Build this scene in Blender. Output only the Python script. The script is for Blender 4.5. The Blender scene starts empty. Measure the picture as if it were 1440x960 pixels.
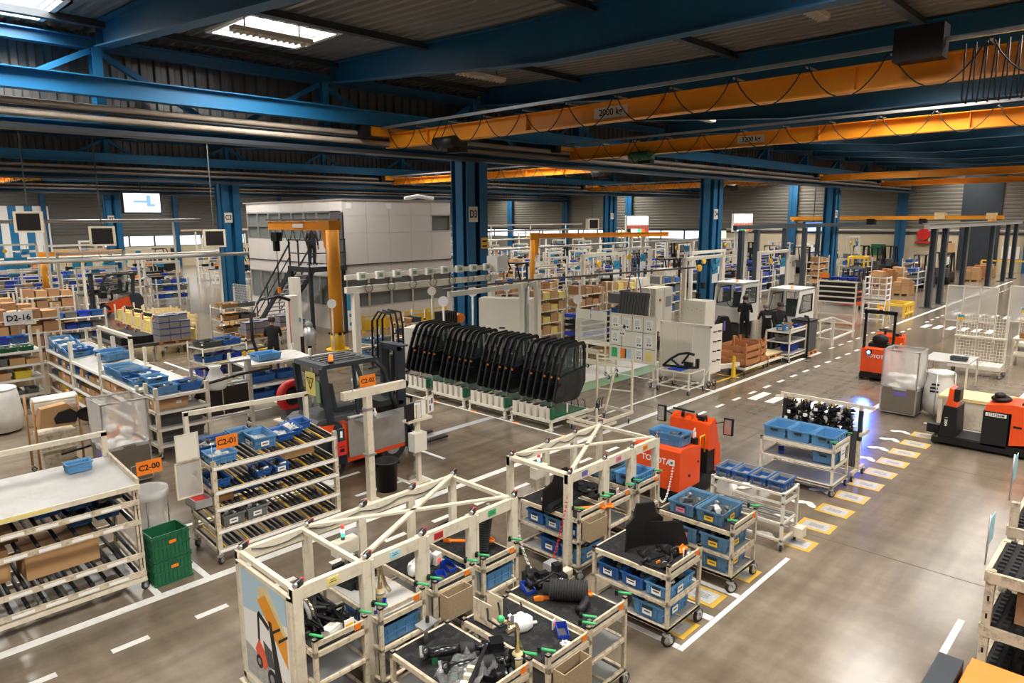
import bpy, math, random
from mathutils import Vector, Matrix
RNG = random.Random(11)
sc = bpy.context.scene
COL = sc.collection
PI = math.pi

# ---------------------------------------------------------------- camera
CAM_H, FPX = 4.6, 982.0
YAW, PIT, ROL = 0.7667, 0.17427, -0.007
_f = Vector((math.cos(PIT)*math.cos(YAW), math.cos(PIT)*math.sin(YAW), -math.sin(PIT)))
_r = Vector((math.sin(YAW), -math.cos(YAW), 0.0))
_u = _r.cross(_f)
_r, _u = _r*math.cos(ROL)+_u*math.sin(ROL), _u*math.cos(ROL)-_r*math.sin(ROL)
cam_data = bpy.data.cameras.new('camera')
cam_data.sensor_width = 36.0
cam_data.lens = FPX/1440*36.0
cam_data.clip_end = 400
cam = bpy.data.objects.new('camera', cam_data)
COL.objects.link(cam)
cam.matrix_world = Matrix(((_r.x, _u.x, -_f.x, 0), (_r.y, _u.y, -_f.y, 0), (_r.z, _u.z, -_f.z, CAM_H), (0, 0, 0, 1)))
sc.camera = cam

def P(x, y, z=0.0):
    """photo pixel (1440x960) -> point on the horizontal plane at height z"""
    d = _f + _r*((x-720)/FPX) - _u*((y-480)/FPX)
    t = (z-CAM_H)/d.z
    return Vector((d.x*t, d.y*t, z))

# ---------------------------------------------------------------- world, exposure
sc.view_settings.view_transform = 'Standard'
sc.view_settings.look = 'None'
sc.view_settings.gamma = 1.0
sc.view_settings.use_curve_mapping = False
sc.view_settings.exposure = 0.1
sc.cycles.use_denoising = True
sc.cycles.max_bounces = 8
sc.cycles.caustics_reflective = False
sc.cycles.caustics_refractive = False
w = bpy.data.worlds.new('sky'); sc.world = w
w.use_nodes = True
nt = w.node_tree
bg = nt.nodes['Background']
sky = nt.nodes.new('ShaderNodeTexSky')
sky.sky_type = 'NISHITA'; sky.sun_disc = False
sky.sun_elevation = math.radians(40); sky.sun_rotation = math.radians(120)
nt.links.new(sky.outputs[0], bg.inputs[0])
bg.inputs[1].default_value = 0.35

def area_light(name, loc, sx, sy, power, color, rot=(0, 0, 0), spread=PI):
    l = bpy.data.lights.new(name, 'AREA')
    l.shape = 'RECTANGLE'; l.size = sx; l.size_y = sy; l.energy = power; l.color = color; l.spread = spread
    o = bpy.data.objects.new(name, l); COL.objects.link(o)
    o.location = loc; o.rotation_euler = rot
    return o

# roof geometry: rows of columns along X, frames along Y
FX = [17.0+5.77*k for k in range(-5, 10)]
ROWS = [-9.5, 18.4, 37.5, 56.5, 75.5]
XEND, YEND = 68.7, 75.5
XMIN, YMIN = -14.0, -10.5
def deck_z(Y):
    for a, b in zip(ROWS[:-1], ROWS[1:]):
        if a <= Y <= b or (a == ROWS[0] and Y < a):
            t = min(abs(Y-a), abs(b-Y))
            return 8.88-0.30*min(1, t/8.0)
    return 8.88
SKY = []
for k in range(len(FX)-1):
    xm = (FX[k]+FX[k+1])/2
    for r in range(4):
        if r == 0:
            ys = ([15.4, 3.6] if k <= 3 else ([0.5] if k == 4 else ([5.2] if k == 5 else [4.5, 13.5])))+[-5.0]
        else:
            ys = [ROWS[r]+5.0, ROWS[r+1]-5.0] if (k % 2 == 0) else [ROWS[r]+9.5]
        for y in ys:
            SKY.append((3.4, 17.2) if (r == 0 and k == 2 and y > 10) else (xm, y))
DAY = (1.0, 0.95, 0.88)
WARM = (1.0, 0.86, 0.68)
for (x, y) in SKY:
    near = y < 20
    area_light('skylight_daylight', (x, y, deck_z(y)+0.02), 2.1, 1.9, 390 if near else 440, DAY, (0, 0, 0), 2.6)

# ---------------------------------------------------------------- materials
MATS = {}
def mat(name, col, rough=0.5, metal=0.0, var=0.0, scale=6.0, dirt=None, dirt_amt=0.0, bump=0.0, emit=0.0, trans=0.0, alpha=1.0, rnd=0.0, spec=0.5, coat=0.0):
    m = bpy.data.materials.new(name); m.use_nodes = True
    nt = m.node_tree; b = nt.nodes['Principled BSDF']; L = nt.links
    b.inputs['Base Color'].default_value = (*col, 1)
    b.inputs['Roughness'].default_value = rough
    b.inputs['Metallic'].default_value = metal
    b.inputs['Specular IOR Level'].default_value = spec
    if coat: b.inputs['Coat Weight'].default_value = coat; b.inputs['Coat Roughness'].default_value = 0.1
    if emit:
        b.inputs['Emission Color'].default_value = (*col, 1); b.inputs['Emission Strength'].default_value = emit
    if trans: b.inputs['Transmission Weight'].default_value = trans
    if alpha < 1: b.inputs['Alpha'].default_value = alpha
    src = None
    if var or dirt or rnd or bump:
        tc = nt.nodes.new('ShaderNodeTexCoord')
        no = nt.nodes.new('ShaderNodeTexNoise'); no.inputs['Scale'].default_value = scale; no.inputs['Detail'].default_value = 5
        L.new(tc.outputs['Object'], no.inputs['Vector'])
        hsv = nt.nodes.new('ShaderNodeHueSaturation'); hsv.inputs['Color'].default_value = (*col, 1)
        mr = nt.nodes.new('ShaderNodeMapRange')
        mr.inputs[1].default_value = 0.25; mr.inputs[2].default_value = 0.75
        mr.inputs[3].default_value = 1-var; mr.inputs[4].default_value = 1+var
        L.new(no.outputs[0], mr.inputs[0])
        val = mr.outputs[0]
        if rnd:
            oi = nt.nodes.new('ShaderNodeObjectInfo')
            mr2 = nt.nodes.new('ShaderNodeMapRange'); mr2.inputs[3].default_value = 1-rnd; mr2.inputs[4].default_value = 1+rnd
            L.new(oi.outputs['Random'], mr2.inputs[0])
            mu = nt.nodes.new('ShaderNodeMath'); mu.operation = 'MULTIPLY'
            L.new(val, mu.inputs[0]); L.new(mr2.outputs[0], mu.inputs[1]); val = mu.outputs[0]
        L.new(val, hsv.inputs['Value'])
        src = hsv.outputs[0]
        if dirt:
            n2 = nt.nodes.new('ShaderNodeTexNoise'); n2.inputs['Scale'].default_value = scale*2.3; n2.inputs['Detail'].default_value = 8
            n2.inputs['Roughness'].default_value = 0.7
            L.new(tc.outputs['Object'], n2.inputs['Vector'])
            rp = nt.nodes.new('ShaderNodeMapRange'); rp.inputs[1].default_value = 0.5; rp.inputs[2].default_value = 0.72; rp.inputs[4].default_value = dirt_amt
            L.new(n2.outputs[0], rp.inputs[0])
            mx = nt.nodes.new('ShaderNodeMix'); mx.data_type = 'RGBA'
            L.new(rp.outputs[0], mx.inputs[0]); L.new(src, mx.inputs[6]); mx.inputs[7].default_value = (*dirt, 1)
            src = mx.outputs[2]
        L.new(src, b.inputs['Base Color'])
        if bump:
            bp = nt.nodes.new('ShaderNodeBump'); bp.inputs['Strength'].default_value = bump; bp.inputs['Distance'].default_value = 0.01
            L.new(no.outputs[0], bp.inputs['Height']); L.new(bp.outputs[0], b.inputs['Normal'])
    MATS[name] = m
    return m
BRN = (0.16, 0.11, 0.06)
mat('cream', (0.72, 0.65, 0.51), 0.45, var=0.06, scale=3, dirt=BRN, dirt_amt=0.35)
mat('cream_worn', (0.62, 0.53, 0.39), 0.5, var=0.14, scale=5, dirt=(0.07, 0.05, 0.035), dirt_amt=0.9)
mat('cream_clean', (0.76, 0.72, 0.62), 0.5, var=0.03, scale=2)
mat('white', (0.80, 0.79, 0.76), 0.5, var=0.02)
mat('paper', (0.86, 0.85, 0.82), 0.8)
mat('line_white', (0.82, 0.81, 0.77), 0.55, var=0.06, scale=4, dirt=(0.3, 0.26, 0.2), dirt_amt=0.35)
mat('line_grey', (0.42, 0.43, 0.44), 0.5, var=0.1, scale=3)
mat('office', (0.70, 0.67, 0.64), 0.5, var=0.02, scale=1)
mat('office_joint', (0.32, 0.31, 0.30), 0.6)
mat('steel_blue', (0.006, 0.085, 0.190), 0.5, var=0.12, scale=1.2, dirt=(0.02, 0.05, 0.09), dirt_amt=0.4)
mat('steel_blue_light', (0.010, 0.150, 0.330), 0.5, var=0.08, scale=1.0)
mat('column_blue', (0.010, 0.120, 0.265), 0.4, var=0.1, scale=1.2, dirt=(0.02, 0.05, 0.09), dirt_amt=0.3)
mat('steel_dark', (0.022, 0.03, 0.038), 0.5, var=0.15, scale=3)
mat('post_grey', (0.045, 0.06, 0.075), 0.4, var=0.1)
mat('crane_orange', (0.86, 0.34, 0.018), 0.42, var=0.06, scale=1.5)
mat('orange', (0.85, 0.22, 0.02), 0.4, var=0.05)
mat('red_orange', (0.85, 0.085, 0.012), 0.32, var=0.05, coat=0.3)
mat('red', (0.55, 0.02, 0.015), 0.45)
mat('yellow', (0.85, 0.52, 0.03), 0.5, var=0.08)
mat('sticker', (0.60, 0.37, 0.045), 0.5, var=0.08)
mat('pale_yellow', (0.80, 0.66, 0.20), 0.6, var=0.06)
mat('wood_yellow', (0.72, 0.58, 0.30), 0.7, var=0.1)
mat('green', (0.014, 0.125, 0.052), 0.45, var=0.08)
mat('green_grip', (0.05, 0.42, 0.14), 0.4)
mat('green_floor', (0.22, 0.36, 0.20), 0.4, var=0.1, scale=2)
mat('black', (0.009, 0.009, 0.010), 0.5, rnd=0.2, spec=0.35)
mat('black_gloss', (0.010, 0.011, 0.012), 0.25, coat=0.3)
mat('joint', (0.085, 0.066, 0.048), 0.7)
mat('rubber', (0.018, 0.018, 0.018), 0.75, var=0.1)
mat('mat_black', (0.018, 0.018, 0.019), 0.9, spec=0.2, var=0.25, scale=5, dirt=(0.12, 0.11, 0.1), dirt_amt=0.4)
mat('dark_grey', (0.07, 0.072, 0.075), 0.5, var=0.1)
mat('grey', (0.28, 0.28, 0.275), 0.5, var=0.08)
mat('grey_bin', (0.16, 0.165, 0.165), 0.55, var=0.1, rnd=0.15)
mat('pipe_beige', (0.42, 0.34, 0.27), 0.45, var=0.08)
mat('pipe_grey', (0.50, 0.49, 0.47), 0.35, metal=0.3)
mat('galv', (0.55, 0.56, 0.56), 0.35, metal=0.8, var=0.1, scale=8)
mat('alu', (0.68, 0.68, 0.67), 0.3, metal=0.85)
mat('copper', (0.75, 0.62, 0.42), 0.22, metal=0.95)
mat('blue_bin', (0.020, 0.105, 0.34), 0.42, var=0.08, rnd=0.18)
mat('light_blue_bin', (0.085, 0.24, 0.45), 0.42, var=0.08, rnd=0.15)
mat('slate_blue_bin', (0.09, 0.20, 0.32), 0.45, var=0.1, rnd=0.12)
mat('deep_blue', (0.012, 0.05, 0.42), 0.4, rnd=0.15)
mat('yellow_bin', (0.78, 0.62, 0.06), 0.5, rnd=0.1)
mat('cardboard', (0.50, 0.29, 0.13), 0.8, var=0.06, scale=3, rnd=0.18)
mat('cardboard_dark', (0.36, 0.19, 0.09), 0.8, var=0.08, rnd=0.15)
mat('wood', (0.48, 0.24, 0.10), 0.65, var=0.15, scale=4, rnd=0.1)
mat('crate_wood', (0.42, 0.17, 0.06), 0.6, var=0.15, scale=4)
mat('tabletop', (0.50, 0.49, 0.46), 0.4, var=0.12, scale=2.5, dirt=(0.3, 0.27, 0.23), dirt_amt=0.4)
mat('felt', (0.16, 0.135, 0.10), 0.9, var=0.1)
mat('wicker', (0.34, 0.25, 0.15), 0.85, var=0.25, scale=60)
mat('bag_white', (0.72, 0.70, 0.66), 0.5, var=0.12, scale=5)
mat('skin', (0.52, 0.30, 0.22), 0.5)
mat('hair', (0.03, 0.022, 0.018), 0.6)
mat('hair_grey', (0.22, 0.21, 0.20), 0.6)
mat('cloth_black', (0.012, 0.012, 0.014), 0.85)
mat('cloth_navy', (0.018, 0.025, 0.045), 0.85)
mat('sign_blue', (0.03, 0.30, 0.52), 0.5)
mat('sky_print', (0.45, 0.62, 0.74), 0.6)
mat('print_grey', (0.42, 0.41, 0.40), 0.7, var=0.2, scale=20)
mat('cyan_card', (0.35, 0.68, 0.76), 0.5)
mat('pink', (0.72, 0.20, 0.30), 0.6)
mat('violet', (0.16, 0.12, 0.42), 0.6)
mat('tan_wall', (0.60, 0.51, 0.35), 0.6, var=0.03, scale=1)
mat('wall_band', (0.035, 0.04, 0.045), 0.6)
mat('screen_dark', (0.02, 0.018, 0.018), 0.2)
mat('lamp_white', (1.0, 0.95, 0.86), 0.5, emit=6.0)
mat('lamp_off', (0.60, 0.56, 0.48), 0.4)
mat('sky_pane', (0.93, 0.97, 1.0), 0.5, emit=4.5)
mat('window_lit', (0.88, 0.94, 1.0), 0.4, emit=2.2)
mat('screen_lit', (0.78, 0.90, 1.0), 0.3, emit=1.3)
mat('screen_blue', (0.22, 0.42, 0.95), 0.3, emit=0.9)
mat('led_blue', (0.05, 0.20, 1.0), 0.3, emit=30)
mat('led_green', (0.05, 0.85, 0.35), 0.3, emit=1.6)
mat('led_white_green', (0.55, 1.0, 0.75), 0.3, emit=2.0)
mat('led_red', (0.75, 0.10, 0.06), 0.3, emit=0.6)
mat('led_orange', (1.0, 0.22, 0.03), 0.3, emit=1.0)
mat('led_box', (1.0, 0.97, 0.92), 0.3, emit=2.5)

def glass_mat(name, col, alpha, rough=0.08):
    m = bpy.data.materials.new(name); m.use_nodes = True
    nt = m.node_tree; b = nt.nodes['Principled BSDF']
    b.inputs['Base Color'].default_value = (*col, 1); b.inputs['Roughness'].default_value = rough
    b.inputs['Alpha'].default_value = alpha
    MATS[name] = m
glass_mat('glass', (0.10, 0.14, 0.14), 0.22)
glass_mat('glass_office', (0.24, 0.28, 0.28), 0.45)
glass_mat('film', (0.90, 0.89, 0.87), 0.42, 0.35)
glass_mat('film_thin', (0.8, 0.8, 0.8), 0.16, 0.12)
glass_mat('film_dense', (0.86, 0.84, 0.80), 0.75, 0.35)
glass_mat('perspex', (0.75, 0.74, 0.70), 0.35, 0.15)

def floor_material():
    m = bpy.data.materials.new('polished_concrete'); m.use_nodes = True
    nt = m.node_tree; b = nt.nodes['Principled BSDF']; L = nt.links
    geo = nt.nodes.new('ShaderNodeNewGeometry')
    def noise(scale, detail, rough=0.6):
        n = nt.nodes.new('ShaderNodeTexNoise'); n.inputs['Scale'].default_value = scale
        n.inputs['Detail'].default_value = detail; n.inputs['Roughness'].default_value = rough
        L.new(geo.outputs['Position'], n.inputs['Vector']); return n
    n1, n2, n3 = noise(0.16, 4), noise(0.45, 3, 0.5), noise(7, 5, 0.6)
    mp = nt.nodes.new('ShaderNodeMapping'); mp.inputs['Scale'].default_value = (0.35, 3.2, 1)
    L.new(geo.outputs['Position'], mp.inputs['Vector'])
    n4 = nt.nodes.new('ShaderNodeTexNoise'); n4.inputs['Scale'].default_value = 1.0; n4.inputs['Detail'].default_value = 7
    L.new(mp.outputs[0], n4.inputs['Vector'])
    cr = nt.nodes.new('ShaderNodeValToRGB')
    cr.color_ramp.elements[0].position = 0.35; cr.color_ramp.elements[0].color = (0.165, 0.118, 0.074, 1)
    cr.color_ramp.elements[1].position = 0.65; cr.color_ramp.elements[1].color = (0.255, 0.212, 0.160, 1)
    L.new(n1.outputs[0], cr.inputs[0])
    def mul(a, n, lo, hi, f0=0.3, f1=0.7):
        mr = nt.nodes.new('ShaderNodeMapRange'); mr.inputs[1].default_value = f0; mr.inputs[2].default_value = f1
        mr.inputs[3].default_value = lo; mr.inputs[4].default_value = hi
        L.new(n.outputs[0], mr.inputs[0])
        mx = nt.nodes.new('ShaderNodeMix'); mx.data_type = 'RGBA'; mx.blend_type = 'MULTIPLY'; mx.inputs[0].default_value = 1
        L.new(a, mx.inputs[6]); L.new(mr.outputs[0], mx.inputs[7]); return mx.outputs[2]
    c = mul(cr.outputs[0], n2, 0.86, 1.14, 0.2, 0.8)
    c = mul(c, n3, 0.90, 1.08)
    c = mul(c, n4, 0.70, 1.16)
    mp2 = nt.nodes.new('ShaderNodeMapping'); mp2.inputs['Scale'].default_value = (2.6, 0.45, 1); L.new(geo.outputs['Position'], mp2.inputs['Vector'])
    n5 = nt.nodes.new('ShaderNodeTexNoise'); n5.inputs['Scale'].default_value = 1.0; n5.inputs['Detail'].default_value = 6; L.new(mp2.outputs[0], n5.inputs['Vector'])
    c = mul(c, n5, 0.80, 1.14)
    L.new(c, b.inputs['Base Color'])
    b.inputs['Roughness'].default_value = 0.21
    b.inputs['Specular IOR Level'].default_value = 0.55
    MATS['floor'] = m
floor_material()

# ---------------------------------------------------------------- mesh helpers
class B:
    """collects shapes; out() turns them into one mesh"""
    def __init__(self, mats='cream'):
        self.v = []; self.f = []; self.m = []; self.sm = []
        self.mats = [mats] if isinstance(mats, str) else list(mats)
        self.T = None
    def mi(self, m):
        if m is None: return 0
        if m not in self.mats: self.mats.append(m)
        return self.mats.index(m)
    def add(self, vs, fs, m=None, smooth=False):
        o = len(self.v); k = self.mi(m)
        if self.T is not None: vs = [self.T @ Vector(p) for p in vs]
        self.v += [tuple(p) for p in vs]
        for q in fs:
            self.f.append([i+o for i in q]); self.m.append(k); self.sm.append(smooth)
        return self
    def box(self, x0, x1, y0, y1, z0, z1, m=None):
        vs = [(x0, y0, z0), (x1, y0, z0), (x1, y1, z0), (x0, y1, z0), (x0, y0, z1), (x1, y0, z1), (x1, y1, z1), (x0, y1, z1)]
        return self.add(vs, [(0, 3, 2, 1), (4, 5, 6, 7), (0, 1, 5, 4), (1, 2, 6, 5), (2, 3, 7, 6), (3, 0, 4, 7)], m)
    def cb(self, c, s, m=None):
        return self.box(c[0]-s[0]/2, c[0]+s[0]/2, c[1]-s[1]/2, c[1]+s[1]/2, c[2]-s[2]/2, c[2]+s[2]/2, m)
    def frame_at(self, p0, p1, up=(0, 0, 1)):
        p0, p1 = Vector(p0), Vector(p1); d = (p1-p0).normalized(); u = Vector(up)
        if abs(d.dot(u)) > 0.98: u = Vector((1, 0, 0))
        s = d.cross(u).normalized(); u = s.cross(d)
        return p0, p1, s, u
    def bar(self, p0, p1, w, h=None, m=None, up=(0, 0, 1)):
        h = h or w
        p0, p1, s, u = self.frame_at(p0, p1, up)
        vs = [p+s*a*w/2+u*b*h/2 for p in (p0, p1) for a, b in ((-1, -1), (1, -1), (1, 1), (-1, 1))]
        return self.add(vs, [(0, 1, 2, 3)[::-1], (4, 5, 6, 7), (0, 1, 5, 4), (1, 2, 6, 5), (2, 3, 7, 6), (3, 0, 4, 7)], m)
    def tube(self, p0, p1, r, n=8, m=None, r1=None, cap=True):
        r1 = r if r1 is None else r1
        p0, p1, s, u = self.frame_at(p0, p1)
        vs = [p+(s*math.cos(2*PI*i/n)+u*math.sin(2*PI*i/n))*q for p, q in ((p0, r), (p1, r1)) for i in range(n)]
        fs = [(i, (i+1) % n, n+(i+1) % n, n+i) for i in range(n)]
        self.add(vs, fs, m, True)
        if cap:
            o = len(self.v)-2*n
            k = self.mi(m)
            self.f += [[o+i for i in range(n)][::-1], [o+n+i for i in range(n)]]; self.m += [k, k]; self.sm += [False, False]
        return self
    def path(self, pts, r, n=6, m=None):
        pts = [Vector(p) for p in pts]; vs = []; fs = []
        ref = Vector((0, 0, 1)); N = len(pts)
        for i, p in enumerate(pts):
            d = (pts[min(i+1, N-1)]-pts[max(i-1, 0)]).normalized()
            a = ref if abs(d.dot(ref)) < 0.95 else Vector((1, 0, 0))
            s = d.cross(a).normalized(); u = s.cross(d)
            vs += [p+(s*math.cos(2*PI*k/n)+u*math.sin(2*PI*k/n))*r for k in range(n)]
        for i in range(N-1):
            fs += [(i*n+k, i*n+(k+1) % n, (i+1)*n+(k+1) % n, (i+1)*n+k) for k in range(n)]
        fs += [tuple(range(n))[::-1], tuple((N-1)*n+k for k in range(n))]
        return self.add(vs, fs, m, True)
    def lathe(self, prof, c=(0, 0, 0), n=16, m=None, sx=1.0, sy=1.0):
        vs = []; fs = []
        for (r, z) in prof:
            vs += [(c[0]+r*sx*math.cos(2*PI*i/n), c[1]+r*sy*math.sin(2*PI*i/n), c[2]+z) for i in range(n)]
        for j in range(len(prof)-1):
            fs += [(j*n+i, j*n+(i+1) % n, (j+1)*n+(i+1) % n, (j+1)*n+i) for i in range(n)]
        if prof[0][0] > 1e-4: fs.append(tuple(range(n))[::-1])
        if prof[-1][0] > 1e-4: fs.append(tuple((len(prof)-1)*n+i for i in range(n)))
        return self.add(vs, fs, m, True)
    def prism(self, poly, a0, a1, axis='y', m=None):
        """poly in the other two axes, extruded along axis from a0 to a1"""
        def q(p, a):
            return {'y': (p[0], a, p[1]), 'x': (a, p[0], p[1]), 'z': (p[0], p[1], a)}[axis]
        n = len(poly)
        vs = [q(p, a0) for p in poly]+[q(p, a1) for p in poly]
        fs = [(i, (i+1) % n, n+(i+1) % n, n+i) for i in range(n)]+[tuple(range(n))[::-1], tuple(range(n, 2*n))]
        return self.add(vs, fs, m)
    def ring(self, outer, inner, a0, a1, axis='y', m=None):
        """a frame: polygon with a same-count hole, extruded"""
        def q(p, a):
            return {'y': (p[0], a, p[1]), 'x': (a, p[0], p[1]), 'z': (p[0], p[1], a)}[axis]
        n = len(outer)
        vs = [q(p, a) for a in (a0, a1) for p in list(outer)+list(inner)]
        fs = []
        for i in range(n):
            j = (i+1) % n
            fs += [(i, j, n+j, n+i), (2*n+i, 3*n+i, 3*n+j, 2*n+j), (i, 2*n+i, 2*n+j, j), (n+i, n+j, 3*n+j, 3*n+i)]
        return self.add(vs, fs, m)
    def sphere(self, c, r, n=10, k=6, m=None, s=(1, 1, 1)):
        prof = [(max(1e-5, r*math.sin(PI*j/k)), -r*math.cos(PI*j/k)*s[2]) for j in range(k+1)]
        return self.lathe(prof, c, n, m, s[0], s[1])
    def torus(self, c, R_, r, axis='z', n=16, k=6, m=None):
        vs = []; fs = []
        for i in range(n):
            a = 2*PI*i/n
            for j in range(k):
                b = 2*PI*j/k; q = R_+r*math.cos(b); h = r*math.sin(b)
                p = (q*math.cos(a), q*math.sin(a), h)
                p = {'z': p, 'x': (p[2], p[0], p[1]), 'y': (p[0], p[2], p[1])}[axis]
                vs.append((c[0]+p[0], c[1]+p[1], c[2]+p[2]))
        for i in range(n):
            fs += [(i*k+j, ((i+1) % n)*k+j, ((i+1) % n)*k+(j+1) % k, i*k+(j+1) % k) for j in range(k)]
        return self.add(vs, fs, m, True)
    def out(self, name):
        me = bpy.data.meshes.new(name)
        me.from_pydata(self.v, [], self.f)
        for k in self.mats: me.materials.append(MATS[k])
        me.polygons.foreach_set('material_index', self.m)
        me.polygons.foreach_set('use_smooth', self.sm)
        me.update()
        return me

def obj(name, b, parent=None, loc=(0, 0, 0), rz=0.0, rot=None):
    me = b.out(name) if isinstance(b, B) else b
    o = bpy.data.objects.new(name, me); COL.objects.link(o)
    o.location = loc
    o.rotation_euler = rot if rot else (0, 0, rz)
    if parent is not None: o.parent = parent
    return o
def tag(o, label, cat, group=None):
    o['label'] = label; o['category'] = cat; o['kind'] = 'thing'
    if group: o['group'] = group
    return o
def thing(name, label, cat, loc=(0, 0, 0), rz=0.0, group=None):
    o = bpy.data.objects.new(name, None); COL.objects.link(o)
    o.empty_display_size = 0.2
    o.location = loc; o.rotation_euler = (0, 0, rz)
    return tag(o, label, cat, group)
def struct(name, b, label=None, parent=None, loc=(0, 0, 0), rz=0.0):
    o = obj(name, b, parent, loc, rz)
    if parent is None:
        o['kind'] = 'structure'
        if label: o['label'] = label
    return o
def copy_tree(o, parent=None, loc=None, rz=None, label=None, group=None):
    c = o.copy(); COL.objects.link(c); c.parent = parent
    if loc is not None: c.location = loc
    if rz is not None: c.rotation_euler = (0, 0, rz)
    if label: c['label'] = label
    if group: c['group'] = group
    for ch in list(o.children): copy_tree(ch, c)
    return c
_font = {}
def text(name, s, parent, loc, size, m, rot=(PI/2, 0, 0), align='CENTER', ext=0.001, sx=1.0):
    cu = bpy.data.curves.new(name, 'FONT'); cu.body = s; cu.size = size; cu.align_x = align; cu.align_y = 'CENTER'
    cu.extrude = ext; cu.resolution_u = 3; cu.offset = size*0.018
    tmp = bpy.data.objects.new('tmp', cu); COL.objects.link(tmp)
    bpy.context.view_layer.update()
    me = bpy.data.meshes.new_from_object(tmp.evaluated_get(bpy.context.evaluated_depsgraph_get()))
    bpy.data.objects.remove(tmp)
    me.materials.clear(); me.materials.append(MATS[m])
    o = bpy.data.objects.new(name, me); COL.objects.link(o)
    o.location = loc; o.rotation_euler = rot; o.scale = (sx, 1, 1); o.parent = parent
    return o

# ================================================================ SETTING
floor = struct('floor', B('floor').box(XMIN-2, XEND+1, YMIN-2, YEND+1, -0.2, 0.0), 'polished brown-grey concrete factory floor')
_mk = {}
def mark(name, x0, x1, y0, y1, m='line_white', h=0.004):
    k = (round(x1-x0, 3), round(y1-y0, 3), m, h)
    if k not in _mk: _mk[k] = B(m).box(-(x1-x0)/2, (x1-x0)/2, -(y1-y0)/2, (y1-y0)/2, 0.0, h).out(name)
    return obj(name, _mk[k], floor, ((x0+x1)/2, (y0+y1)/2, 0))
Y1 = 8.72
mark('aisle_line', -6, 24.3, Y1-0.07, Y1+0.07)
mark('aisle_line', 32.6, 60.0, Y1-0.07, Y1+0.07)
for k in range(-3, 62):
    xx = 0.32+k*0.9
    if 17.6 < xx < 17.8 or (k > 24 and 32.5 < xx < 34.0): continue
    mark('dash', xx-0.19, xx+0.19, 7.92-0.045, 7.92+0.045)
for k in range(8): mark('dash', 25.2+k*0.9, 25.6+k*0.9, Y1-0.05, Y1+0.05)
for xz, ln, ys in ((17.2, 0.95, [7.62-0.455*i for i in range(6)]), (33.2, 1.1, [7.63-0.455*i for i in range(6)]), (38.4, 1.2, [7.6-0.5*i for i in range(7)])):
    for y in ys: mark('crossing_stripe', xz-ln/2, xz+ln/2, y-0.115, y+0.115)
# bay separators and parking boxes
for x, a, b in ((2.72, 8.79, 9.6), (3.33, 8.79, 12.5)): mark('bay_line', x-0.04, x+0.04, a, b)
mark('bay_line', 3.4, 6.9, 10.55, 10.63)
mark('bay_line', 8.40, 8.48, 9.98, 12.4)
mark('bay_line', 7.15, 7.23, 8.79, 10.4)
mark('bay_line', 6.2, 7.15, 9.62, 9.70)
mark('bay_line', 7.5, 7.58, 8.79, 9.7)
mark('door_row_line', 11.09, 11.15, 9.25, 16.6)
for k in range(5):
    y = 9.75+k*1.42
    mark('door_row_tick', 11.15, 11.75, y-0.03, y+0.03)
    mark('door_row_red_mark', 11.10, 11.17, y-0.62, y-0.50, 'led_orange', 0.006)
mark('grey_tape', 8.7, 11.1, 11.26, 11.44, 'line_grey')
mark('station_line', 12.2, 17.6, 9.55, 9.62)
mark('cart_box_line', 6.17, 9.0, 3.43, 3.49)
for x in (6.21, 7.62): mark('cart_box_line', x-0.04, x+0.04, 3.5, 5.6)
mark('cart_box_line', 6.9, 7.0, 3.5, 3.9)
mark('edge_line', 0.5, 8.9, 1.36, 1.43)
mark('parking_line', 17.3, 17.42, 1.2, 3.85)
mark('parking_line', 11.1, 13.3, 5.06, 5.18)
mark('parking_line', 15.0, 19.5, 5.0, 5.12)
mark('parking_line', 19.0, 27.0, 2.6, 2.68)
mark('green_zone', 12.9, 19.2, 11.3, 13.7, 'green_floor', 0.003)
mark('white_zone', 15.0, 19.3, 11.9, 13.2, 'line_white', 0.005)
mark('station_line', 16.9, 16.96, 8.8, 12.0)
for x, a, b in ((18.8, 9.0, 12.6), (21.0, 9.0, 10.6)): mark('yellow_bay_line', x, x+0.08, a, b, 'yellow')
for y in (9.15, 10.7): mark('yellow_bay_line', 17.3, 21.0, y, y+0.08, 'yellow')
# left aisle lines (running into the depth)
for a in ((5.7, 5.78, 14.0, 26.0), (8.3, 8.38, 14.5, 24.0)): mark('left_aisle_line', *a)
for k in range(6): mark('left_tape', 6.2+0.0*k, 8.0, 16.0+3.2*k, 16.07+3.2*k)
for k in range(6): mark('walkway_dash', 15.9+0.9*k, 16.3+0.9*k, 22.9, 23.0)
mark('walkway_line', 9.6, 15.6, 21.3, 21.4); mark('walkway_line', 16.0, 24.0, 22.0, 22.1)
# floor joints
for y in (6.25, 12.6, 17.0): mark('slab_joint', XMIN, XEND, y-0.005, y+0.005, 'joint', 0.002)
for x in (9.95, 14.4, 18.9, 25.0): mark('slab_joint', x-0.006, x+0.006, YMIN, 40, 'joint', 0.002)
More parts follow.
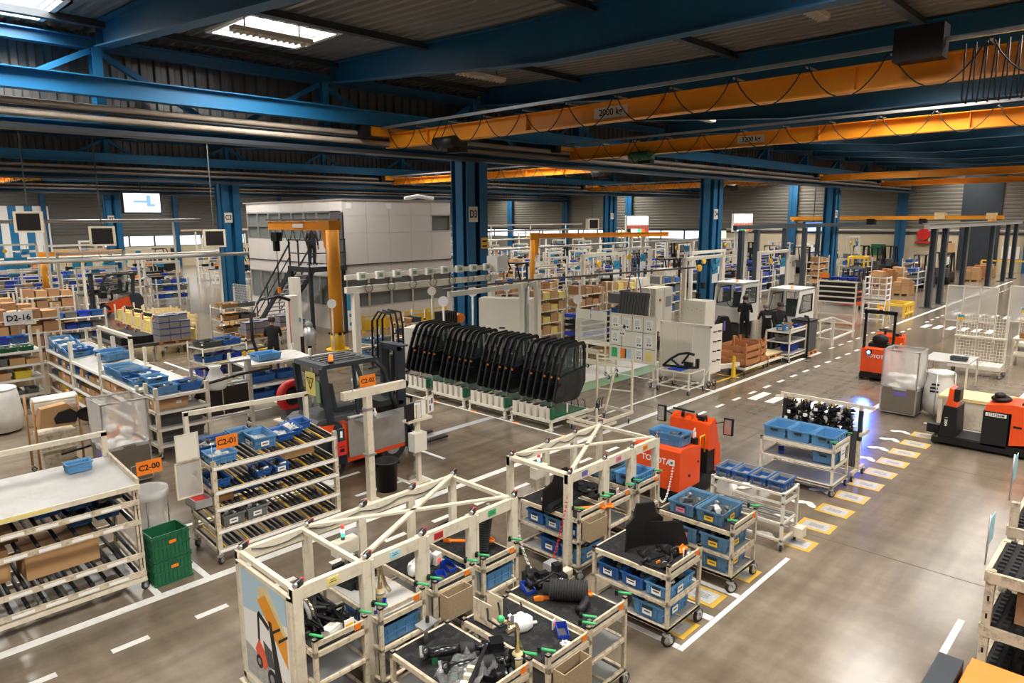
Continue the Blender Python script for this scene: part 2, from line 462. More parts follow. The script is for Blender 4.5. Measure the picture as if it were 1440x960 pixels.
# yellow stickers with white print, and pairs of footprints
st = B('sticker').box(-0.19, 0.19, -0.25, 0.25, 0, 0.004).out('floor_sticker')
sp = B('print_grey').box(-0.135, 0.135, -0.185, 0.185, 0.004, 0.006)
for i in range(5): sp.box(-0.05+0.025*i, -0.042+0.025*i, -0.10, 0.10, 0.006, 0.0065, 'dark_grey')
sp = sp.out('sticker_print')
def foot_mesh():
    b = B('line_white')
    pts = []
    for i in range(16):
        a = 2*PI*i/16; r = 0.070*(1+0.15*math.cos(a)) * (0.80 if abs(math.cos(a)) < 0.35 else 1.0)
        pts.append((0.135*math.cos(a), r*math.sin(a)*1.0))
    return b.prism(pts, 0, 0.004, 'z').out('footprint')
fm = foot_mesh()
for k in range(10):
    x = 9.55+0.752*k
    s = obj('floor_sticker', st, floor, (x, 3.57, 0), 0.03*math.sin(k*2.1)); obj('sticker_print', sp, s)
    for a, dx in ((0.55, 0.0), (-0.75, 0.0)):
        obj('footprint', fm, floor, (x-0.06+0.05*math.sin(k), 4.02+(0.09 if a > 0 else -0.08), 0.001), a+PI/2+0.1*math.sin(3*k))
for (x, y) in ((6.55, 3.78), (7.35, 3.85), (8.2, 3.8)):
    s = obj('floor_sticker', st, floor, (x, y, 0.001), 0.0); obj('sticker_print', sp, s)
for (x, y, a) in ((10.9, 5.2, 0.5), (11.0, 5.05, -0.6), (12.6, 5.2, 0.6), (12.7, 5.02, -0.5), (13.5, 4.2, 0.4), (15.6, 5.2, 0.3)):
    obj('footprint', fm, floor, (x, y, 0.006), a)

# --- roof deck: trapezoid ribs running along Y, with openings for the skylights
HX, HY = 1.05, 0.95
mat('deck', (0.21, 0.20, 0.18), 0.4, metal=0.35, var=0.08, scale=1.0)
deck = B('deck')
pitch = 0.2885
prof = [(0.0, 0.0), (0.11, 0.0), (0.14, 0.08), (0.255, 0.08), (pitch, 0.0)]
x0 = FX[0]; nrib = int(round((XEND+0.4-x0)/pitch))
ybr = [YMIN]
for a, b_ in zip(ROWS[:-1], ROWS[1:]): ybr += [a, a+8.0, b_-8.0]
ybr.append(YEND)
for k in range(nrib):
    xa = x0+k*pitch; xc = xa+pitch/2
    holes = sorted([(y-HY, y+HY) for (sx, y) in SKY if abs(xc-sx) < HX+0.01])
    brk = sorted(set(ybr+[h for ho in holes for h in ho]))
    for a, b_ in zip(brk[:-1], brk[1:]):
        m_ = (a+b_)/2
        if any(h0 < m_ < h1 for h0, h1 in holes): continue
        vs = [(xa+p, a, deck_z(a)+q) for p, q in prof]+[(xa+p, b_, deck_z(b_)+q) for p, q in prof]
        deck.add(vs, [(i, i+1, i+6, i+5) for i in range(4)])
ceiling = struct('ceiling', deck, 'ribbed steel roof deck of the factory hall')
# roof slab above the deck keeps daylight out
slab = B('dark_grey')
ybr2 = sorted(set([YMIN, YEND]+ROWS))
for k in range(len(FX)-1):
    hs = sorted((y, sx) for (sx, y) in SKY if FX[k] < sx < FX[k+1]); ys = [h[0] for h in hs]
    edges = [YMIN-0.5]+[e for y in ys for e in (y-HY-0.06, y+HY+0.06)]+[YEND+0.5]
    for i in range(0, len(edges), 2): slab.box(FX[k], FX[k+1], edges[i], edges[i+1], 9.02, 9.1)
    for y, sx in hs:
        slab.box(FX[k], sx-HX-0.06, y-HY-0.06, y+HY+0.06, 9.02, 9.1); slab.box(sx+HX+0.06, FX[k+1], y-HY-0.06, y+HY+0.06, 9.02, 9.1)
slab.box(FX[-1], XEND+0.5, YMIN-0.5, YEND+0.5, 9.02, 9.1); slab.box(XMIN-1, FX[0], YMIN-0.5, YEND+0.5, 8.8, 9.1)
obj('roof_slab', slab, ceiling)
# skylights: white kerb, glazing bars, opal dome
kerb = B('white')
kerb.ring([(-HX-0.08, -HY-0.08), (HX+0.08, -HY-0.08), (HX+0.08, HY+0.08), (-HX-0.08, HY+0.08)], [(-HX+0.03, -HY+0.03), (HX-0.03, -HY+0.03), (HX-0.03, HY-0.03), (-HX+0.03, HY-0.03)], -0.03, 0.42, 'z')
for i in range(4):
    o_ = 0.06*i
    kerb.ring([(-HX+o_, -HY+o_), (HX-o_, -HY+o_), (HX-o_, HY-o_), (-HX+o_, HY-o_)], [(-HX+o_+0.05, -HY+o_+0.05), (HX-o_-0.05, -HY+o_+0.05), (HX-o_-0.05, HY-o_-0.05), (-HX+o_+0.05, HY-o_-0.05)], 0.08+0.09*i, 0.10+0.09*i, 'z')
kerb = kerb.out('kerb')
dome = B('sky_pane').lathe([(1.52, 0.0), (1.40, 0.14), (1.0, 0.26), (0.5, 0.33), (0.001, 0.35)], n=4)
dome.v = [(( x*math.cos(PI/4)-y*math.sin(PI/4))*0.98, (x*math.sin(PI/4)+y*math.cos(PI/4))*0.90, z) for x, y, z in dome.v]
dome = dome.out('dome')
for i, (x, y) in enumerate(SKY):
    s = struct('window_%d' % (i+1), kerb, 'square roof skylight with white kerb', None, (x, y, deck_z(y)))
    obj('dome', dome, s, (0, 0, 0.43))

# --- roof beams along Y (deeper in mid-bay), one per frame and bay
def beam_mesh(L, b0=7.69):
    b = B('steel_blue')
    zb = [(0, 8.36), (8.0, b0), (L-8.0, b0), (L, 8.36)]
    zt = [(0, 8.84), (8.0, 8.53), (L-8.0, 8.53), (L, 8.84)]
    for i in range(3):
        (ya, za), (yb, zb_) = zb[i], zb[i+1]; (_, ta), (_, tb) = zt[i], zt[i+1]
        for x_ in (-0.008, 0.008):
            b.add([(x_, ya, za), (x_, yb, zb_), (x_, yb, tb), (x_, ya, ta)], [(0, 1, 2, 3)])
        b.bar((0, ya, za), (0, yb, zb_), 0.30, 0.03); b.bar((0, ya, ta), (0, yb, tb), 0.30, 0.03)
    for y in (0.25, L-0.25): b.box(-0.15, 0.15, y-0.012, y+0.012, 8.30, 8.82)
    return b.out('roof_beam')
bm = {}
for r in range(4):
    L = ROWS[r+1]-ROWS[r]
    bm_ = beam_mesh(L-1.3)
    for x in FX[1:]:
        struct('roof_beam', bm_, 'blue steel roof beam spanning between truss rows', None, (x, ROWS[r]+0.65, 0))
# purlins along X
pur = B('steel_dark').box(FX[0], XEND, -0.05, 0.05, -0.14, 0.0).box(FX[0], XEND, -0.09, 0.09, -0.15, -0.138).out('purlin')
for r in range(4):
    for y in (2.2, 6.0, 9.8, 12.8, 15.8):
        yy = ROWS[r+1]-y
        if any(abs(yy-s) < 1.2 for (_, s) in SKY if abs(s-yy) < 1.2): yy += 1.15*(1 if y < 9 else -1)
        struct('purlin', pur, 'dark steel purlin under the roof deck', None, (0, yy, deck_z(yy)-0.01))
# --- truss rows with ribbed cladding, crane runway beams, columns
mat('cladding', (0.17, 0.17, 0.17), 0.35, metal=0.5, var=0.12, scale=0.8)
def cladding(y):
    b = B('cladding'); p = 0.33; n = int((XEND-FX[0])/p)
    for k in range(n):
        xa = FX[0]+k*p; q = [(0, 0), (0.12, 0), (0.16, 0.07), (0.29, 0.07), (p, 0)]
        vs = [(xa+a, y+b_, 6.72) for a, b_ in q]+[(xa+a, y+b_, 8.9) for a, b_ in q]
        b.add(vs, [(i, i+1, i+6, i+5) for i in range(4)])
    return b
def ibeam(x0, x1, y, z0, z1, wd, m, b=None):
    b = b or B(m)
    t = 0.025
    b.box(x0, x1, y-wd/2, y+wd/2, z0, z0+t, m); b.box(x0, x1, y-wd/2, y+wd/2, z1-t, z1, m); b.box(x0, x1, y-0.01, y+0.01, z0+t, z1-t, m)
    return b
for r, Y in enumerate(ROWS[:4]):
    cl = struct('wall_cladding_row', cladding(Y+0.42), 'ribbed grey steel cladding above the column row')
    for side in (-1, 1):
        rb = struct('runway_beam', ibeam(FX[0], XEND, Y+side*0.72, 7.30, 7.72, 0.30, 'steel_blue_light'), 'blue steel crane runway beam along the column row')
    lc = struct('truss_chord', ibeam(FX[0], XEND, Y-0.05, 6.62, 6.80, 0.30, 'steel_blue_light'), 'blue steel lower truss chord')
    uc = struct('truss_chord', ibeam(FX[0], XEND, Y-0.05, 8.40, 8.66, 0.24, 'steel_blue'), 'blue steel upper truss chord')
    post = B('steel_blue_light').box(-0.10, 0.10, -0.16, -0.135, 6.8, 8.4).box(-0.10, 0.10, 0.135, 0.16, 6.8, 8.4).box(-0.012, 0.012, -0.135, 0.135, 6.8, 8.4).out('truss_post')
    dg = B('steel_blue_light').bar((0, 0, 6.85), (2.78, 0, 8.36), 0.14, 0.12).out('truss_diagonal')
    dg2 = B('steel_blue_light').bar((0, 0, 8.36), (2.78, 0, 6.85), 0.14, 0.12).out('truss_diagonal')
    for x in FX[1:]:
        struct('truss_post', post, 'blue steel truss post', None, (x, Y-0.2, 0))
        struct('truss_diagonal', dg2, 'blue steel truss diagonal', None, (x+0.05, Y-0.15, 0))
        struct('truss_diagonal', dg, 'blue steel truss diagonal', None, (x+2.9, Y-0.15, 0))
# columns: two H sections tied together
def column_mesh(h):
    b = B('column_blue')
    for sx in (-0.30, 0.30):
        b.box(sx-0.19, sx+0.19, -0.40, -0.37, 0.02, h); b.box(sx-0.19, sx+0.19, 0.37, 0.40, 0.02, h)
        b.box(sx-0.012, sx+0.012, -0.37, 0.37, 0.02, h)
    b.box(-0.49, -0.46, -0.18, 0.18, 0.02, h); b.box(0.46, 0.49, -0.18, 0.18, 0.02, h)
    b.box(-0.46, 0.46, -0.012, 0.012, 0.02, h)
    b.box(-0.6, 0.6, -0.5, 0.5, 0.0, 0.03)
    return b.out('steel_column')
cm = column_mesh(6.62)
COLX = [17.0, 34.3, 51.6]
plate = B('cream_clean').box(-0.21, 0.21, -0.012, 0, -0.26, 0.26).out('number_plate')
for r, Y in enumerate(ROWS[1:4]):
    for i, x in enumerate([-0.3]+COLX):
        if r == 0 and x < 1: continue
        c = struct('steel_column', cm, 'blue twin-section steel column of the hall', None, (x, Y, 0))
        if x > 1:
            pl = obj('number_plate', plate, c, (-0.22, -0.41, 4.75))
            s = 'DCB'[r]+str(3+COLX.index(x))
            text('lettering', s, pl, (0, -0.02, 0), 0.36, 'black', sx=0.8)
            if r == 0 and i == 1:
                wn = obj('warning_plate', B('yellow').box(-0.17, 0.17, -0.012, 0, -0.19, 0.19).box(-0.12, 0.12, -0.015, -0.012, -0.13, -0.08, 'black').box(-0.12, 0.12, -0.015, -0.012, 0.04, 0.1, 'black'), c, (0.30, -0.42, 3.75))
# --- walls
def ribbed(n, u0, u1, z0, z1, p=0.30, d=0.05):
    """horizontal ribs; u along the wall"""
    vs = []; fs = []; k = int((z1-z0)/p)
    q = []
    for i in range(k): q += [(z0+i*p, 0), (z0+i*p+p*0.45, 0), (z0+i*p+p*0.55, d), (z0+i*p+p*0.92, d)]
    q.append((z1, 0))
    return q
mat('wall_metal', (0.24, 0.225, 0.19), 0.4, metal=0.3, var=0.06, scale=0.6)
mat('wall_metal2', (0.16, 0.155, 0.14), 0.4, metal=0.3, var=0.06, scale=0.6)
q = ribbed(0, 0, 0, 3.35, 9.0)
wf = B('wall_metal')
vs = [(XEND+d, YMIN-1, z) for z, d in q]+[(XEND+d, YEND+1, z) for z, d in q]
n = len(q); wf.add(vs, [(i, i+1, n+i+1, n+i) for i in range(n-1)])
wf.box(XEND, XEND+0.2, YMIN-1, 35.0, -0.1, 3.35, 'tan_wall')
wf.box(XEND, XEND+0.2, 35.0, YEND+1, -0.1, 2.25, 'wall_metal'); wf.box(XEND, XEND+0.2, 35.0, YEND+1, 3.2, 3.4, 'wall_band')
wall_far = struct('wall_far', wf, 'ribbed grey end wall with beige lower panels')
obj('dark_band', B('wall_band').box(XEND-0.05, XEND, YMIN, 35, 3.0, 3.22), wall_far)
obj('light_rail', B('cream_clean').box(XEND-0.06, XEND, YMIN, 35, 3.34, 3.42), wall_far)
wi = len(SKY)
for i in range(13):
    y0 = 37.0+i*2.95
    if 44 < y0 < 47 : continue
    wi += 1
    wn = struct('window_%d' % wi, B('steel_dark').ring([(y0, 2.25), (y0+2.9, 2.25), (y0+2.9, 3.2), (y0, 3.2)], [(y0+0.06, 2.31), (y0+2.84, 2.31), (y0+2.84, 3.14), (y0+0.06, 3.14)], XEND-0.03, XEND+0.1, 'x'), 'lit strip window in the end wall')
    obj('pane', B('window_lit').box(XEND+0.05, XEND+0.07, y0+0.06, y0+2.84, 2.31, 3.14), wn)
wl = B('wall_metal2')
vs = [(XMIN-1, YEND+d, z) for z, d in q]+[(XEND+1, YEND+d, z) for z, d in q]
wl.add(vs, [(i, i+1, n+i+1, n+i) for i in range(n-1)])
wl.box(XMIN-1, XEND+1, YEND, YEND+0.2, -0.1, 2.1, 'tan_wall'); wl.box(XMIN-1, XEND+1, YEND, YEND+0.2, 3.15, 3.4, 'wall_metal2')
for (a, b_) in ((XMIN-1, 12.0), (16.5, 21.6), (36.0, XEND+1)): wl.box(a, b_, YEND, YEND+0.15, 2.1, 3.15, 'wall_metal2')
wall_back = struct('wall_back', wl, 'ribbed grey long wall with window strip')
for i in range(6):
    x0_ = 21.7+i*2.35; wi += 1
    if i == 0: pass
    wn = struct('window_%d' % wi, B('steel_dark').ring([(x0_, 2.1), (x0_+2.3, 2.1), (x0_+2.3, 3.15), (x0_, 3.15)], [(x0_+0.06, 2.16), (x0_+2.24, 2.16), (x0_+2.24, 3.09), (x0_+0.06, 3.09)], YEND-0.03, YEND+0.1, 'y'), 'lit strip window in the long wall')
    obj('pane', B('window_lit').box(x0_+0.06, x0_+2.24, YEND+0.05, YEND+0.07, 2.16, 3.09), wn)
wall_near = struct('wall_near', B('wall_metal').box(XMIN-0.3, XEND+1, YMIN-0.3, YMIN, -0.1, 9), 'ribbed grey side wall behind the camera')
wall_rear = struct('wall_rear', B('wall_metal').box(XMIN-0.3, XMIN, YMIN, YEND+1, -0.1, 9), 'grey wall at the start of the hall')
# wall piers
for y in [-0.6, 9.0, 18.4, 28.0, 37.5, 47.0, 56.5, 66.0]:
    struct('wall_pier', B('steel_blue').box(XEND-0.45, XEND-0.02, y-0.32, y+0.32, 0, 8.6).box(XEND-0.5, XEND-0.45, y-0.42, y-0.1, 0, 8.6).box(XEND-0.5, XEND-0.45, y+0.1, y+0.42, 0, 8.6), 'blue steel pier of the end wall')
for x in FX[3::1]:
    struct('wall_pier', B('steel_blue').box(x-0.2, x+0.2, YEND-0.4, YEND-0.02, 0, 8.6), 'blue steel pier of the long wall')
struct('door_1', B('steel_dark').box(XEND-0.12, XEND-0.02, 11.2, 14.0, 0, 8.4), 'tall dark sliding gate in the end wall')

# ================================================================ BUILDERS FOR THINGS
MC = {}
def cached(key, fn):
    if key not in MC: MC[key] = fn()
    return MC[key]
def bin_mesh(L, W, H, m, ribs=True):
    def mk():
        b = B(m); t = 0.012; k = 0.93
        def rect(l, w, z): return [(-l/2, -w/2, z), (l/2, -w/2, z), (l/2, w/2, z), (-l/2, w/2, z)]
        lv = [rect(L*k-0.02, W*k-0.02, 0), rect(L-0.03, W-0.03, H*0.86), rect(L, W, H*0.86), rect(L, W, H), rect(L-2*t, W-2*t, H), rect(L-0.03-2*t, W-0.03-2*t, H*0.84), rect(L*k-0.02-2*t, W*k-0.02-2*t, 0.012)]
        vs = [p for q in lv for p in q]; fs = [(3, 2, 1, 0)]
        for j in range(len(lv)-1): fs += [(j*4+i, j*4+(i+1) % 4, j*4+4+(i+1) % 4, j*4+4+i) for i in range(4)]
        n = (len(lv)-1)*4; fs.append((n, n+1, n+2, n+3))
        b.add(vs, fs)
        if ribs:
            for s in (-1, 1):
                for q in (-0.36, -0.12, 0.12, 0.36):
                    b.box(q*L-0.006, q*L+0.006, s*(W/2-0.018)-0.009, s*(W/2-0.018)+0.009, H*0.12, H*0.86)
                for q in (-0.28, 0.28):
                    b.box(s*(L/2-0.018)-0.009, s*(L/2-0.018)+0.009, q*W-0.006, q*W+0.006, H*0.12, H*0.86)
                b.box(s*(L/2)-0.004, s*(L/2)+0.004, -W*0.16, W*0.16, H*0.62, H*0.80, 'steel_dark')
                b.box(-L/2+0.02, L/2-0.02, s*(W/2-0.014)-0.006, s*(W/2-0.014)+0.006, H*0.44, H*0.49)
        return b.out('bin_body')
    return cached(('bin', L, W, H, m, ribs), mk)
FILL = {}
def fill_mesh(L, W, H, kind):
    """loose small parts lying in a bin: one uncountable heap"""
    def mk():
        r = random.Random(hash((L, W, kind)) & 0xffff if False else int(L*1000)+int(W*100)+len(kind))
        b = B({'dark': 'black', 'mixed': 'dark_grey', 'bags': 'film_dense', 'white': 'white', 'brown': 'cardboard_dark'}[kind])
        for i in range(16):
            x = r.uniform(-0.38, 0.38)*L; y = r.uniform(-0.34, 0.34)*W; z = H*(0.35+0.35*r.random())
            if kind == 'bags': b.sphere((x, y, z-0.02), 0.14*min(L, W)*r.uniform(0.8, 1.3), 7, 5, None, (1, 1, 0.7))
            elif r.random() < 0.5: b.bar((x, y, z), (x+r.uniform(-.25, .25)*L, max(-.4*W, min(.4*W, y+r.uniform(-.3, .3)*W)), z+r.uniform(-.02, .03)), 0.03*r.uniform(.7, 1.6), None, r.choice([None, 'black', 'grey'] if kind != 'white' else [None]))
            else: b.tube((x, y, z), (x+r.uniform(-.1, .1), y+r.uniform(-.05, .05), z+0.03), 0.03*r.uniform(.6, 1.2), 7, r.choice([None, 'dark_grey', 'galv'] if kind != 'white' else [None]))
        b.box(-L*0.44, L*0.44, -W*0.42, W*0.42, 0.02, H*0.38)
        for i, p in enumerate(b.v):
            b.v[i] = (max(-L*0.46, min(L*0.46, p[0])), max(-W*0.45, min(W*0.45, p[1])), p[2])
        return b.out('contents')
    return cached(('fill', L, W, H, kind), mk)
def bin_(loc, rz, size, m, label, group, card=None, fill=None, name='parts_bin', tilt=None):
    L, W, H = size
    o = tag(obj(name, bin_mesh(L, W, H, m), None, loc, rz), label, 'bin', group)
    if tilt: o.rotation_euler = (tilt[0], tilt[1], rz)
    if card:
        cm_ = cached(('card', card), lambda: B(card).box(-0.06, 0.06, -0.003, 0, -0.035, 0.035).box(-0.04, 0.04, -0.004, -0.003, -0.006, 0.010, 'dark_grey').out('label_card'))
        obj('label_card', cm_, o, (-L*0.05, -W/2+0.004, H*0.45))
        obj('label_card', cm_, o, (-L/2+0.002, 0, H*0.45), -PI/2)
    if fill:
        f = obj('contents', fill_mesh(L, W, H, fill), o); f['kind'] = 'stuff'
    return o
def carton_mesh(L, W, H, m='cardboard', open_=False):
    def mk():
        b = B(m)
        if not open_:
            b.box(-L/2, L/2, -W/2, W/2, 0, H); b.box(-L/2, L/2, -0.03, 0.03, H, H+0.001, 'pale_yellow' if m == 'wood' else 'cardboard_dark')
            b.box(-L/2+0.002, L/2-0.002, -0.004, 0.004, H+0.001, H+0.003, 'cardboard_dark')
        else:
            t = 0.008
            b.ring([(-L/2, -W/2), (L/2, -W/2), (L/2, W/2), (-L/2, W/2)], [(-L/2+t, -W/2+t), (L/2-t, -W/2+t), (L/2-t, W/2-t), (-L/2+t, W/2-t)], 0, H, 'z')
            b.box(-L/2+t, L/2-t, -W/2+t, W/2-t, 0, t); b.box(-L/2+t, L/2-t, -W/2+t, W/2-t, t, H*0.55, 'cardboard_dark')
            for s in (-1, 1):
                b.add([(-L/2, s*W/2, H), (L/2, s*W/2, H), (L/2, s*(W/2+W*0.12), H+W*0.05*(1-s)), (-L/2, s*(W/2+W*0.12), H+W*0.05*(1-s))], [(0, 1, 2, 3)])
        return b.out('carton')
    return cached(('carton', L, W, H, m, open_), mk)
def carton(loc, rz, size, label, group=None, m='cardboard', open_=False, card=True):
    o = tag(obj('cardboard_box', carton_mesh(*size, m, open_), None, loc, rz), label, 'box', group)
    if card:
        cm_ = cached('ccard', lambda: B('paper').box(-0.05, 0.05, -0.002, 0, -0.03, 0.03).out('shipping_label'))
        obj('shipping_label', cm_, o, (size[0]*0.22, -size[1]/2, size[2]*0.6)); obj('shipping_label', cm_, o, (-size[0]/2, size[1]*0.2, size[2]*0.6), -PI/2)
    return o
def caster(parent, loc, r=0.06, rz=0.0, m='rubber'):
    fk = cached(('fork', r), lambda: B('galv').box(-0.035, 0.035, -0.03, 0.03, 0.055+r, 0.065+r+0.01).bar((0, -0.024, r+0.06), (0.02, -0.024, r), 0.008, r*0.7, None, (0, 1, 0)).bar((0, 0.024, r+0.06), (0.02, 0.024, r), 0.008, r*0.7, None, (0, 1, 0)).out('caster'))
    wh = cached(('wheel', r, m), lambda: B(m).lathe([(r*0.7, -0.018), (r, -0.014), (r, 0.014), (r*0.7, 0.018)], n=14).lathe([(0.001, -0.02), (r*0.68, -0.02), (r*0.68, 0.02), (0.001, 0.02)], n=10, m='galv').out('wheel'))
    c = obj('caster', fk, parent, loc, rz)
    w_ = obj('wheel', wh, c, (0.02, 0, r), rot=(PI/2, 0, 0))
    return c
GRIP = None
def cart(label, loc, w, l, h=0.83, shelves=(0.52, 0.17), m='cream_worn', deck='mat_black', group=None, rz=0.0, basket=False, grips=True, name='parts_cart', wr=0.065, hpost=0.13, deck_frame=True, tagc='orange'):
    t = thing(name, label, 'cart', loc, rz, group)
    pw = 0.038
    z0 = 2*wr+0.02
    for ix, x in enumerate((pw/2, w-pw/2)):
        for iy, y in enumerate((pw/2, l-pw/2)):
            top = h+hpost if y < l/2 else h+0.02
            obj('post', cached(('cpost', round(top-z0, 3), m), lambda: B(m).box(-pw/2, pw/2, -pw/2, pw/2, 0, top-z0).box(-pw/2-0.002, pw/2+0.002, -pw/2-0.002, pw/2+0.002, top-z0-0.02, top-z0, 'black').out('post')), t, (x, y, z0))
            caster(t, (x, y, 0), wr, 0.4*ix+1.1*iy-0.5)
    fr = B(m)
    o_ = [(0, 0), (w, 0), (w, l), (0, l)]; i_ = [(0.035, 0.035), (w-0.035, 0.035), (w-0.035, l-0.035), (0.035, l-0.035)]
    fr.ring(o_, i_, h-0.05, h, 'z')
    d = obj('deck', fr, t); obj('deck_mat', B(deck).box(0.03, w-0.03, 0.03, l-0.03, h-0.02, h+0.006), d)
    for z in shelves:
        s = B(m).ring(o_, i_, z-0.03, z, 'z'); sh = obj('shelf', s, t)
        obj('shelf_panel', B('grey').box(0.03, w-0.03, 0.03, l-0.03, z-0.018, z-0.008), sh)
    obj('base_frame', B(m).ring(o_, i_, z0, z0+0.04, 'z').bar((w/2, 0, z0+0.02), (w/2, l, z0+0.02), 0.03), t)
    for zz in (h+hpost*0.55, h*0.62):
        obj('end_rail', B(m).bar((0, 0.015, zz), (w, 0.015, zz), 0.02, 0.045 if zz > h else 0.03), t)
    if grips:
        gm = cached('grip', lambda: B('green_grip').tube((0, 0, 0), (0, -0.13, 0.0), 0.013, 8).box(-0.02, 0.02, -0.0, 0.03, -0.03, 0.02, 'black').out('grip'))
        for x in (pw/2, w-pw/2): obj('grip', gm, t, (x, 0.10, h+hpost+0.012), 0.5)
    if tagc: obj('tag', B(tagc).box(-0.035, 0.035, -0.004, 0, -0.03, 0.03), t, (w-0.11, 0.0, h+hpost*0.5))
    if basket:
        bk = B('wicker').ring([(0, 0), (w*0.62, 0), (w*0.62, 0.13), (0, 0.13)], [(0.01, 0.01), (w*0.62-0.01, 0.01), (w*0.62-0.01, 0.12), (0.01, 0.12)], 0, 0.26, 'z').box(0.01, w*0.62-0.01, 0.01, 0.12, 0, 0.01)
        obj('basket', bk, t, (0.06, -0.13, h-0.28))
    return t

# ---- machine parts lying on decks
def place(name, mesh, loc, rz, label, cat, group=None, rot=None):
    return tag(obj(name, mesh, None, loc, rz, rot), label, cat, group)
def m_orange_arm():
    b = B('orange')
    b.prism([(0, 0), (0.07, 0), (0.10, 0.02), (0.42, 0.025), (0.44, 0.0), (0.48, 0.0), (0.46, 0.035), (0.60, 0.04), (0.60, 0.11), (0.40, 0.10), (0.10, 0.075), (0.05, 0.09), (0, 0.07)], 0, 0.012, 'z')
    b.prism([(0, 0), (0.09, 0), (0.06, 0.05), (0.0, 0.04)], 0, 0.012, 'y'); b.prism([(0.42, 0.012), (0.60, 0.012), (0.56, 0.05), (0.5, 0.03), (0.44, 0.06)], 0.09, 0.10, 'y')
    return b.out('orange_arm')
def m_reservoir():
    b = B('white'); b.lathe([(0.02, 0), (0.10, 0.005), (0.115, 0.03), (0.11, 0.09), (0.09, 0.115), (0.035, 0.13), (0.03, 0.15), (0.03, 0.16)], n=10, sx=1.15, sy=0.8)
    b.tube((0.11, 0, 0.03), (0.17, 0.01, 0.02), 0.016, 8); b.tube((-0.06, 0.02, 0.1), (-0.10, 0.03, 0.15), 0.018, 8)
    return b.out('reservoir')
def m_hose():
    b = B('rubber')
    pr = []
    for i in range(15): pr += [(0.095, 0.025*i), (0.108, 0.025*i+0.006), (0.108, 0.025*i+0.016), (0.095, 0.025*i+0.022)]
    b.T = Matrix.Rotation(PI/2, 4, 'Y') @ Matrix.Scale(1, 4); b.lathe([(0.04, -0.01)]+pr+[(0.06, 0.38), (0.06, 0.44)], n=14); b.T = None
    for i, p in enumerate(b.v): b.v[i] = (p[0], p[1], p[2]+0.11)
    return b.out('hose')
def m_elbow():
    return B('black').path([(0, 0, 0.05), (0.06, 0, 0.05), (0.14, 0.01, 0.07), (0.2, 0.05, 0.08), (0.22, 0.12, 0.07), (0.2, 0.18, 0.06)], 0.045, 10).out('elbow')
def m_axle():
    b = B('black_gloss')
    b.tube((0, 0, 0.09), (0.30, 0, 0.09), 0.045, 12); b.tube((-0.03, 0, 0.09), (0.02, 0, 0.09), 0.06, 12)
    b.T = Matrix.Translation((0.30, 0, 0.09)) @ Matrix.Rotation(PI/2, 4, 'Y')
    pr = []
    for i in range(6): pr += [(0.05, 0.02*i), (0.062, 0.02*i+0.01)]
    b.lathe([(0.02, 0)]+pr+[(0.03, 0.13)], n=12, m='rubber'); b.T = None
    b.tube((0.42, 0, 0.09), (0.60, 0, 0.09), 0.03, 10); b.box(0.56, 0.68, -0.06, 0.06, 0.02, 0.14); b.box(-0.05, -0.02, -0.07, 0.07, 0.1, 0.12, 'galv')
    b.box(0.05, 0.10, -0.04, 0.04, 0, 0.06, 'green'); b.box(0.26, 0.31, -0.04, 0.04, 0, 0.06, 'green')
    return b.out('axle')
def m_casting(seed, L=0.4, W=0.25, H=0.12, m='black'):
    r = random.Random(seed); b = B(m)
    b.box(-L/2, L/2, -W*0.25, W*0.25, 0, H*0.35)
    for i in range(9):
        x, y = r.uniform(-L/2, L/2), r.uniform(-W/2, W/2); s = r.uniform(0.05, 0.13)
        if i % 3 == 0: b.tube((x, y, 0), (x, y, H*r.uniform(0.5, 1)), s*0.4, 9)
        elif i % 3 == 1: b.box(max(-L/2, x-s*0.7), min(L/2, x+s*0.7), max(-W/2, y-s*0.4), min(W/2, y+s*0.4), 0, H*r.uniform(0.4, 0.9))
        else: b.tube((x, y, H*0.3), (r.uniform(-L/2, L/2), r.uniform(-W/2, W/2), H*r.uniform(0.4, 0.8)), 0.018, 7)
    b.path([(-L/2, -W*0.3, H*0.4), (-L*0.2, -W*0.45, H*0.7), (L*0.1, -W*0.3, H*0.75), (L*0.35, -W*0.4, H*0.4)], 0.012, 6)
    b.box(-L*0.3, -L*0.2, -W*0.3, -W*0.2, H*0.35, H*0.5, 'galv')
    return b.out('casting')
def m_copper():
    b = B('copper')
    b.path([(-0.10, 0.02, 0.40), (-0.06, 0.0, 0.43), (0, 0, 0.42), (0.03, 0, 0.36), (0.03, 0, 0.16)], 0.024, 10)
    b.path([(-0.06, 0.10, 0.46), (0.0, 0.09, 0.42), (0.08, 0.06, 0.36), (0.10, 0.05, 0.25), (0.11, 0.02, 0.16), (0.15, 0, 0.08)], 0.02, 10)
    b.lathe([(0.055, 0), (0.055, 0.12), (0.045, 0.15), (0.03, 0.16)], (0.03, 0, 0), 12, 'wood_yellow'); b.lathe([(0.057, 0.11), (0.057, 0.13)], (0.03, 0, 0), 12, 'galv')
    b.sphere((-0.07, 0.1, 0.48), 0.035, 8, 5, 'green_grip'); b.add([(-0.1, -0.05, 0.39), (0.14, 0.1, 0.40), (0.13, 0.13, 0.40), (-0.12, -0.01, 0.39)], [(0, 1, 2, 3)], 'dark_grey')
    return b.out('pipes')
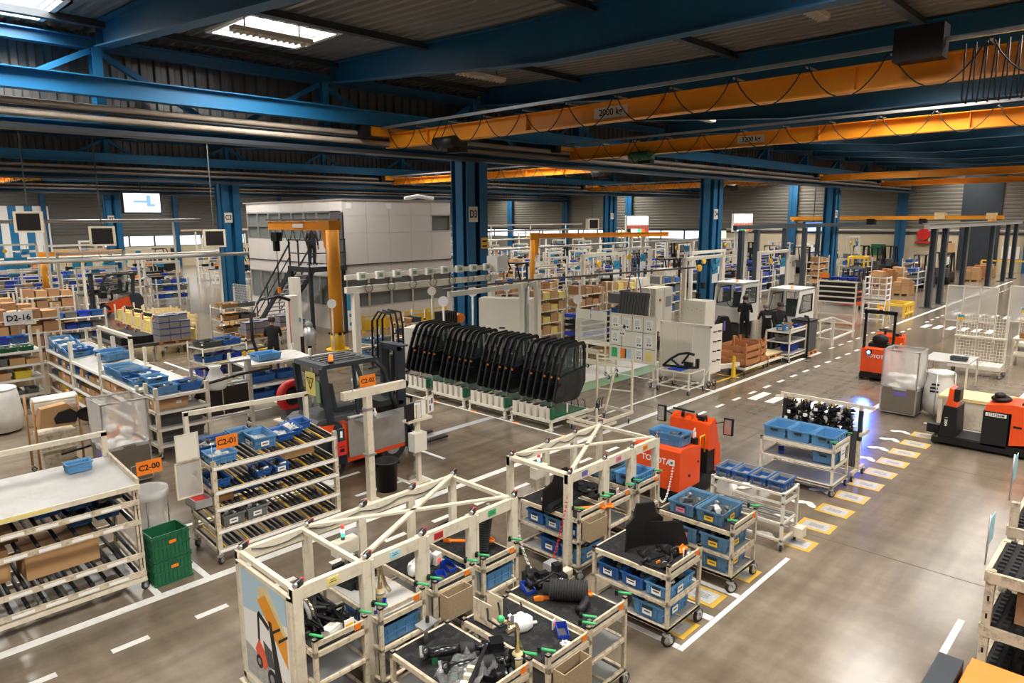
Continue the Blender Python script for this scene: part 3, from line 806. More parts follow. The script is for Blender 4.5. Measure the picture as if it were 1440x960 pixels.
def m_small_tray(m='deep_blue', L=0.16, W=0.10, H=0.08):
    b = B(m)
    b.prism([(-L/2, 0), (L/2, 0), (L/2, H), (L*0.15, H), (-L/2, H*0.45)], -W/2, -W/2+0.004, 'y'); b.prism([(-L/2, 0), (L/2, 0), (L/2, H), (L*0.15, H), (-L/2, H*0.45)], W/2-0.004, W/2, 'y')
    b.box(-L/2, L/2, -W/2, W/2, 0, 0.005); b.box(L/2-0.005, L/2, -W/2, W/2, 0, H); b.box(-L/2, -L/2+0.005, -W/2, W/2, 0, H*0.45)
    b.box(-L*0.3, L*0.35, -W*0.35, W*0.35, 0.005, H*0.3, 'dark_grey')
    return b.out('tray')
def m_cover():
    b = B('black')
    b.prism([(-0.42, 0), (0.42, 0), (0.40, 0.30), (0.20, 0.33), (0.14, 0.45), (-0.12, 0.46), (-0.18, 0.34), (-0.40, 0.28)], -0.012, 0.012, 'y')
    b.prism([(-0.38, 0.0), (0.38, 0.0), (0.30, 0.06), (-0.30, 0.06)], -0.10, 0.012, 'y'); b.box(-0.4, 0.4, -0.12, 0.0, 0, 0.02)
    return b.out('cover')
def m_card():
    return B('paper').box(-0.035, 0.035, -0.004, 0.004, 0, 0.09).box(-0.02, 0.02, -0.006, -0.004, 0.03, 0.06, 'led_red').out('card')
M_ARM = m_orange_arm(); M_RES = m_reservoir(); M_HOSE = m_hose(); M_ELB = m_elbow(); M_AX = m_axle(); M_COP = m_copper(); M_TRAY = m_small_tray(); M_COVER = m_cover(); M_CARD = m_card()

# ---- flow racks with rollers
def flow_rack(name, label, loc, L, D, levels, H, rz=0.0, m='cream_worn', roller_step=0.16, tilt=0.06, group=None, rollers=True, yellow=False, post_w=0.06, wheels=True, posts=None, both=True):
    """local x along the front (length L), y into the depth D; shelves tilt towards the front"""
    t = thing(name, label, 'rack', loc, rz, group)
    wr = 0.06; z0 = 0.15 if wheels else 0.0
    for x in posts or (post_w/2, L-post_w/2):
        for y, top in ((post_w/2, H), (D-post_w/2, H+0.02)):
            obj('post', cached(('rpost', post_w, round(top-z0, 3), m), lambda: B(m).box(-post_w/2, post_w/2, -post_w/2, post_w/2, 0, top-z0).out('post')), t, (x, y, z0))
            if wheels: caster(t, (x, y, 0), wr, 0.6)
    rm = cached(('roller', round(D, 2)), lambda: B('black').tube((0, 0.06, 0), (0, D-0.06, 0), 0.02, 7).box(-0.012, 0.012, 0.02, 0.06, -0.006, 0.006, 'galv').out('roller'))
    ym = cached(('guide', round(D, 2)), lambda: B('yellow').box(-0.006, 0.006, 0.05, D-0.05, 0.0, 0.022).out('guide_strip'))
    for z in levels:
        dz = tilt*D
        sh = obj('shelf_frame', B(m).bar((0, 0.01, z), (L, 0.01, z), 0.03, 0.06).bar((0, D-0.01, z+dz), (L, D-0.01, z+dz), 0.03, 0.06).bar((0.015, 0, z-0.01), (0.015, D, z+dz-0.01), 0.03, 0.05).bar((L-0.015, 0, z-0.01), (L-0.015, D, z+dz-0.01), 0.03, 0.05), t)
        obj('price_strip', B('paper').box(0.02, L-0.02, -0.008, -0.005, z-0.018, z+0.018), sh)
        if rollers:
            n = int(L/roller_step)
            for i in range(n):
                x = (i+0.5)*L/n
                mm = ym if (yellow and i % 4 == 1) else rm
                obj('guide_strip' if mm is ym else 'roller', mm, sh, (x, 0, z+0.005), rot=(math.atan(tilt), 0, 0))
        else:
            obj('shelf_panel', B('tabletop').add([(0, 0, z), (L, 0, z), (L, D, z+dz), (0, D, z+dz), (0, 0, z+0.012), (L, 0, z+0.012), (L, D, z+dz+0.012), (0, D, z+dz+0.012)], [(3, 2, 1, 0), (4, 5, 6, 7), (0, 1, 5, 4), (1, 2, 6, 5), (2, 3, 7, 6), (3, 0, 4, 7)]), sh)
    return t

# ================================================================ FOREGROUND: CREAM PORTAL FRAMES AND THEIR CARTS
def stack_light(parent, loc, s=1.0):
    b = B('dark_grey').tube((0, 0, 0), (0, 0, 0.035*s), 0.022*s, 10)
    o = obj('signal_lamp', b, parent, loc)
    for i, m in enumerate(('green', 'led_box', 'led_red')):
        obj('lens', B(m if m != 'green' else 'led_green').tube((0, 0, (0.035+0.045*i)*s), (0, 0, (0.078+0.045*i)*s), 0.021*s, 10), o)
    return o
def portal(label, loc, L, W, H, px, poster, cards, x_cross):
    t = thing('portal_frame', label, 'frame', loc)
    for x in px:
        for (y, sy) in ((0.0, 0.085), (W, 0.06)):
            b = B('cream').box(-0.045, 0.045, -sy/2, sy/2, 0.02, H).box(-0.08, 0.08, -0.07, 0.07, 0, 0.02)
            if y == 0 and 0 < x < L: b.box(0.05, 0.085, -sy/2, sy/2, 0.02, H-0.02).box(0.046, 0.05, -0.01, 0.01, 0.2, H*0.72, 'galv')
            b.box(-0.047, 0.047, -sy/2-0.002, sy/2+0.002, 0.02, 0.22, 'cream_worn')
            obj('post', b, t, (x, y, 0))
            se = B('galv').tube((-0.06, 0, 0.03), (0.06, 0.0, 0.03), 0.022, 8).box(-0.03, 0.05, -0.025, 0.025, 0, 0.05, 'black').box(0.05, 0.075, -0.02, 0.02, 0.01, 0.05, 'red')
            obj('sensor', se, t, (x+0.03, y, H), 0.5)
    for y in (0.0, W):
        obj('long_beam', B('cream').box(-0.045, L+0.045, y-0.028, y+0.028, H-0.125, H-0.002), t)
    for x in (0.0, L, x_cross): obj('cross_beam', B('cream').box(x-0.024, x+0.024, 0.028, W-0.028, H-0.055, H-0.01), t)
    for a, b_ in (((x_cross+0.05, W-0.03), (L-0.03, 0.03)), ((L-0.03, W-0.03), (x_cross+0.05, 0.03))):
        obj('diagonal', B('cream').bar((a[0], a[1], H+0.012), (b_[0], b_[1], H+0.012), 0.055, 0.025), t)
    cab = [(0.1+(L-0.2)*i/20, W-0.035, H-0.02-0.06*abs(math.sin(i*0.65))) for i in range(21)]
    obj('cable', B('dark_grey').path(cab, 0.006, 5), t)
    for (x, m) in cards:
        obj('sign_card', B(m).box(x-0.06, x+0.06, -0.032, -0.028, H-0.10, H-0.03).box(x-0.04, x+0.04, -0.033, -0.032, H-0.075, H-0.068, 'dark_grey').box(x-0.03, x+0.03, -0.033, -0.032, H-0.055, H-0.05, 'dark_grey'), t)
    bx = obj('control_box', B('cream_clean').box(-0.14, 0.14, -0.06, 0.06, 0, 0.16).box(-0.13, 0.13, -0.065, -0.06, 0.01, 0.15, 'cream'), t, (x_cross+0.42, W-0.12, H-0.40))
    stack_light(bx, (-0.02, 0, 0.16))
    obj('bracket', B('cream').bar((x_cross+0.42, W-0.10, 0.02), (x_cross+0.42, W-0.10, H-0.40), 0.05), t)
    if poster:
        # printed board on the end, facing -X; u runs along -Y (reading direction)
        bd = obj('poster_board', B('cream_clean').box(-0.02, 0.0, 0.0, W-0.12, 0.16, H-0.10), t, (-0.03, 0.06, 0))
        w_ = W-0.12; hh = H-0.26
        def uv(u, v): return (w_*(1-u), 0.16+0.03+(hh-0.06)*v)
        def poly(m, pts, d, name='print'):
            b = B(m); P_ = [uv(0.04+0.92*u, v) for u, v in pts]
            b.prism(P_, -0.02-d, -0.02, 'x'); return obj(name, b, bd)
        poly('paper', [(0, 0), (1, 0), (1, 1), (0, 1)], 0.002)
        poly('sky_print', [(0, 0.62), (1, 0.75), (1, 1), (0, 1)], 0.0025)
        poly('print_grey', [(0, 0), (1, 0), (1, 0.16), (0, 0.30)], 0.003)
        poly('crane_orange', [(0.36, 0.80), (0.56, 0.90), (0.98, 0.62), (0.98, 0.36)], 0.004)
        poly('wood_yellow', [(0.36, 0.80), (0.42, 0.94), (0.60, 0.985), (0.56, 0.90)], 0.0045)
        poly('wood_yellow', [(0.60, 0.985), (0.56, 0.90), (0.98, 0.60), (0.98, 0.68)], 0.0045)
        for a in (0.66, 0.80): poly('black', [(a, 0.60-0.25*(a-0.66)), (a+0.20, 0.70-0.2*(a-0.66)), (a+0.20, 0.675-0.2*(a-0.66)), (a, 0.57-0.25*(a-0.66))], 0.005)
        poly('crane_orange', [(0.86, 0.0), (1, 0.0), (1, 0.18), (0.86, 0.22)], 0.005)
        # print of a forklift truck
        poly('red_orange', [(0.24, 0.30), (0.34, 0.42), (0.46, 0.34), (0.52, 0.22), (0.44, 0.16), (0.30, 0.22)], 0.006)
        poly('black', [(0.34, 0.66), (0.38, 0.68), (0.36, 0.40), (0.32, 0.42)], 0.006)
        poly('black', [(0.34, 0.66), (0.58, 0.58), (0.60, 0.62), (0.38, 0.70)], 0.006)
        poly('dark_grey', [(0.44, 0.44), (0.62, 0.40), (0.66, 0.24), (0.50, 0.22)], 0.0055)
        poly('black', [(0.60, 0.68), (0.66, 0.68), (0.86, 0.06), (0.70, 0.04), (0.66, 0.30)], 0.0062)
        for (u, v, r) in ((0.32, 0.20, 0.075), (0.60, 0.13, 0.10)):
            poly('black', [(u+r*math.cos(2*PI*i/14), v+r*0.85*math.sin(2*PI*i/14)) for i in range(14)], 0.0066)
            poly('grey', [(u+r*0.5*math.cos(2*PI*i/12), v+r*0.42*math.sin(2*PI*i/12)) for i in range(12)], 0.007)
        obj('end_frame', B('cream').box(-0.03, 0.01, -0.06, 0.0, 0, H-0.09).box(-0.03, 0.01, W-0.12, W-0.07, 0, H-0.09).box(-0.03, 0.01, -0.06, W-0.07, 0.08, 0.14).box(-0.03, 0.01, -0.06, W-0.07, H-0.12, H-0.08), t, (-0.03, 0.06, 0))
    return t
portal('cream portal frame with a forklift poster on its end board', (2.75, 5.32, 0), 2.76, 1.06, 1.42, [0, 0.72, 1.40, 2.10, 2.76], True, [(0.36, 'pale_yellow'), (1.06, 'cyan_card'), (1.62, 'red'), (2.40, 'green_grip')], 0.68)
portal('cream portal frame without a poster, beside the red tow tractor', (6.53, 5.32, 0), 2.02, 1.02, 1.42, [0, 0.74, 1.38, 2.02], False, [(0.30, 'violet'), (1.05, 'pink'), (1.70, 'orange')], 0.05)

SITE = 'parts carts around the portal frames'
G1 = [(2.80, 'first'), (3.50, 'second'), (4.18, 'third'), (4.86, 'last')]
C1 = [cart('worn cream parts cart with a tangle of black cables, beside the forklift poster', (2.80, 5.14, 0), 0.56, 1.06, group=SITE),
      cart('worn cream parts cart carrying copper pipes and an amber canister inside the poster frame', (3.50, 5.14, 0), 0.55, 1.06, deck='tabletop', group=SITE),
      cart('worn cream parts cart with wicker basket and blue trays inside the poster frame', (4.18, 5.14, 0), 0.55, 1.06, basket=True, group=SITE),
      cart('worn cream parts cart with an upright black air intake inside the poster frame', (4.86, 5.14, 0), 0.56, 1.06, group=SITE)]
C2 = [cart('parts cart with orange arm and wicker basket inside the plain portal frame', (6.56, 5.16, 0), 0.58, 1.06, basket=True, group=SITE),
      cart('parts cart with a small white card on deck inside the plain portal frame', (7.20, 5.16, 0), 0.52, 1.06, group=SITE),
      cart('parts cart with big blue bins on deck inside the plain portal frame', (7.88, 5.16, 0), 0.56, 1.06, group=SITE)]
DZ = 0.838
# cart 1: cables
b = B('black')
for i in range(9):
    r = random.Random(i)
    pts = [(r.uniform(0, .45), r.uniform(0, .8), 0.02+0.05*(j % 3)+r.uniform(0, .05)) for j in range(7)]
    b.path(pts, 0.016, 6)
b.torus((0.12, 0.35, 0.12), 0.12, 0.02, 'x', 16, 6, 'grey'); b.torus((0.17, 0.36, 0.12), 0.11, 0.018, 'x', 16, 6, 'copper')
place('cable_tangle', b.out('cables'), (2.84, 5.25, DZ), 0, 'tangle of black cables with coiled steel hoses on cart beside the poster', 'cables')
place('hydraulic_cylinders', B('black_gloss').tube((0, 0, 0.05), (0, 0.7, 0.05), 0.035, 10).tube((0.09, 0.05, 0.05), (0.09, 0.78, 0.05), 0.04, 10).tube((0.18, 0, 0.05), (0.18, 0.66, 0.05), 0.035, 10).box(-0.03, 0.22, 0.1, 0.16, 0.0, 0.09).out('cyl'), (3.10, 5.36, DZ), 0, 'row of glossy black hydraulic cylinders on the cart beside the poster', 'machine part')
place('white_block', B('cream_clean').box(-0.09, 0.09, -0.05, 0.05, 0, 0.08).box(-0.07, 0.07, -0.052, -0.05, 0.02, 0.06, 'paper').out('blk'), (3.08, 5.30, DZ), 0.3, 'small cream block with paper label among the black cables', 'block')
place('instruction_card', B('paper').box(-0.05, 0.05, -0.004, 0.004, 0, 0.13).box(-0.04, 0.04, -0.006, -0.004, 0.06, 0.09, 'yellow').out('card'), (3.20, 5.20, DZ), 0, 'white card with yellow stripe standing on the cable cart', 'card')
# cart 2: copper pipes, black casting
place('pipe_assembly', M_COP, (3.66, 5.40, DZ), 0.0, 'copper pipe pair on an amber canister, inside the poster frame', 'pipes')
place('gearbox_casting', m_casting(5, 0.42, 0.45, 0.22), (3.80, 5.95, DZ), 0.2, 'black gearbox casting behind the copper pipes in the poster frame', 'machine part')
place('small_tray', M_TRAY, (3.62, 5.30, DZ), 0.8, 'small blue tray beside the amber canister', 'tray')
# cart 3: white reservoir, blue trays
place('coolant_reservoir', M_RES, (4.32, 5.62, DZ), 0.5, 'white plastic coolant reservoir on the cart with two blue trays', 'reservoir')
place('small_tray', M_TRAY, (4.40, 5.30, DZ), 1.2, 'small deep blue tray on the wicker basket cart', 'tray', 'blue trays on the wicker basket cart')
place('small_tray', M_TRAY, (4.60, 5.42, DZ), 1.6, 'small deep blue tray on the wicker basket cart', 'tray', 'blue trays on the wicker basket cart')
place('steel_ring', B('galv').torus((0, 0, 0.1), 0.1, 0.02, 'x', 16, 6).out('ring'), (4.48, 5.68, DZ), 0.3, 'upright steel ring behind the blue trays', 'machine part')
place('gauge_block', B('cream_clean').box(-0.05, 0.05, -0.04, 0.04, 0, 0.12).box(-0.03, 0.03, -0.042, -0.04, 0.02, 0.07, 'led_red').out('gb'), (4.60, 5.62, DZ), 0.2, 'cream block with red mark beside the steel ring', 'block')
# cart 4: orange arm, black intake
place('steel_lever', M_ARM, (4.98, 5.95, DZ), -0.9, 'orange steel arm on the cart with the upright intake', 'machine part')
place('air_intake', M_HOSE, (5.18, 5.50, DZ), 0, 'upright ribbed black air intake hanging from a chain', 'hose', rot=(0.2, -1.25, 0.3))
place('arm_bracket', B('black').box(-0.08, 0.08, -0.01, 0.01, 0, 0.2).box(-0.08, -0.06, -0.06, 0.01, 0, 0.2).box(-0.02, 0.1, -0.012, -0.01, 0.1, 0.14, 'cream').out('br'), (5.05, 6.02, DZ), 0.2, 'upright black bracket behind the orange arm', 'bracket')
# carts in the second portal
place('seat_cover', M_COVER, (6.86, 5.72, DZ), 0.1, 'folded black plastic cover standing inside the plain portal frame', 'cover')
place('steel_lever', M_ARM, (6.72, 5.45, DZ), -0.75, 'orange steel arm lying before the folded black cover', 'machine part')
place('cream_plate', B('cream_clean').prism([(0, 0), (0.28, 0), (0.24, 0.12), (0.02, 0.12)], 0, 0.02, 'z').out('pl'), (6.66, 5.86, DZ), -0.5, 'cream plate lying beside the folded black cover', 'plate')
place('fittings', m_casting(9, 0.38, 0.5, 0.1), (7.44, 5.75, DZ), 0.1, 'black fittings spread on the deck of the middle portal cart', 'machine part')
place('instruction_card', M_CARD, (7.58, 5.30, DZ), 0.2, 'small white card with red print on the middle portal cart', 'card')
BIG = (0.58, 0.38, 0.20)
for i, (y, x, m) in enumerate(((5.42, 8.16, 'light_blue_bin'), (5.82, 8.16, 'slate_blue_bin'))):
    bin_((x, y, DZ), 0, (0.50, 0.36, 0.17), m, 'big blue bin on the top deck of the last portal cart', 'bins on the last portal cart', fill='dark' if i else None, card=None)
place('rail_profile', B('blue_bin').box(-0.35, 0.35, -0.05, 0.05, 0, 0.05).box(-0.35, 0.35, -0.05, -0.04, 0.05, 0.1).out('rp'), (7.42, 6.05, DZ), 0.6, 'blue plastic profile laid across the middle portal cart', 'profile')
# bins on lower shelves
def shelf_bins(x, y0, z, n, size, mats, label, group, fill='dark', card='paper', step=None):
    step = step or size[1]+0.02
    for i in range(n):
        bin_((x, y0+step*i, z), 0, size, mats[i % len(mats)], label, group, card, fill)
for (x, y, nm, z) in ((3.78, 5.34, 'copper pipe cart', 0.53), (5.14, 5.34, 'upright intake cart', 0.53)):
    shelf_bins(x, y, z, 2, (0.46, 0.34, 0.19), ['light_blue_bin', 'blue_bin'], 'blue bin on the shelf of the '+nm, 'bins on the shelf of the '+nm, 'dark', None)
shelf_bins(6.85, 5.34, 0.53, 3, (0.46, 0.30, 0.17), ['blue_bin', 'light_blue_bin'], 'blue bin on the middle shelf of the orange-arm cart in the plain portal', 'bins on the shelf of the plain portal', 'dark', 'paper')
shelf_bins(6.85, 5.36, 0.18, 2, (0.46, 0.34, 0.20), ['light_blue_bin', 'blue_bin'], 'blue bin on the bottom shelf of the plain portal cart', 'bins on the low shelf of the plain portal', 'mixed', 'paper')
# free carts in front
cA = cart('worn cream parts cart with ribbed black hose and orange arm on deck', (4.70, 3.56, 0), 0.60, 1.08, group=SITE)
cB = cart('worn cream parts cart with white reservoir and wire basket on its end', (4.05, 3.50, 0), 0.60, 1.10, basket=True, group=SITE)
cC = cart('worn cream parts cart loaded with black drive axles and clear film', (3.30, 3.62, 0), 0.68, 1.10, h=0.80, group=SITE)
cD = cart('cream parts cart with a black seat shell on top, on the floor box', (6.10, 3.58, 0), 0.70, 1.02, shelves=(0.50, 0.215), group=SITE, grips=False, wr=0.08)
cE = cart('cream parts cart with four blue bins with yellow cards on deck', (7.60, 3.60, 0), 0.66, 1.08, h=0.80, shelves=(0.47, 0.215), deck='rubber', group=SITE, wr=0.08)
place('air_hose', M_HOSE, (5.12, 3.92, DZ), 2.2, 'thick ribbed black air hose lying on the front cart', 'hose')
place('elbow_hose', M_ELB, (4.86, 3.82, DZ), 0.1, 'curved black rubber elbow beside the thick ribbed hose', 'hose')
place('steel_lever', M_ARM, (4.76, 4.30, DZ), -0.72, 'orange steel arm on the cart with the ribbed hose', 'machine part')
place('small_tray', M_TRAY, (4.86, 4.48, DZ), 1.3, 'small deep blue tray behind the orange arm on the hose cart', 'tray')
place('pump_casting', m_casting(21, 0.46, 0.30, 0.20), (5.10, 4.45, DZ), -0.3, 'black pump casting at the far end of the hose cart', 'machine part')
place('profile_post', B('cream').box(-0.02, 0.02, -0.02, 0.02, 0, 0.16).box(-0.02, 0.14, -0.02, 0.02, 0, 0.03).out('pp'), (5.06, 4.20, DZ), 0.2, 'short cream angle post on the hose cart', 'post')
place('coolant_reservoir', M_RES, (4.32, 4.08, DZ), -0.4, 'white plastic reservoir on the cart with the star-shaped knob', 'reservoir')
place('small_tray', M_TRAY, (4.52, 3.74, DZ), 0.9, 'small deep blue tray on the white reservoir cart', 'tray')
st_ = [(0.05*(1 if i % 2 else 0.66)*math.cos(2*PI*i/14), 0.05*(1 if i % 2 else 0.66)*math.sin(2*PI*i/14)) for i in range(14)]
place('star_knob', B('paper').ring(st_, [(p[0]*0.45, p[1]*0.45) for p in st_], 0, 0.018, 'z').out('star'), (4.42, 3.62, DZ), 0, 'flat white star-shaped knob on the reservoir cart', 'knob')
place('instruction_card', M_CARD, (4.54, 3.86, DZ), 0.3, 'white card with red print beside the blue tray on the reservoir cart', 'card')
b = B('cream_worn').box(0, 0.012, 0, 0.24, 0, 0.24).box(0.14, 0.152, 0, 0.2, 0, 0.26).box(0, 0.15, 0.0, 0.22, 0, 0.012).path([(0.0, 0.05, 0.2), (-0.04, 0.0, 0.12), (0.02, -0.1, 0.06), (0.12, -0.16, 0.1), (0.15, -0.05, 0.2)], 0.011, 6, 'black').path([(0.14, 0.05, 0.2), (0.1, -0.02, 0.1), (0.2, -0.1, 0.04), (0.3, -0.14, 0.06), (0.34, -0.05, 0.16)], 0.011, 6, 'black')
place('cable_holder', b.out('ch'), (4.12, 4.26, DZ), 0, 'cream cable holder with black cables at the end of the reservoir cart', 'holder')
for i, (x, y) in enumerate(((3.42, 4.36), (3.40, 4.08))):
    place('drive_axle', M_AX, (x, y, 0.81), -0.62+0.04*i, 'black drive axle with ribbed boot on the axle cart', 'axle', 'drive axles on the axle cart')
place('axle_block', m_casting(31, 0.42, 0.30, 0.15, 'black_gloss'), (3.78, 3.90, 0.81), 0.5, 'black machined block at the end of the drive axles', 'machine part')
place('pipe_assembly', M_COP, (3.88, 3.72, 0.81), 0.2, 'copper pipe pair on an amber canister, on the axle cart', 'pipes')
bb = B('film_thin')
r = random.Random(3); n = 9
vs = [(0.055*i, 0.045*j, 0.03+0.09*r.random()) for i in range(n) for j in range(n)]
bb.add(vs, [(i*n+j, (i+1)*n+j, (i+1)*n+j+1, i*n+j+1) for i in range(n-1) for j in range(n-1)])
place('plastic_film', bb.out('film'), (3.30, 3.70, 0.84), 0.15, 'crumpled clear plastic film on the axle cart', 'plastic film')
place('panel_shell', B('black').box(0, 0.62, 0, 0.03, 0, 0.16).box(0, 0.03, 0, 0.2, 0, 0.12).box(0.1, 0.14, 0.03, 0.10, 0, 0.14, 'cream').box(0.2, 0.24, 0.03, 0.10, 0, 0.14, 'cream').box(0.3, 0.34, 0.03, 0.1, 0, 0.14, 'cream').out('ps'), (3.28, 3.66, 0.81), 0.55, 'long black shell with cream ribs at the corner of the axle cart', 'machine part')
place('clamp_fixture', B('galv').prism([(-0.1, -0.05), (0.1, -0.07), (0.12, 0.05), (-0.06, 0.08)], 0.16, 0.175, 'z').tube((0, 0, 0), (0, 0, 0.16), 0.02, 8).tube((0.03, 0, 0.17), (0.03, 0, 0.23), 0.018, 8, 'black').out('cf'), (3.62, 4.60, 0.81), 0.3, 'shiny steel clamp fixture at the back of the axle cart', 'fixture')
place('pin', B('galv').tube((0, 0, 0.02), (0.10, 0, 0.02), 0.02, 8).tube((0.04, 0.05, 0.015), (0.12, 0.05, 0.015), 0.014, 8).out('pin'), (3.78, 3.66, 0.81), 0.9, 'two short shiny steel pins on the axle cart', 'pins')
# seat shell cart
b = B('black'); b.prism([(-0.26, 0.0), (0.26, 0.0), (0.25, 0.34), (0.15, 0.42), (0.12, 0.55), (-0.12, 0.57), (-0.16, 0.42), (-0.25, 0.34)], 0, 0.03, 'y')
b.prism([(-0.28, 0), (0.28, 0), (0.22, 0.05), (-0.22, 0.05)], -0.3, 0.02, 'y'); b.tube((-0.15, -0.25, 0.08), (-0.15, -0.1, 0.02), 0.05, 9); b.tube((0.12, -0.28, 0.1), (0.12, -0.1, 0.02), 0.05, 9); b.torus((0.18, -0.3, 0.06), 0.05, 0.02, 'y', 12, 6)
place('seat_shell', b.out('shell'), (6.46, 4.12, DZ), -0.35, 'tall black seat shell standing on the floor-box cart', 'seat shell')
place('side_cover', B('black').prism([(-0.3, 0.0), (0.3, 0.0), (0.2, 0.3), (-0.3, 0.34)], 0, 0.02, 'y').out('sc'), (6.66, 3.98, DZ), -0.6, 'black wedge-shaped side cover beside the seat shell', 'cover')
place('bracket_tray', m_casting(41, 0.5, 0.36, 0.09), (6.38, 3.86, DZ), 0.2, 'black tray of brackets before the seat shell', 'machine part')
place('steel_lever', M_ARM, (6.20, 3.80, DZ+0.01), -0.15, 'orange steel arm at the foot of the seat shell', 'machine part')
place('instruction_card', M_CARD, (6.60, 3.70, DZ), 0.4, 'white card with red print at the foot of the seat shell', 'card')
place('steel_tube', B('alu').tube((0, 0, 0.02), (0.16, 0.02, 0.02), 0.018, 8).out('stube'), (6.62, 3.66, DZ), 0.3, 'short bright steel tube at the end of the seat shell cart', 'tube')
shelf_bins(6.42, 3.76, 0.51, 3, (0.56, 0.31, 0.15), ['light_blue_bin', 'blue_bin', 'blue_bin'], 'blue bin on the upper shelf of the seat shell cart', 'bins on the upper shelf of the seat shell cart', 'dark', 'paper', 0.325)
bin_((6.42, 3.86, 0.22), 0.0, (0.58, 0.40, 0.19), 'light_blue_bin', 'light blue bin of bagged parts on the lower shelf of the seat shell cart', None, 'paper', 'bags')
place('steel_bar', B('dark_grey').bar((0, 0, 0.02), (0.5, 0.3, 0.02), 0.04, 0.03).out('sb'), (6.25, 4.2, 0.22), 0.1, 'dark steel bar laid behind the bagged parts bin', 'bar')
# yellow-card cart
for i, (y, m, c) in enumerate(((3.95, 'slate_blue_bin', 'yellow'), (4.35, 'slate_blue_bin', 'pink'))):
    bin_((7.92, y, 0.806), 0, (0.58, 0.38, 0.17), m, 'open slate blue bin with %s card on deck beside the ribbed mat' % c, None, c, 'mixed')
for z, n_, gl in ((0.475, 2, 'middle'), (0.22, 1, 'bottom')):
    for i in range(n_):
        bin_((7.92, 3.88+0.42*i, z), 0, (0.58, 0.39, 0.20), 'slate_blue_bin', 'slate blue bin on the %s shelf of the cart with yellow cards' % gl, 'slate bins of the yellow card cart, %s shelf' % gl, 'yellow' if i == 0 else 'pink', 'dark')
place('white_roll', B('white').tube((0, 0, 0.05), (0.12, 0.05, 0.05), 0.04, 10).out('wr'), (7.86, 3.93, 0.86), 0.4, 'small white roll inside the bin with the yellow card', 'roll')
# chains
def chain(label, p0, p1, sag, red_from=0.5, n=34):
    b = B('white'); p0, p1 = Vector(p0), Vector(p1)
    for i in range(n):
        s = (i+0.5)/n; p = p0.lerp(p1, s); p.z -= sag*4*s*(1-s)
        b.torus(p, 0.016, 0.005, 'xyz'[i % 2 if i % 2 else 2], 8, 4, 'red' if s > red_from else 'white')
    return place('plastic_chain', b.out('chain'), (0, 0, 0), 0, label, 'chain')
chain('red and white plastic chain hanging between the two portal frames', (5.56, 5.30, 1.05), (6.50, 5.30, 1.15), 0.85, 0.35, 60)
chain('white plastic chain hanging above the upright intake', (5.30, 5.5, 1.36), (5.20, 5.5, 1.20), 0.0, 0.7, 10)
chain('white plastic chain on the back of the red tow tractor', (9.47, 5.55, 0.72), (8.62, 5.30, 0.55), 0.35, 2.0, 34)
# coupling between the trains
place('tow_coupling', B('cream').box(0, 0.62, -0.05, 0.05, 0.30, 0.36).box(0.08, 0.3, -0.12, 0.12, 0.36, 0.38).tube((0.15, 0, 0), (0.15, 0, 0.30), 0.03, 8).box(0.2, 0.36, -0.07, 0.07, 0.38, 0.56, 'grey').box(0.05, 0.25, -0.1, 0.1, 0, 0.02).out('cpl'), (5.62, 5.05, 0), 0, 'cream tow coupling with grey box between the two portal frames', 'coupling')

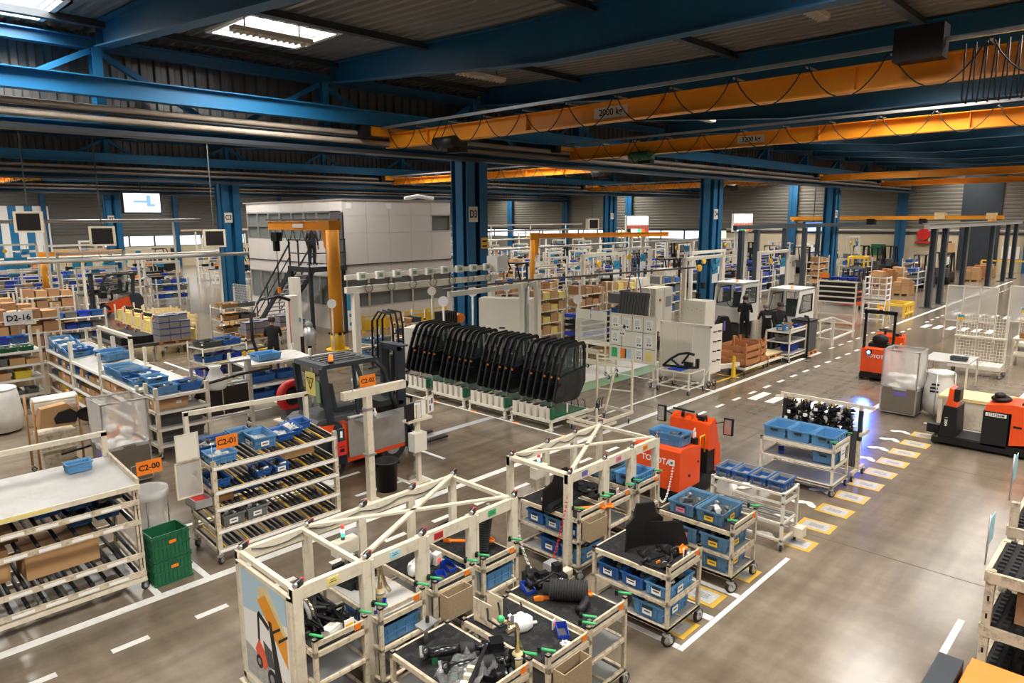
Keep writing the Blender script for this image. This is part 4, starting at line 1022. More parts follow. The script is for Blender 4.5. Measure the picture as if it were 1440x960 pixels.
# ---- tow tractor (red, standing platform), rear towards the portal frames
def tow_tractor(label, loc, rz, bar=False, led=False, text_w='TOYOTA', mirrors=True, box=True):
    t = thing('tow_tractor', label, 'tow tractor', loc, rz)
    # local: x forward, y left; origin at rear right bottom corner, width W
    W = 0.85
    obj('chassis', B('black').box(0.0, 1.46, 0.02, W-0.02, 0.07, 0.24).box(0.64, 1.02, 0.02, W-0.02, 0.24, 0.27), t)
    body = B('red_orange').prism([(0.0, 0.24), (0.65, 0.24), (0.65, 0.84), (0.62, 0.88), (0.06, 0.95), (0.0, 0.90)], 0.0, W, 'y')
    bo = obj('battery_hood', body, t)
    obj('lock', B('black').tube((0.3, -0.012, 0.45), (0.3, 0, 0.45), 0.025, 8).tube((0.58, -0.012, 0.62), (0.58, 0, 0.62), 0.02, 8), bo)
    obj('plate', B('paper').box(-0.006, 0, 0.10, 0.20, 0.66, 0.76).box(-0.008, -0.006, 0.13, 0.17, 0.69, 0.73, 'dark_grey'), bo)
    text('lettering', text_w, t, (-0.006, W*0.52, 0.70), 0.135, 'paper', (PI/2, 0, -PI/2))
    col = B('red_orange').prism([(0.98, 0.72), (1.02, 1.14), (1.18, 1.22), (1.24, 1.16), (1.34, 0.78), (1.42, 0.70), (1.44, 0.28), (1.26, 0.26), (1.24, 0.68), (1.02, 0.68)], 0.04, W-0.04, 'y')
    obj('steering_column', col, t)
    obj('column_inner', B('black').box(1.0, 1.26, 0.06, W-0.06, 0.26, 0.70), t)
    obj('back_pad', B('black').box(0.62, 0.70, 0.08, W-0.08, 0.86, 0.98), t)
    sw = obj('steering_wheel', B('black').torus((0, 0, 0), 0.17, 0.02, 'z', 18, 6).box(-0.14, 0.14, -0.015, 0.015, -0.01, 0.006).tube((0, 0, -0.12), (0, 0, 0), 0.03, 8), t, (0.98, W*0.62, 1.32), rot=(0, 0.3, 0))
    obj('controls', B('black').box(1.06, 1.16, 0.18, 0.3, 1.14, 1.24).tube((1.08, 0.14, 1.16), (1.06, 0.14, 1.28), 0.014, 6).tube((1.12, 0.34, 1.16), (1.1, 0.34, 1.26), 0.014, 6), t)
    for y in (0.02, W-0.02):
        obj('hand_rail', B('yellow').path([(0.66, y, 0.84), (0.66, y, 1.02), (0.80, y, 1.02), (0.82, y, 0.72)], 0.014, 6), t)
    for (x, y, r) in ((0.14, 0.03, 0.12), (0.14, W-0.03, 0.12), (1.12, W/2, 0.12)):
        obj('wheel', B('rubber').tube((x, y-0.05, r), (x, y+0.05, r), r, 14).tube((x, y-0.055, r), (x, y+0.055, r), r*0.5, 10, 'grey'), t)
    if mirrors:
        for s, y in ((-1, 0.02), (1, W-0.02)):
            m_ = obj('mirror', B('black').path([(1.16, y, 1.14), (1.16, y+s*0.18, 1.2), (1.16, y+s*0.24, 1.18)], 0.01, 6).box(1.14, 1.19, y+s*0.24-0.08, y+s*0.24+0.08, 0.98, 1.27), t)
            obj('mirror_glass', B('alu').box(1.13, 1.14, y+s*0.24-0.06, y+s*0.24+0.06, 1.0, 1.25), m_)
    if bar:
        obj('roll_bar', B('black').bar((0.05, 0.05, 0.9), (0.05, 0.05, 1.95), 0.06).bar((0.05, W-0.05, 0.9), (0.05, W-0.05, 1.95), 0.06).bar((0.05, 0.0, 1.95), (0.05, W, 1.95), 0.06, 0.10), t)
        bl = obj('beacon', B('black').tube((0.05, W/2, 2.0), (0.05, W/2, 2.03), 0.05, 10), t); obj('lens', B('led_orange').sphere((0.05, W/2, 2.07), 0.05), bl)
        obj('seat', B('black').box(0.1, 0.45, 0.15, W-0.15, 0.95, 1.05).sphere((0.2, W*0.5, 1.15), 0.2, 10, 6, None, (0.8, 1.1, 0.9)), t)
    if led:
        l_ = obj('warning_lamp', B('black').box(-0.10, -0.02, W*0.66, W*0.66+0.12, 0.76, 0.88), t)
        obj('lens', B('led_blue').sphere((-0.10, W*0.66+0.06, 0.82), 0.045), l_)
    obj('tow_hook', B('black').box(-0.12, 0.0, W*0.4, W*0.6, 0.14, 0.24), t)
    return t
tow_tractor('red-orange tow tractor with two mirrors and a blue bin on its hood', (9.50, 5.45, 0), 0)
bin_((9.80, 5.82, 0.935), PI/2, (0.60, 0.40, 0.21), 'light_blue_bin', 'faded blue bin with white notice on the red tow tractor', None, None, 'mixed')
place('document_folder', B('cream_clean').box(-0.1, 0.1, -0.01, 0.01, 0, 0.2).torus((0.02, -0.02, 0.1), 0.05, 0.008, 'y', 12, 5, 'white').out('df'), (10.22, 5.62, 0.90), 0.4, 'cream clipboard with coiled white cord at the tractor platform', 'clipboard')

# ---- thin cart with four small bins
t = thing('bin_stand', 'slim cream tubular cart with a row of four blue-grey bins', 'cart', (9.10, 3.60, 0))
w_, l_ = 0.52, 1.10
for x in (0.02, w_-0.02):
    for y in (0.02, l_-0.02):
        obj('post', B('cream_clean').box(x-0.02, x+0.02, y-0.02, y+0.02, 0.13, 0.86), t); caster(t, (x, y, 0), 0.055, 0.4)
for z in (0.83, 0.70, 0.40, 0.16):
    fr = B('cream_clean')
    for y in (0.02, l_-0.02): fr.bar((0, y, z), (w_, y, z), 0.03)
    for x in (0.02, w_-0.02): fr.bar((x, 0, z), (x, l_, z), 0.03)
    s = obj('rail_frame', fr, t)
    if z == 0.40:
        for x in (0.12, 0.2, 0.32, 0.4):
            obj('wheel_track', B('galv').bar((x, 0.03, z+0.02), (x, l_-0.03, z+0.02), 0.025, 0.02), s)
obj('hanging_sleeve', B('perspex').box(-0.01, -0.005, 0.75, 1.0, 0.62, 0.80), t)
obj('foot_brake', B('cream').box(0.40, 0.56, -0.12, 0.06, 0.10, 0.24), t)
for i in range(4):
    o = bin_((9.36, 3.76+0.265*i, 0.85), 0, (0.42, 0.255, 0.13), 'blue_bin', 'small blue bin with grey inside on the slim four-bin cart', 'bins on the slim four-bin cart')
    obj('liner', B('grey').ring([(-0.19, -0.11), (0.19, -0.11), (0.19, 0.11), (-0.19, 0.11)], [(-0.18, -0.1), (0.18, -0.1), (0.18, 0.1), (-0.18, 0.1)], 0.02, 0.135, 'z').box(-0.19, 0.19, -0.11, 0.11, 0.014, 0.03), o)

# ---- cart with three big light blue bins
cF = cart('cream cart with three large light blue bins and a paper sign', (11.55, 3.80, 0), 0.72, 1.26, h=0.80, shelves=(0.50, 0.20), m='cream', deck='grey', grips=True, group='carts on the sticker row', tagc=None)
obj('paper_sign', B('paper').box(0.28, 0.48, -0.012, -0.006, 0.56, 0.80).box(0.31, 0.45, -0.013, -0.012, 0.66, 0.68, 'dark_grey').box(0.33, 0.43, -0.013, -0.012, 0.72, 0.735, 'dark_grey'), cF)
for i in range(3):
    bin_((11.91, 4.03+0.41*i, 0.806), 0, (0.60, 0.40, 0.20), 'light_blue_bin', 'large light blue bin on top of the cart with the paper sign', 'bins on the paper sign cart', None, None)
bin_((11.95, 4.02, 0.51), 0, (0.56, 0.38, 0.19), 'light_blue_bin', 'blue bin alone on the middle shelf of the paper sign cart', None, None, 'white')
place('small_tray', M_TRAY, (11.8, 4.78, 0.51), 0.4, 'small blue tray on the middle shelf of the paper sign cart', 'tray')
# ---- hanging harness rack
t = thing('harness_rack', 'cream rack with black wiring harnesses hung from its rail', 'rack', (12.45, 3.78, 0))
for y in (0.02, 1.36):
    obj('post', B('cream_worn').box(-0.03, 0.03, -0.03, 0.03, 0.14, 1.34).box(-0.033, 0.033, -0.033, 0.033, 0.7, 1.25, 'rubber'), t, (0.3, y, 0))
    caster(t, (0.05, y, 0)); caster(t, (0.6, y, 0))
    obj('foot', B('cream_worn').box(0.0, 0.65, y-0.025, y+0.025, 0.14, 0.19), t)
obj('top_rail', B('cream').bar((0.3, -0.2, 1.32), (0.3, 1.45, 1.32), 0.05, 0.06).bar((0.3, 1.40, 1.28), (0.1, 1.46, 1.30), 0.04), t)
obj('low_rail', B('cream_worn').bar((0.3, 0, 0.17), (0.3, 1.38, 0.17), 0.05), t)
obj('side_panel', B('dark_grey').box(0.30, 0.34, 0.0, 0.28, 0.18, 0.86).box(0.2, 0.62, -0.05, 0.0, 0.8, 0.86, 'cream_worn'), t)
hm = []
for k in range(2):
    r = random.Random(60+k); b = B('black')
    for i in range(13):
        pts = [(r.uniform(-.12, .12), r.uniform(-.10, .10), 0.0-0.05*j+r.uniform(-.05, .05)) for j in range(9)]
        b.path(pts, 0.017, 5)
    for i in range(10): b.cb((r.uniform(-.14, .14), r.uniform(-.12, .12), -r.uniform(.05, .45)), (0.06, 0.05, 0.05), r.choice([None, None, 'dark_grey', 'paper']))
    hm.append(b.out('harness'))
for i in range(5):
    y = 4.02+0.25*i
    o = place('wiring_harness', hm[i % 2], (12.75, y, 1.22), 0.9*i, 'bundled black wiring harness hung on the harness rack', 'wiring harness', 'harnesses on the harness rack')
    obj('hook', B('yellow').box(-0.02, 0.02, -0.015, 0.015, 0.02, 0.07).tube((0, 0, -0.06), (0, 0, 0.03), 0.008, 6, 'galv'), o)

# ================================================================ LEFT: ROLLER RACKS
def W(loc, rz, p):
    c, s = math.cos(rz), math.sin(rz)
    return (loc[0]+c*p[0]-s*p[1], loc[1]+s*p[0]+c*p[1], loc[2]+p[2])
def sign(parent, s, loc, rz=0.0, w=0.24, h=0.15, m='orange', size=0.085, tm='black'):
    o = obj('sign', B(m).box(-w/2, w/2, -0.004, 0.0, -h/2, h/2), parent, loc, rz)
    text('lettering', s, o, (0, -0.007, 0), size, tm)
    return o
# --- long rack with the return table
RA = (-1.6, 9.02, 0)
L_ = 4.28
ra = thing('roller_rack', 'long cream roller rack with a sloping grey return table, sign C2-00', 'rack', RA)
for x in (0.04, 2.1, L_-0.03):
    for y, top in ((0.03, 1.40), (1.02, 1.52)):
        obj('post', B('cream_worn').box(x-0.03, x+0.03, y-0.03, y+0.03, 0.14, top).box(x-0.005, x+0.005, y-0.032, y-0.03, 0.3, 1.3, 'black'), ra); caster(ra, (x, y, 0), 0.06, 0.5)
tt = obj('return_table', B('tabletop').add([(0, -0.06, 1.40), (L_, -0.06, 1.40), (L_, 1.04, 1.50), (0, 1.04, 1.50), (0, -0.06, 1.43), (L_, -0.06, 1.43), (L_, 1.04, 1.53), (0, 1.04, 1.53)], [(3, 2, 1, 0), (4, 5, 6, 7), (0, 1, 5, 4), (1, 2, 6, 5), (2, 3, 7, 6), (3, 0, 4, 7)]), ra)
obj('front_edge', B('cream').bar((0, -0.075, 1.40), (L_, -0.075, 1.40), 0.03, 0.06), tt)
obj('side_edge', B('cream_worn').bar((L_-0.01, -0.06, 1.46), (L_-0.01, 1.04, 1.56), 0.03, 0.06), tt)
obj('notice_strip', B('pale_yellow').box(2.75, 3.35, -0.093, -0.090, 1.385, 1.42), tt)
rmA = B('black').tube((0, 0.05, 0), (0, 0.98, 0.07), 0.022, 7).out('roller')
rmB = B('grey').box(-0.05, 0.05, 0.1, 0.9, -0.01, 0.06).out('roller_plate')
for z in (1.18, 0.92, 0.48, 0.24):
    s = obj('shelf_frame', B('cream_worn').bar((0, 0, z), (L_, 0, z), 0.03, 0.065).bar((0, 1.03, z+0.07), (L_, 1.03, z+0.07), 0.03, 0.06).bar((L_-0.02, 0, z), (L_-0.02, 1.03, z+0.07), 0.03, 0.05).bar((2.1, 0, z), (2.1, 1.03, z+0.07), 0.03, 0.05), ra)
    for i in range(6): obj('price_strip', B('paper').box(2.2+0.33*i, 2.42+0.33*i, -0.02, -0.016, z-0.018, z+0.018), s)
    for i in range(26 if z < 0.6 else 22):
        x = 0.1+(L_-0.2)*i/(25 if z < 0.6 else 21)
        obj('roller', rmA, s, (x, 0, z+0.02))
    if z < 0.3:
        for i in range(14): obj('roller_plate', B('galv').add([(0.05, 0.1, 0), (0.22, 0.1, 0), (0.22, 0.5, 0.03), (0.05, 0.5, 0.03)], [(0, 1, 2, 3)]) if False else rmB, s, (0.3+0.29*i, 0, z-0.03))
obj('base_beam', B('cream').bar((0, 0, 0.16), (L_, 0, 0.16), 0.04, 0.05).bar((0, 1.0, 0.16), (L_, 1.0, 0.16), 0.04, 0.05), ra)
obj('back_frame', B('cream').box(L_-0.07, L_, 1.02, 1.08, 0.9, 1.86).bar((-0.2, 1.05, 1.84), (L_, 1.05, 1.84), 0.06, 0.06), ra)
obj('sign_post', B('galv').path([(L_-0.02, 0.1, 1.4), (L_-0.02, 0.1, 1.60), (L_+0.35, 0.1, 1.64)], 0.008, 5), ra)
sign(ra, 'C2-00', (L_+0.18, 0.08, 1.56), 0.0, 0.30, 0.18, 'orange', 0.10)
bin_((2.25, 9.78, 1.51), 0.0, (0.30, 0.20, 0.12), 'light_blue_bin', 'small light blue bin alone on the sloping return table', None)
carton((0.98, 9.55, 1.49), 0.25, (0.26, 0.20, 0.13), 'small open cardboard box on the sloping return table', None, 'cardboard', True, False)
carton((1.85, 9.42, 0.53), 0.03, (0.76, 0.46, 0.36), 'large closed cardboard box on the low shelf of the C2-00 rack', None, 'cardboard', False, False)
carton((1.12, 9.55, 0.55), 0.0, (0.46, 0.5, 0.38), 'tan cardboard box in shade beside the large box on the C2-00 rack', None, 'cardboard', False, False)
carton((0.5, 9.5, 1.23), 0.0, (0.50, 0.40, 0.12), 'flat cardboard tray under the return table', None, 'cardboard', False, False)
carton((1.35, 9.5, 0.97), 0.0, (0.24, 0.3, 0.16), 'brown cardboard box on the third shelf of the C2-00 rack', 'boxes on the third shelf', 'cardboard_dark', False)
carton((0.85, 9.5, 0.97), 0.0, (0.3, 0.3, 0.18), 'brown cardboard box on the third shelf of the C2-00 rack', 'boxes on the third shelf', 'cardboard_dark', False)
for i, x in enumerate((1.75, 2.08, 2.42)):
    bin_((x, 9.38, 1.22), 0.0, (0.30, 0.40, 0.15), ['blue_bin', 'blue_bin', 'grey_bin'][i], '%s bin under the return table on the C2-00 rack' % ['blue', 'blue', 'dark grey'][i], 'bins under the return table', None, 'dark')
for i, x in enumerate((2.1, 2.4)):
    bin_((x, 9.48, 0.97), 0.0, (0.28, 0.40, 0.13), 'blue_bin', 'blue bin on the second roller shelf of the C2-00 rack', 'bins on the second shelf of the C2-00 rack', None, 'dark')
# --- C2-01 rack
RB = (3.57, 8.95, 0)
rb = flow_rack('roller_rack', 'five level cream roller rack topped with blue bins, sign C2-01', RB, 1.90, 0.84, (1.36, 1.02, 0.78, 0.47, 0.20), 1.46, 0, 'cream_worn', 0.078, 0.09, None, True, True)
obj('back_frame', B('cream').box(0.0, 0.06, 0.80, 0.86, 1.4, 1.98).box(1.84, 1.90, 0.80, 0.86, 1.4, 1.90).bar((0.0, 0.83, 1.96), (1.90, 0.83, 1.90), 0.06, 0.06), rb)
obj('sign_post', B('galv').path([(0.02, 0.0, 1.4), (0.02, 0.0, 1.72), (0.45, 0.0, 1.80)], 0.008, 5), rb)
sign(rb, 'C2-01', (0.22, -0.02, 1.71), 0, 0.29, 0.18, 'orange', 0.105)
sg = obj('red_notice', B('red').box(-0.075, 0.075, -0.006, 0, -0.11, 0.11).box(-0.05, 0.05, -0.008, -0.006, 0.02, 0.03, 'black').box(-0.04, 0.04, -0.008, -0.006, -0.06, -0.01, 'black'), rb, (1.96, -0.02, 1.18))
obj('white_holder', B('steel_dark').box(-0.06, 0.06, -0.012, 0, -0.09, 0.09).box(-0.02, 0.02, -0.015, -0.012, -0.05, 0.05, 'paper'), rb, (1.95, -0.02, 1.40))
pk = obj('side_panel', B('cream').ring([(0, 0), (0.34, 0), (0.34, 0.50), (0, 0.50)], [(0.02, 0.02), (0.32, 0.02), (0.32, 0.48), (0.02, 0.48)], -0.015, 0.0, 'y'), rb, (-0.38, 0.25, 0.98), 0.0)
obj('sheet', B('perspex').box(0.02, 0.32, -0.01, -0.005, 0.02, 0.48), pk)
pk2 = obj('side_panel', B('cream').ring([(0, 0), (0.30, 0), (0.30, 0.36), (0, 0.36)], [(0.02, 0.02), (0.28, 0.02), (0.28, 0.34), (0.02, 0.34)], -0.015, 0.0, 'y'), rb, (-0.36, 0.22, 1.50), 0.0)
obj('sheet', B('cream_clean').box(0.02, 0.28, -0.01, -0.005, 0.02, 0.34), pk2)
obj('side_tray', B('grey').ring([(0, 0), (0.22, 0), (0.22, 0.34), (0, 0.34)], [(0.012, 0.012), (0.208, 0.012), (0.208, 0.328), (0.012, 0.328)], 0, 0.12, 'z').box(0, 0.22, 0, 0.34, 0, 0.01).box(0.02, 0.2, 0.03, 0.3, 0.01, 0.09, 'red'), rb, (-0.24, 0.02, 0.86))
tl = math.atan(0.09)
def rbin(x, y, z, size, m, label, group=None, card=None, fill=None):
    return bin_((RB[0]+x, RB[1]+y, z+0.09*y+0.025), 0, size, m, label, group, card, fill, tilt=(tl, 0))
rbin(0.20, 0.20, 1.36, (0.38, 0.30, 0.13), 'light_blue_bin', 'pale blue bin of clear bags under the C2-01 sign', None, None, 'bags')
rbin(0.26, 0.62, 1.36, (0.56, 0.38, 0.14), 'blue_bin', 'flat blue bin behind the pale bin on top of the C2-01 rack', None, None, 'mixed')
rbin(0.86, 0.40, 1.36, (0.34, 0.44, 0.18), 'light_blue_bin', 'tall light blue bin with white card on top of the C2-01 rack', None, 'paper', 'bags')
rbin(0.70, 0.70, 1.36, (0.30, 0.26, 0.16), 'light_blue_bin', 'light blue bin at the back rail of the C2-01 rack', None)
rbin(1.22, 0.46, 1.36, (0.26, 0.36, 0.11), 'blue_bin', 'low blue bin of clear bags on top of the C2-01 rack', 'low bins on top of the C2-01 rack', None, 'bags')
rbin(1.44, 0.56, 1.36, (0.22, 0.36, 0.11), 'blue_bin', 'low blue bin of clear bags on top of the C2-01 rack', 'low bins on top of the C2-01 rack', None, 'white')
rbin(1.66, 0.66, 1.36, (0.24, 0.26, 0.12), 'blue_bin', 'low blue bin at the far end on top of the C2-01 rack', None)
rbin(0.14, 0.26, 1.02, (0.30, 0.36, 0.12), 'blue_bin', 'blue bin at the end of the second level of the C2-01 rack', None, None, 'dark')
for i, x in enumerate((0.75, 1.02)): rbin(x, 0.22, 1.02, (0.24, 0.32, 0.10), 'blue_bin', 'low blue bin in the middle of the second level of the C2-01 rack', 'bins on level two of the C2-01 rack', 'paper' if i else None, 'dark')
carton((RB[0]+1.42, RB[1]+0.5, 1.10), 0, (0.56, 0.30, 0.17), 'long cardboard box on the second level of the C2-01 rack', None, 'cardboard', False, False)
carton((RB[0]+0.16, RB[1]+0.3, 0.84), 0, (0.30, 0.36, 0.10), 'shallow brown box on the third level of the C2-01 rack', None, 'cardboard_dark', True, False)
for i, (x, m) in enumerate(((0.46, 'blue_bin'), (0.70, 'slate_blue_bin'), (1.05, 'blue_bin'))): rbin(x, 0.42, 0.78, (0.22, 0.32, 0.10), m, 'small %s bin on the third level of the C2-01 rack' % ['blue', 'slate blue', 'blue'][i], 'bins on level three of the C2-01 rack')
for i, (x, y) in enumerate(((0.26, 0.18), (0.60, 0.18))): rbin(x, y, 0.47, (0.32, 0.32, 0.17), 'grey_bin', 'dark grey bin with torn white label on the fourth level of the C2-01 rack', 'grey bins on level four', 'paper', 'mixed')
# --- green crates, ring waste bag, black bin, T post, info post
def crate(loc, label, group=None):
    def mk():
        b = B('green'); L, W_, H = 0.46, 0.36, 0.335
        b.ring([(-L/2, -W_/2), (L/2, -W_/2), (L/2, W_/2), (-L/2, W_/2)], [(-L/2+0.015, -W_/2+0.015), (L/2-0.015, -W_/2+0.015), (L/2-0.015, W_/2-0.015), (-L/2+0.015, W_/2-0.015)], 0, H, 'z').box(-L/2, L/2, -W_/2, W_/2, 0, 0.012)
        for z in (0.0, 0.16, H-0.05):
            b.ring([(-L/2-0.012, -W_/2-0.012), (L/2+0.012, -W_/2-0.012), (L/2+0.012, W_/2+0.012), (-L/2-0.012, W_/2+0.012)], [(-L/2, -W_/2), (L/2, -W_/2), (L/2, W_/2), (-L/2, W_/2)], z, z+0.03, 'z')
        for s in (-1, 1):
            for i in range(9): b.box(-L/2+0.05*i+0.02, -L/2+0.05*i+0.028, s*(W_/2+0.006)-0.006, s*(W_/2+0.006)+0.006, 0, H)
            for i in range(7): b.box(s*(L/2+0.006)-0.006, s*(L/2+0.006)+0.006, -W_/2+0.05*i+0.02, -W_/2+0.05*i+0.028, 0, H)
        return b.out('crate')
    o = tag(obj('green_crate', cached('crate', mk), None, loc, 0.05), label, 'crate', group)
    obj('orange_label', B('orange').box(-0.03, 0.06, -0.20, -0.193, 0.20, 0.24), o)
    return o
crate((2.98, 9.16, 0), 'lower green plastic crate of the stack beside the C2-00 rack')
crate((2.98, 9.16, 0.337), 'upper green plastic crate of the stack beside the C2-00 rack')
t = thing('waste_bag_ring', 'wire ring stand holding a clear waste bag behind green crates', 'waste stand', (3.10, 9.95, 0))
obj('stand', B('galv').torus((0, 0, 0.95), 0.22, 0.008, 'z', 20, 5).tube((0.22, 0, 0), (0.22, 0, 0.95), 0.01, 6).tube((-0.11, 0.19, 0), (-0.11, 0.19, 0.95), 0.01, 6).tube((-0.11, -0.19, 0), (-0.11, -0.19, 0.95), 0.01, 6).torus((0, 0, 0.02), 0.22, 0.01, 'z', 20, 5), t)
obj('bag', B('film').lathe([(0.24, 0.86), (0.235, 0.98), (0.21, 0.96), (0.20, 0.7), (0.17, 0.62), (0.2, 0.3), (0.18, 0.05)], n=18), t)
b_ = obj('bag_contents', B('bag_white').sphere((0, 0, 0.3), 0.19, 12, 8, None, (1, 1, 1.4)), t)
t = thing('waste_bin', 'round black plastic waste bin beside the cream T post', 'bin', (6.74, 9.52, 0))
obj('tub', B('black').lathe([(0.17, 0.0), (0.205, 0.50), (0.225, 0.50), (0.225, 0.53), (0.205, 0.53), (0.165, 0.02), (0.001, 0.02)], n=22), t)
for s in (-1, 1): obj('handle', B('black').box(s*0.235-0.02, s*0.235+0.02, -0.05, 0.05, 0.42, 0.47), t)
t = thing('lifting_post', 'cream square post with a long T arm above the forklift side', 'post', (6.27, 9.30, 0))
obj('post', B('cream').box(-0.055, 0.055, -0.055, 0.055, 0.02, 1.80), t); obj('base', B('cream').box(-0.13, 0.13, -0.13, 0.13, 0, 0.025), t)
obj('arm', B('cream').box(-0.46, 0.75, -0.05, 0.05, 1.80, 1.93), t); obj('clamp', B('galv').box(-0.09, 0.09, -0.07, 0.07, 0.80, 0.83), t); obj('clamp', B('galv').box(-0.07, 0.07, -0.06, 0.06, 1.56, 1.6), t)
obj('wheel_stop', B('black').tube((0.75, -0.03, 1.86), (0.75, 0.03, 1.86), 0.07, 14), t)
obj('sign_wire', B('galv').tube((-0.30, -0.05, 1.93), (-0.30, -0.05, 2.15), 0.006, 5), t)
sign(t, 'C2-02', (-0.02, -0.06, 2.06), 0.0, 0.30, 0.19, 'orange', 0.10)
t = thing('information_post', 'cream post carrying documents, spray bottles and a white box', 'post', (7.35, 9.40, 0))
obj('post', B('cream').box(-0.035, 0.035, -0.035, 0.035, 0, 1.42), t); obj('base', B('cream').box(-0.16, 0.16, -0.13, 0.13, 0, 0.02), t)
obj('cabinet', B('cream_clean').box(-0.17, 0.10, -0.13, 0.05, 0.60, 0.93), t)
obj('tray', B('cream').box(-0.25, 0.28, -0.08, 0.10, 1.13, 1.17), t)
for i, (x, m, a) in enumerate(((-0.18, 'black', 0.2), (-0.02, 'grey', -0.2), (0.12, 'cream', -0.1))):
    f = obj('document', B(m).box(-0.1, 0.1, -0.008, 0.008, 0, 0.30), t, (x, -0.04+0.04*i, 1.17), a)
    if i: obj('page', B('paper').box(-0.085, 0.085, -0.011, -0.008, 0.02, 0.28), f)
f = obj('document', B('wood_yellow').box(-0.10, 0.10, -0.006, 0.006, 0, 0.32), t, (0.32, 0.02, 1.20), 0.35)
obj('page', B('paper').box(-0.09, 0.09, -0.01, -0.006, 0.02, 0.30).box(-0.05, 0.0, -0.011, -0.01, 0.04, 0.14, 'dark_grey').box(0.01, 0.07, -0.011, -0.01, 0.16, 0.26, 'dark_grey').box(-0.06, -0.01, -0.011, -0.01, 0.17, 0.24, 'grey'), f)
for i in range(3):
    o = tag(obj('bottle', B('white').lathe([(0.035, 0), (0.035, 0.10), (0.015, 0.13), (0.012, 0.16)], n=10).box(-0.035, 0.012, -0.008, 0.008, 0.16, 0.175), None, (6.98+0.10*i, 10.42, 1.02), 0), 'white spray bottle standing on the forklift side shelf', 'bottle', 'bottles on the forklift side')
# white step stool behind rack
t = thing('step_stool', 'low white topped step stool beside the C2-01 rack', 'stool', (5.62, 9.62, 0))
obj('seat', B('white').box(-0.15, 0.15, -0.12, 0.12, 0.36, 0.40), t)
for x in (-1, 1):
    for y in (-1, 1): obj('leg', B('dark_grey').bar((x*0.17, y*0.15, 0), (x*0.12, y*0.09, 0.36), 0.025), t)

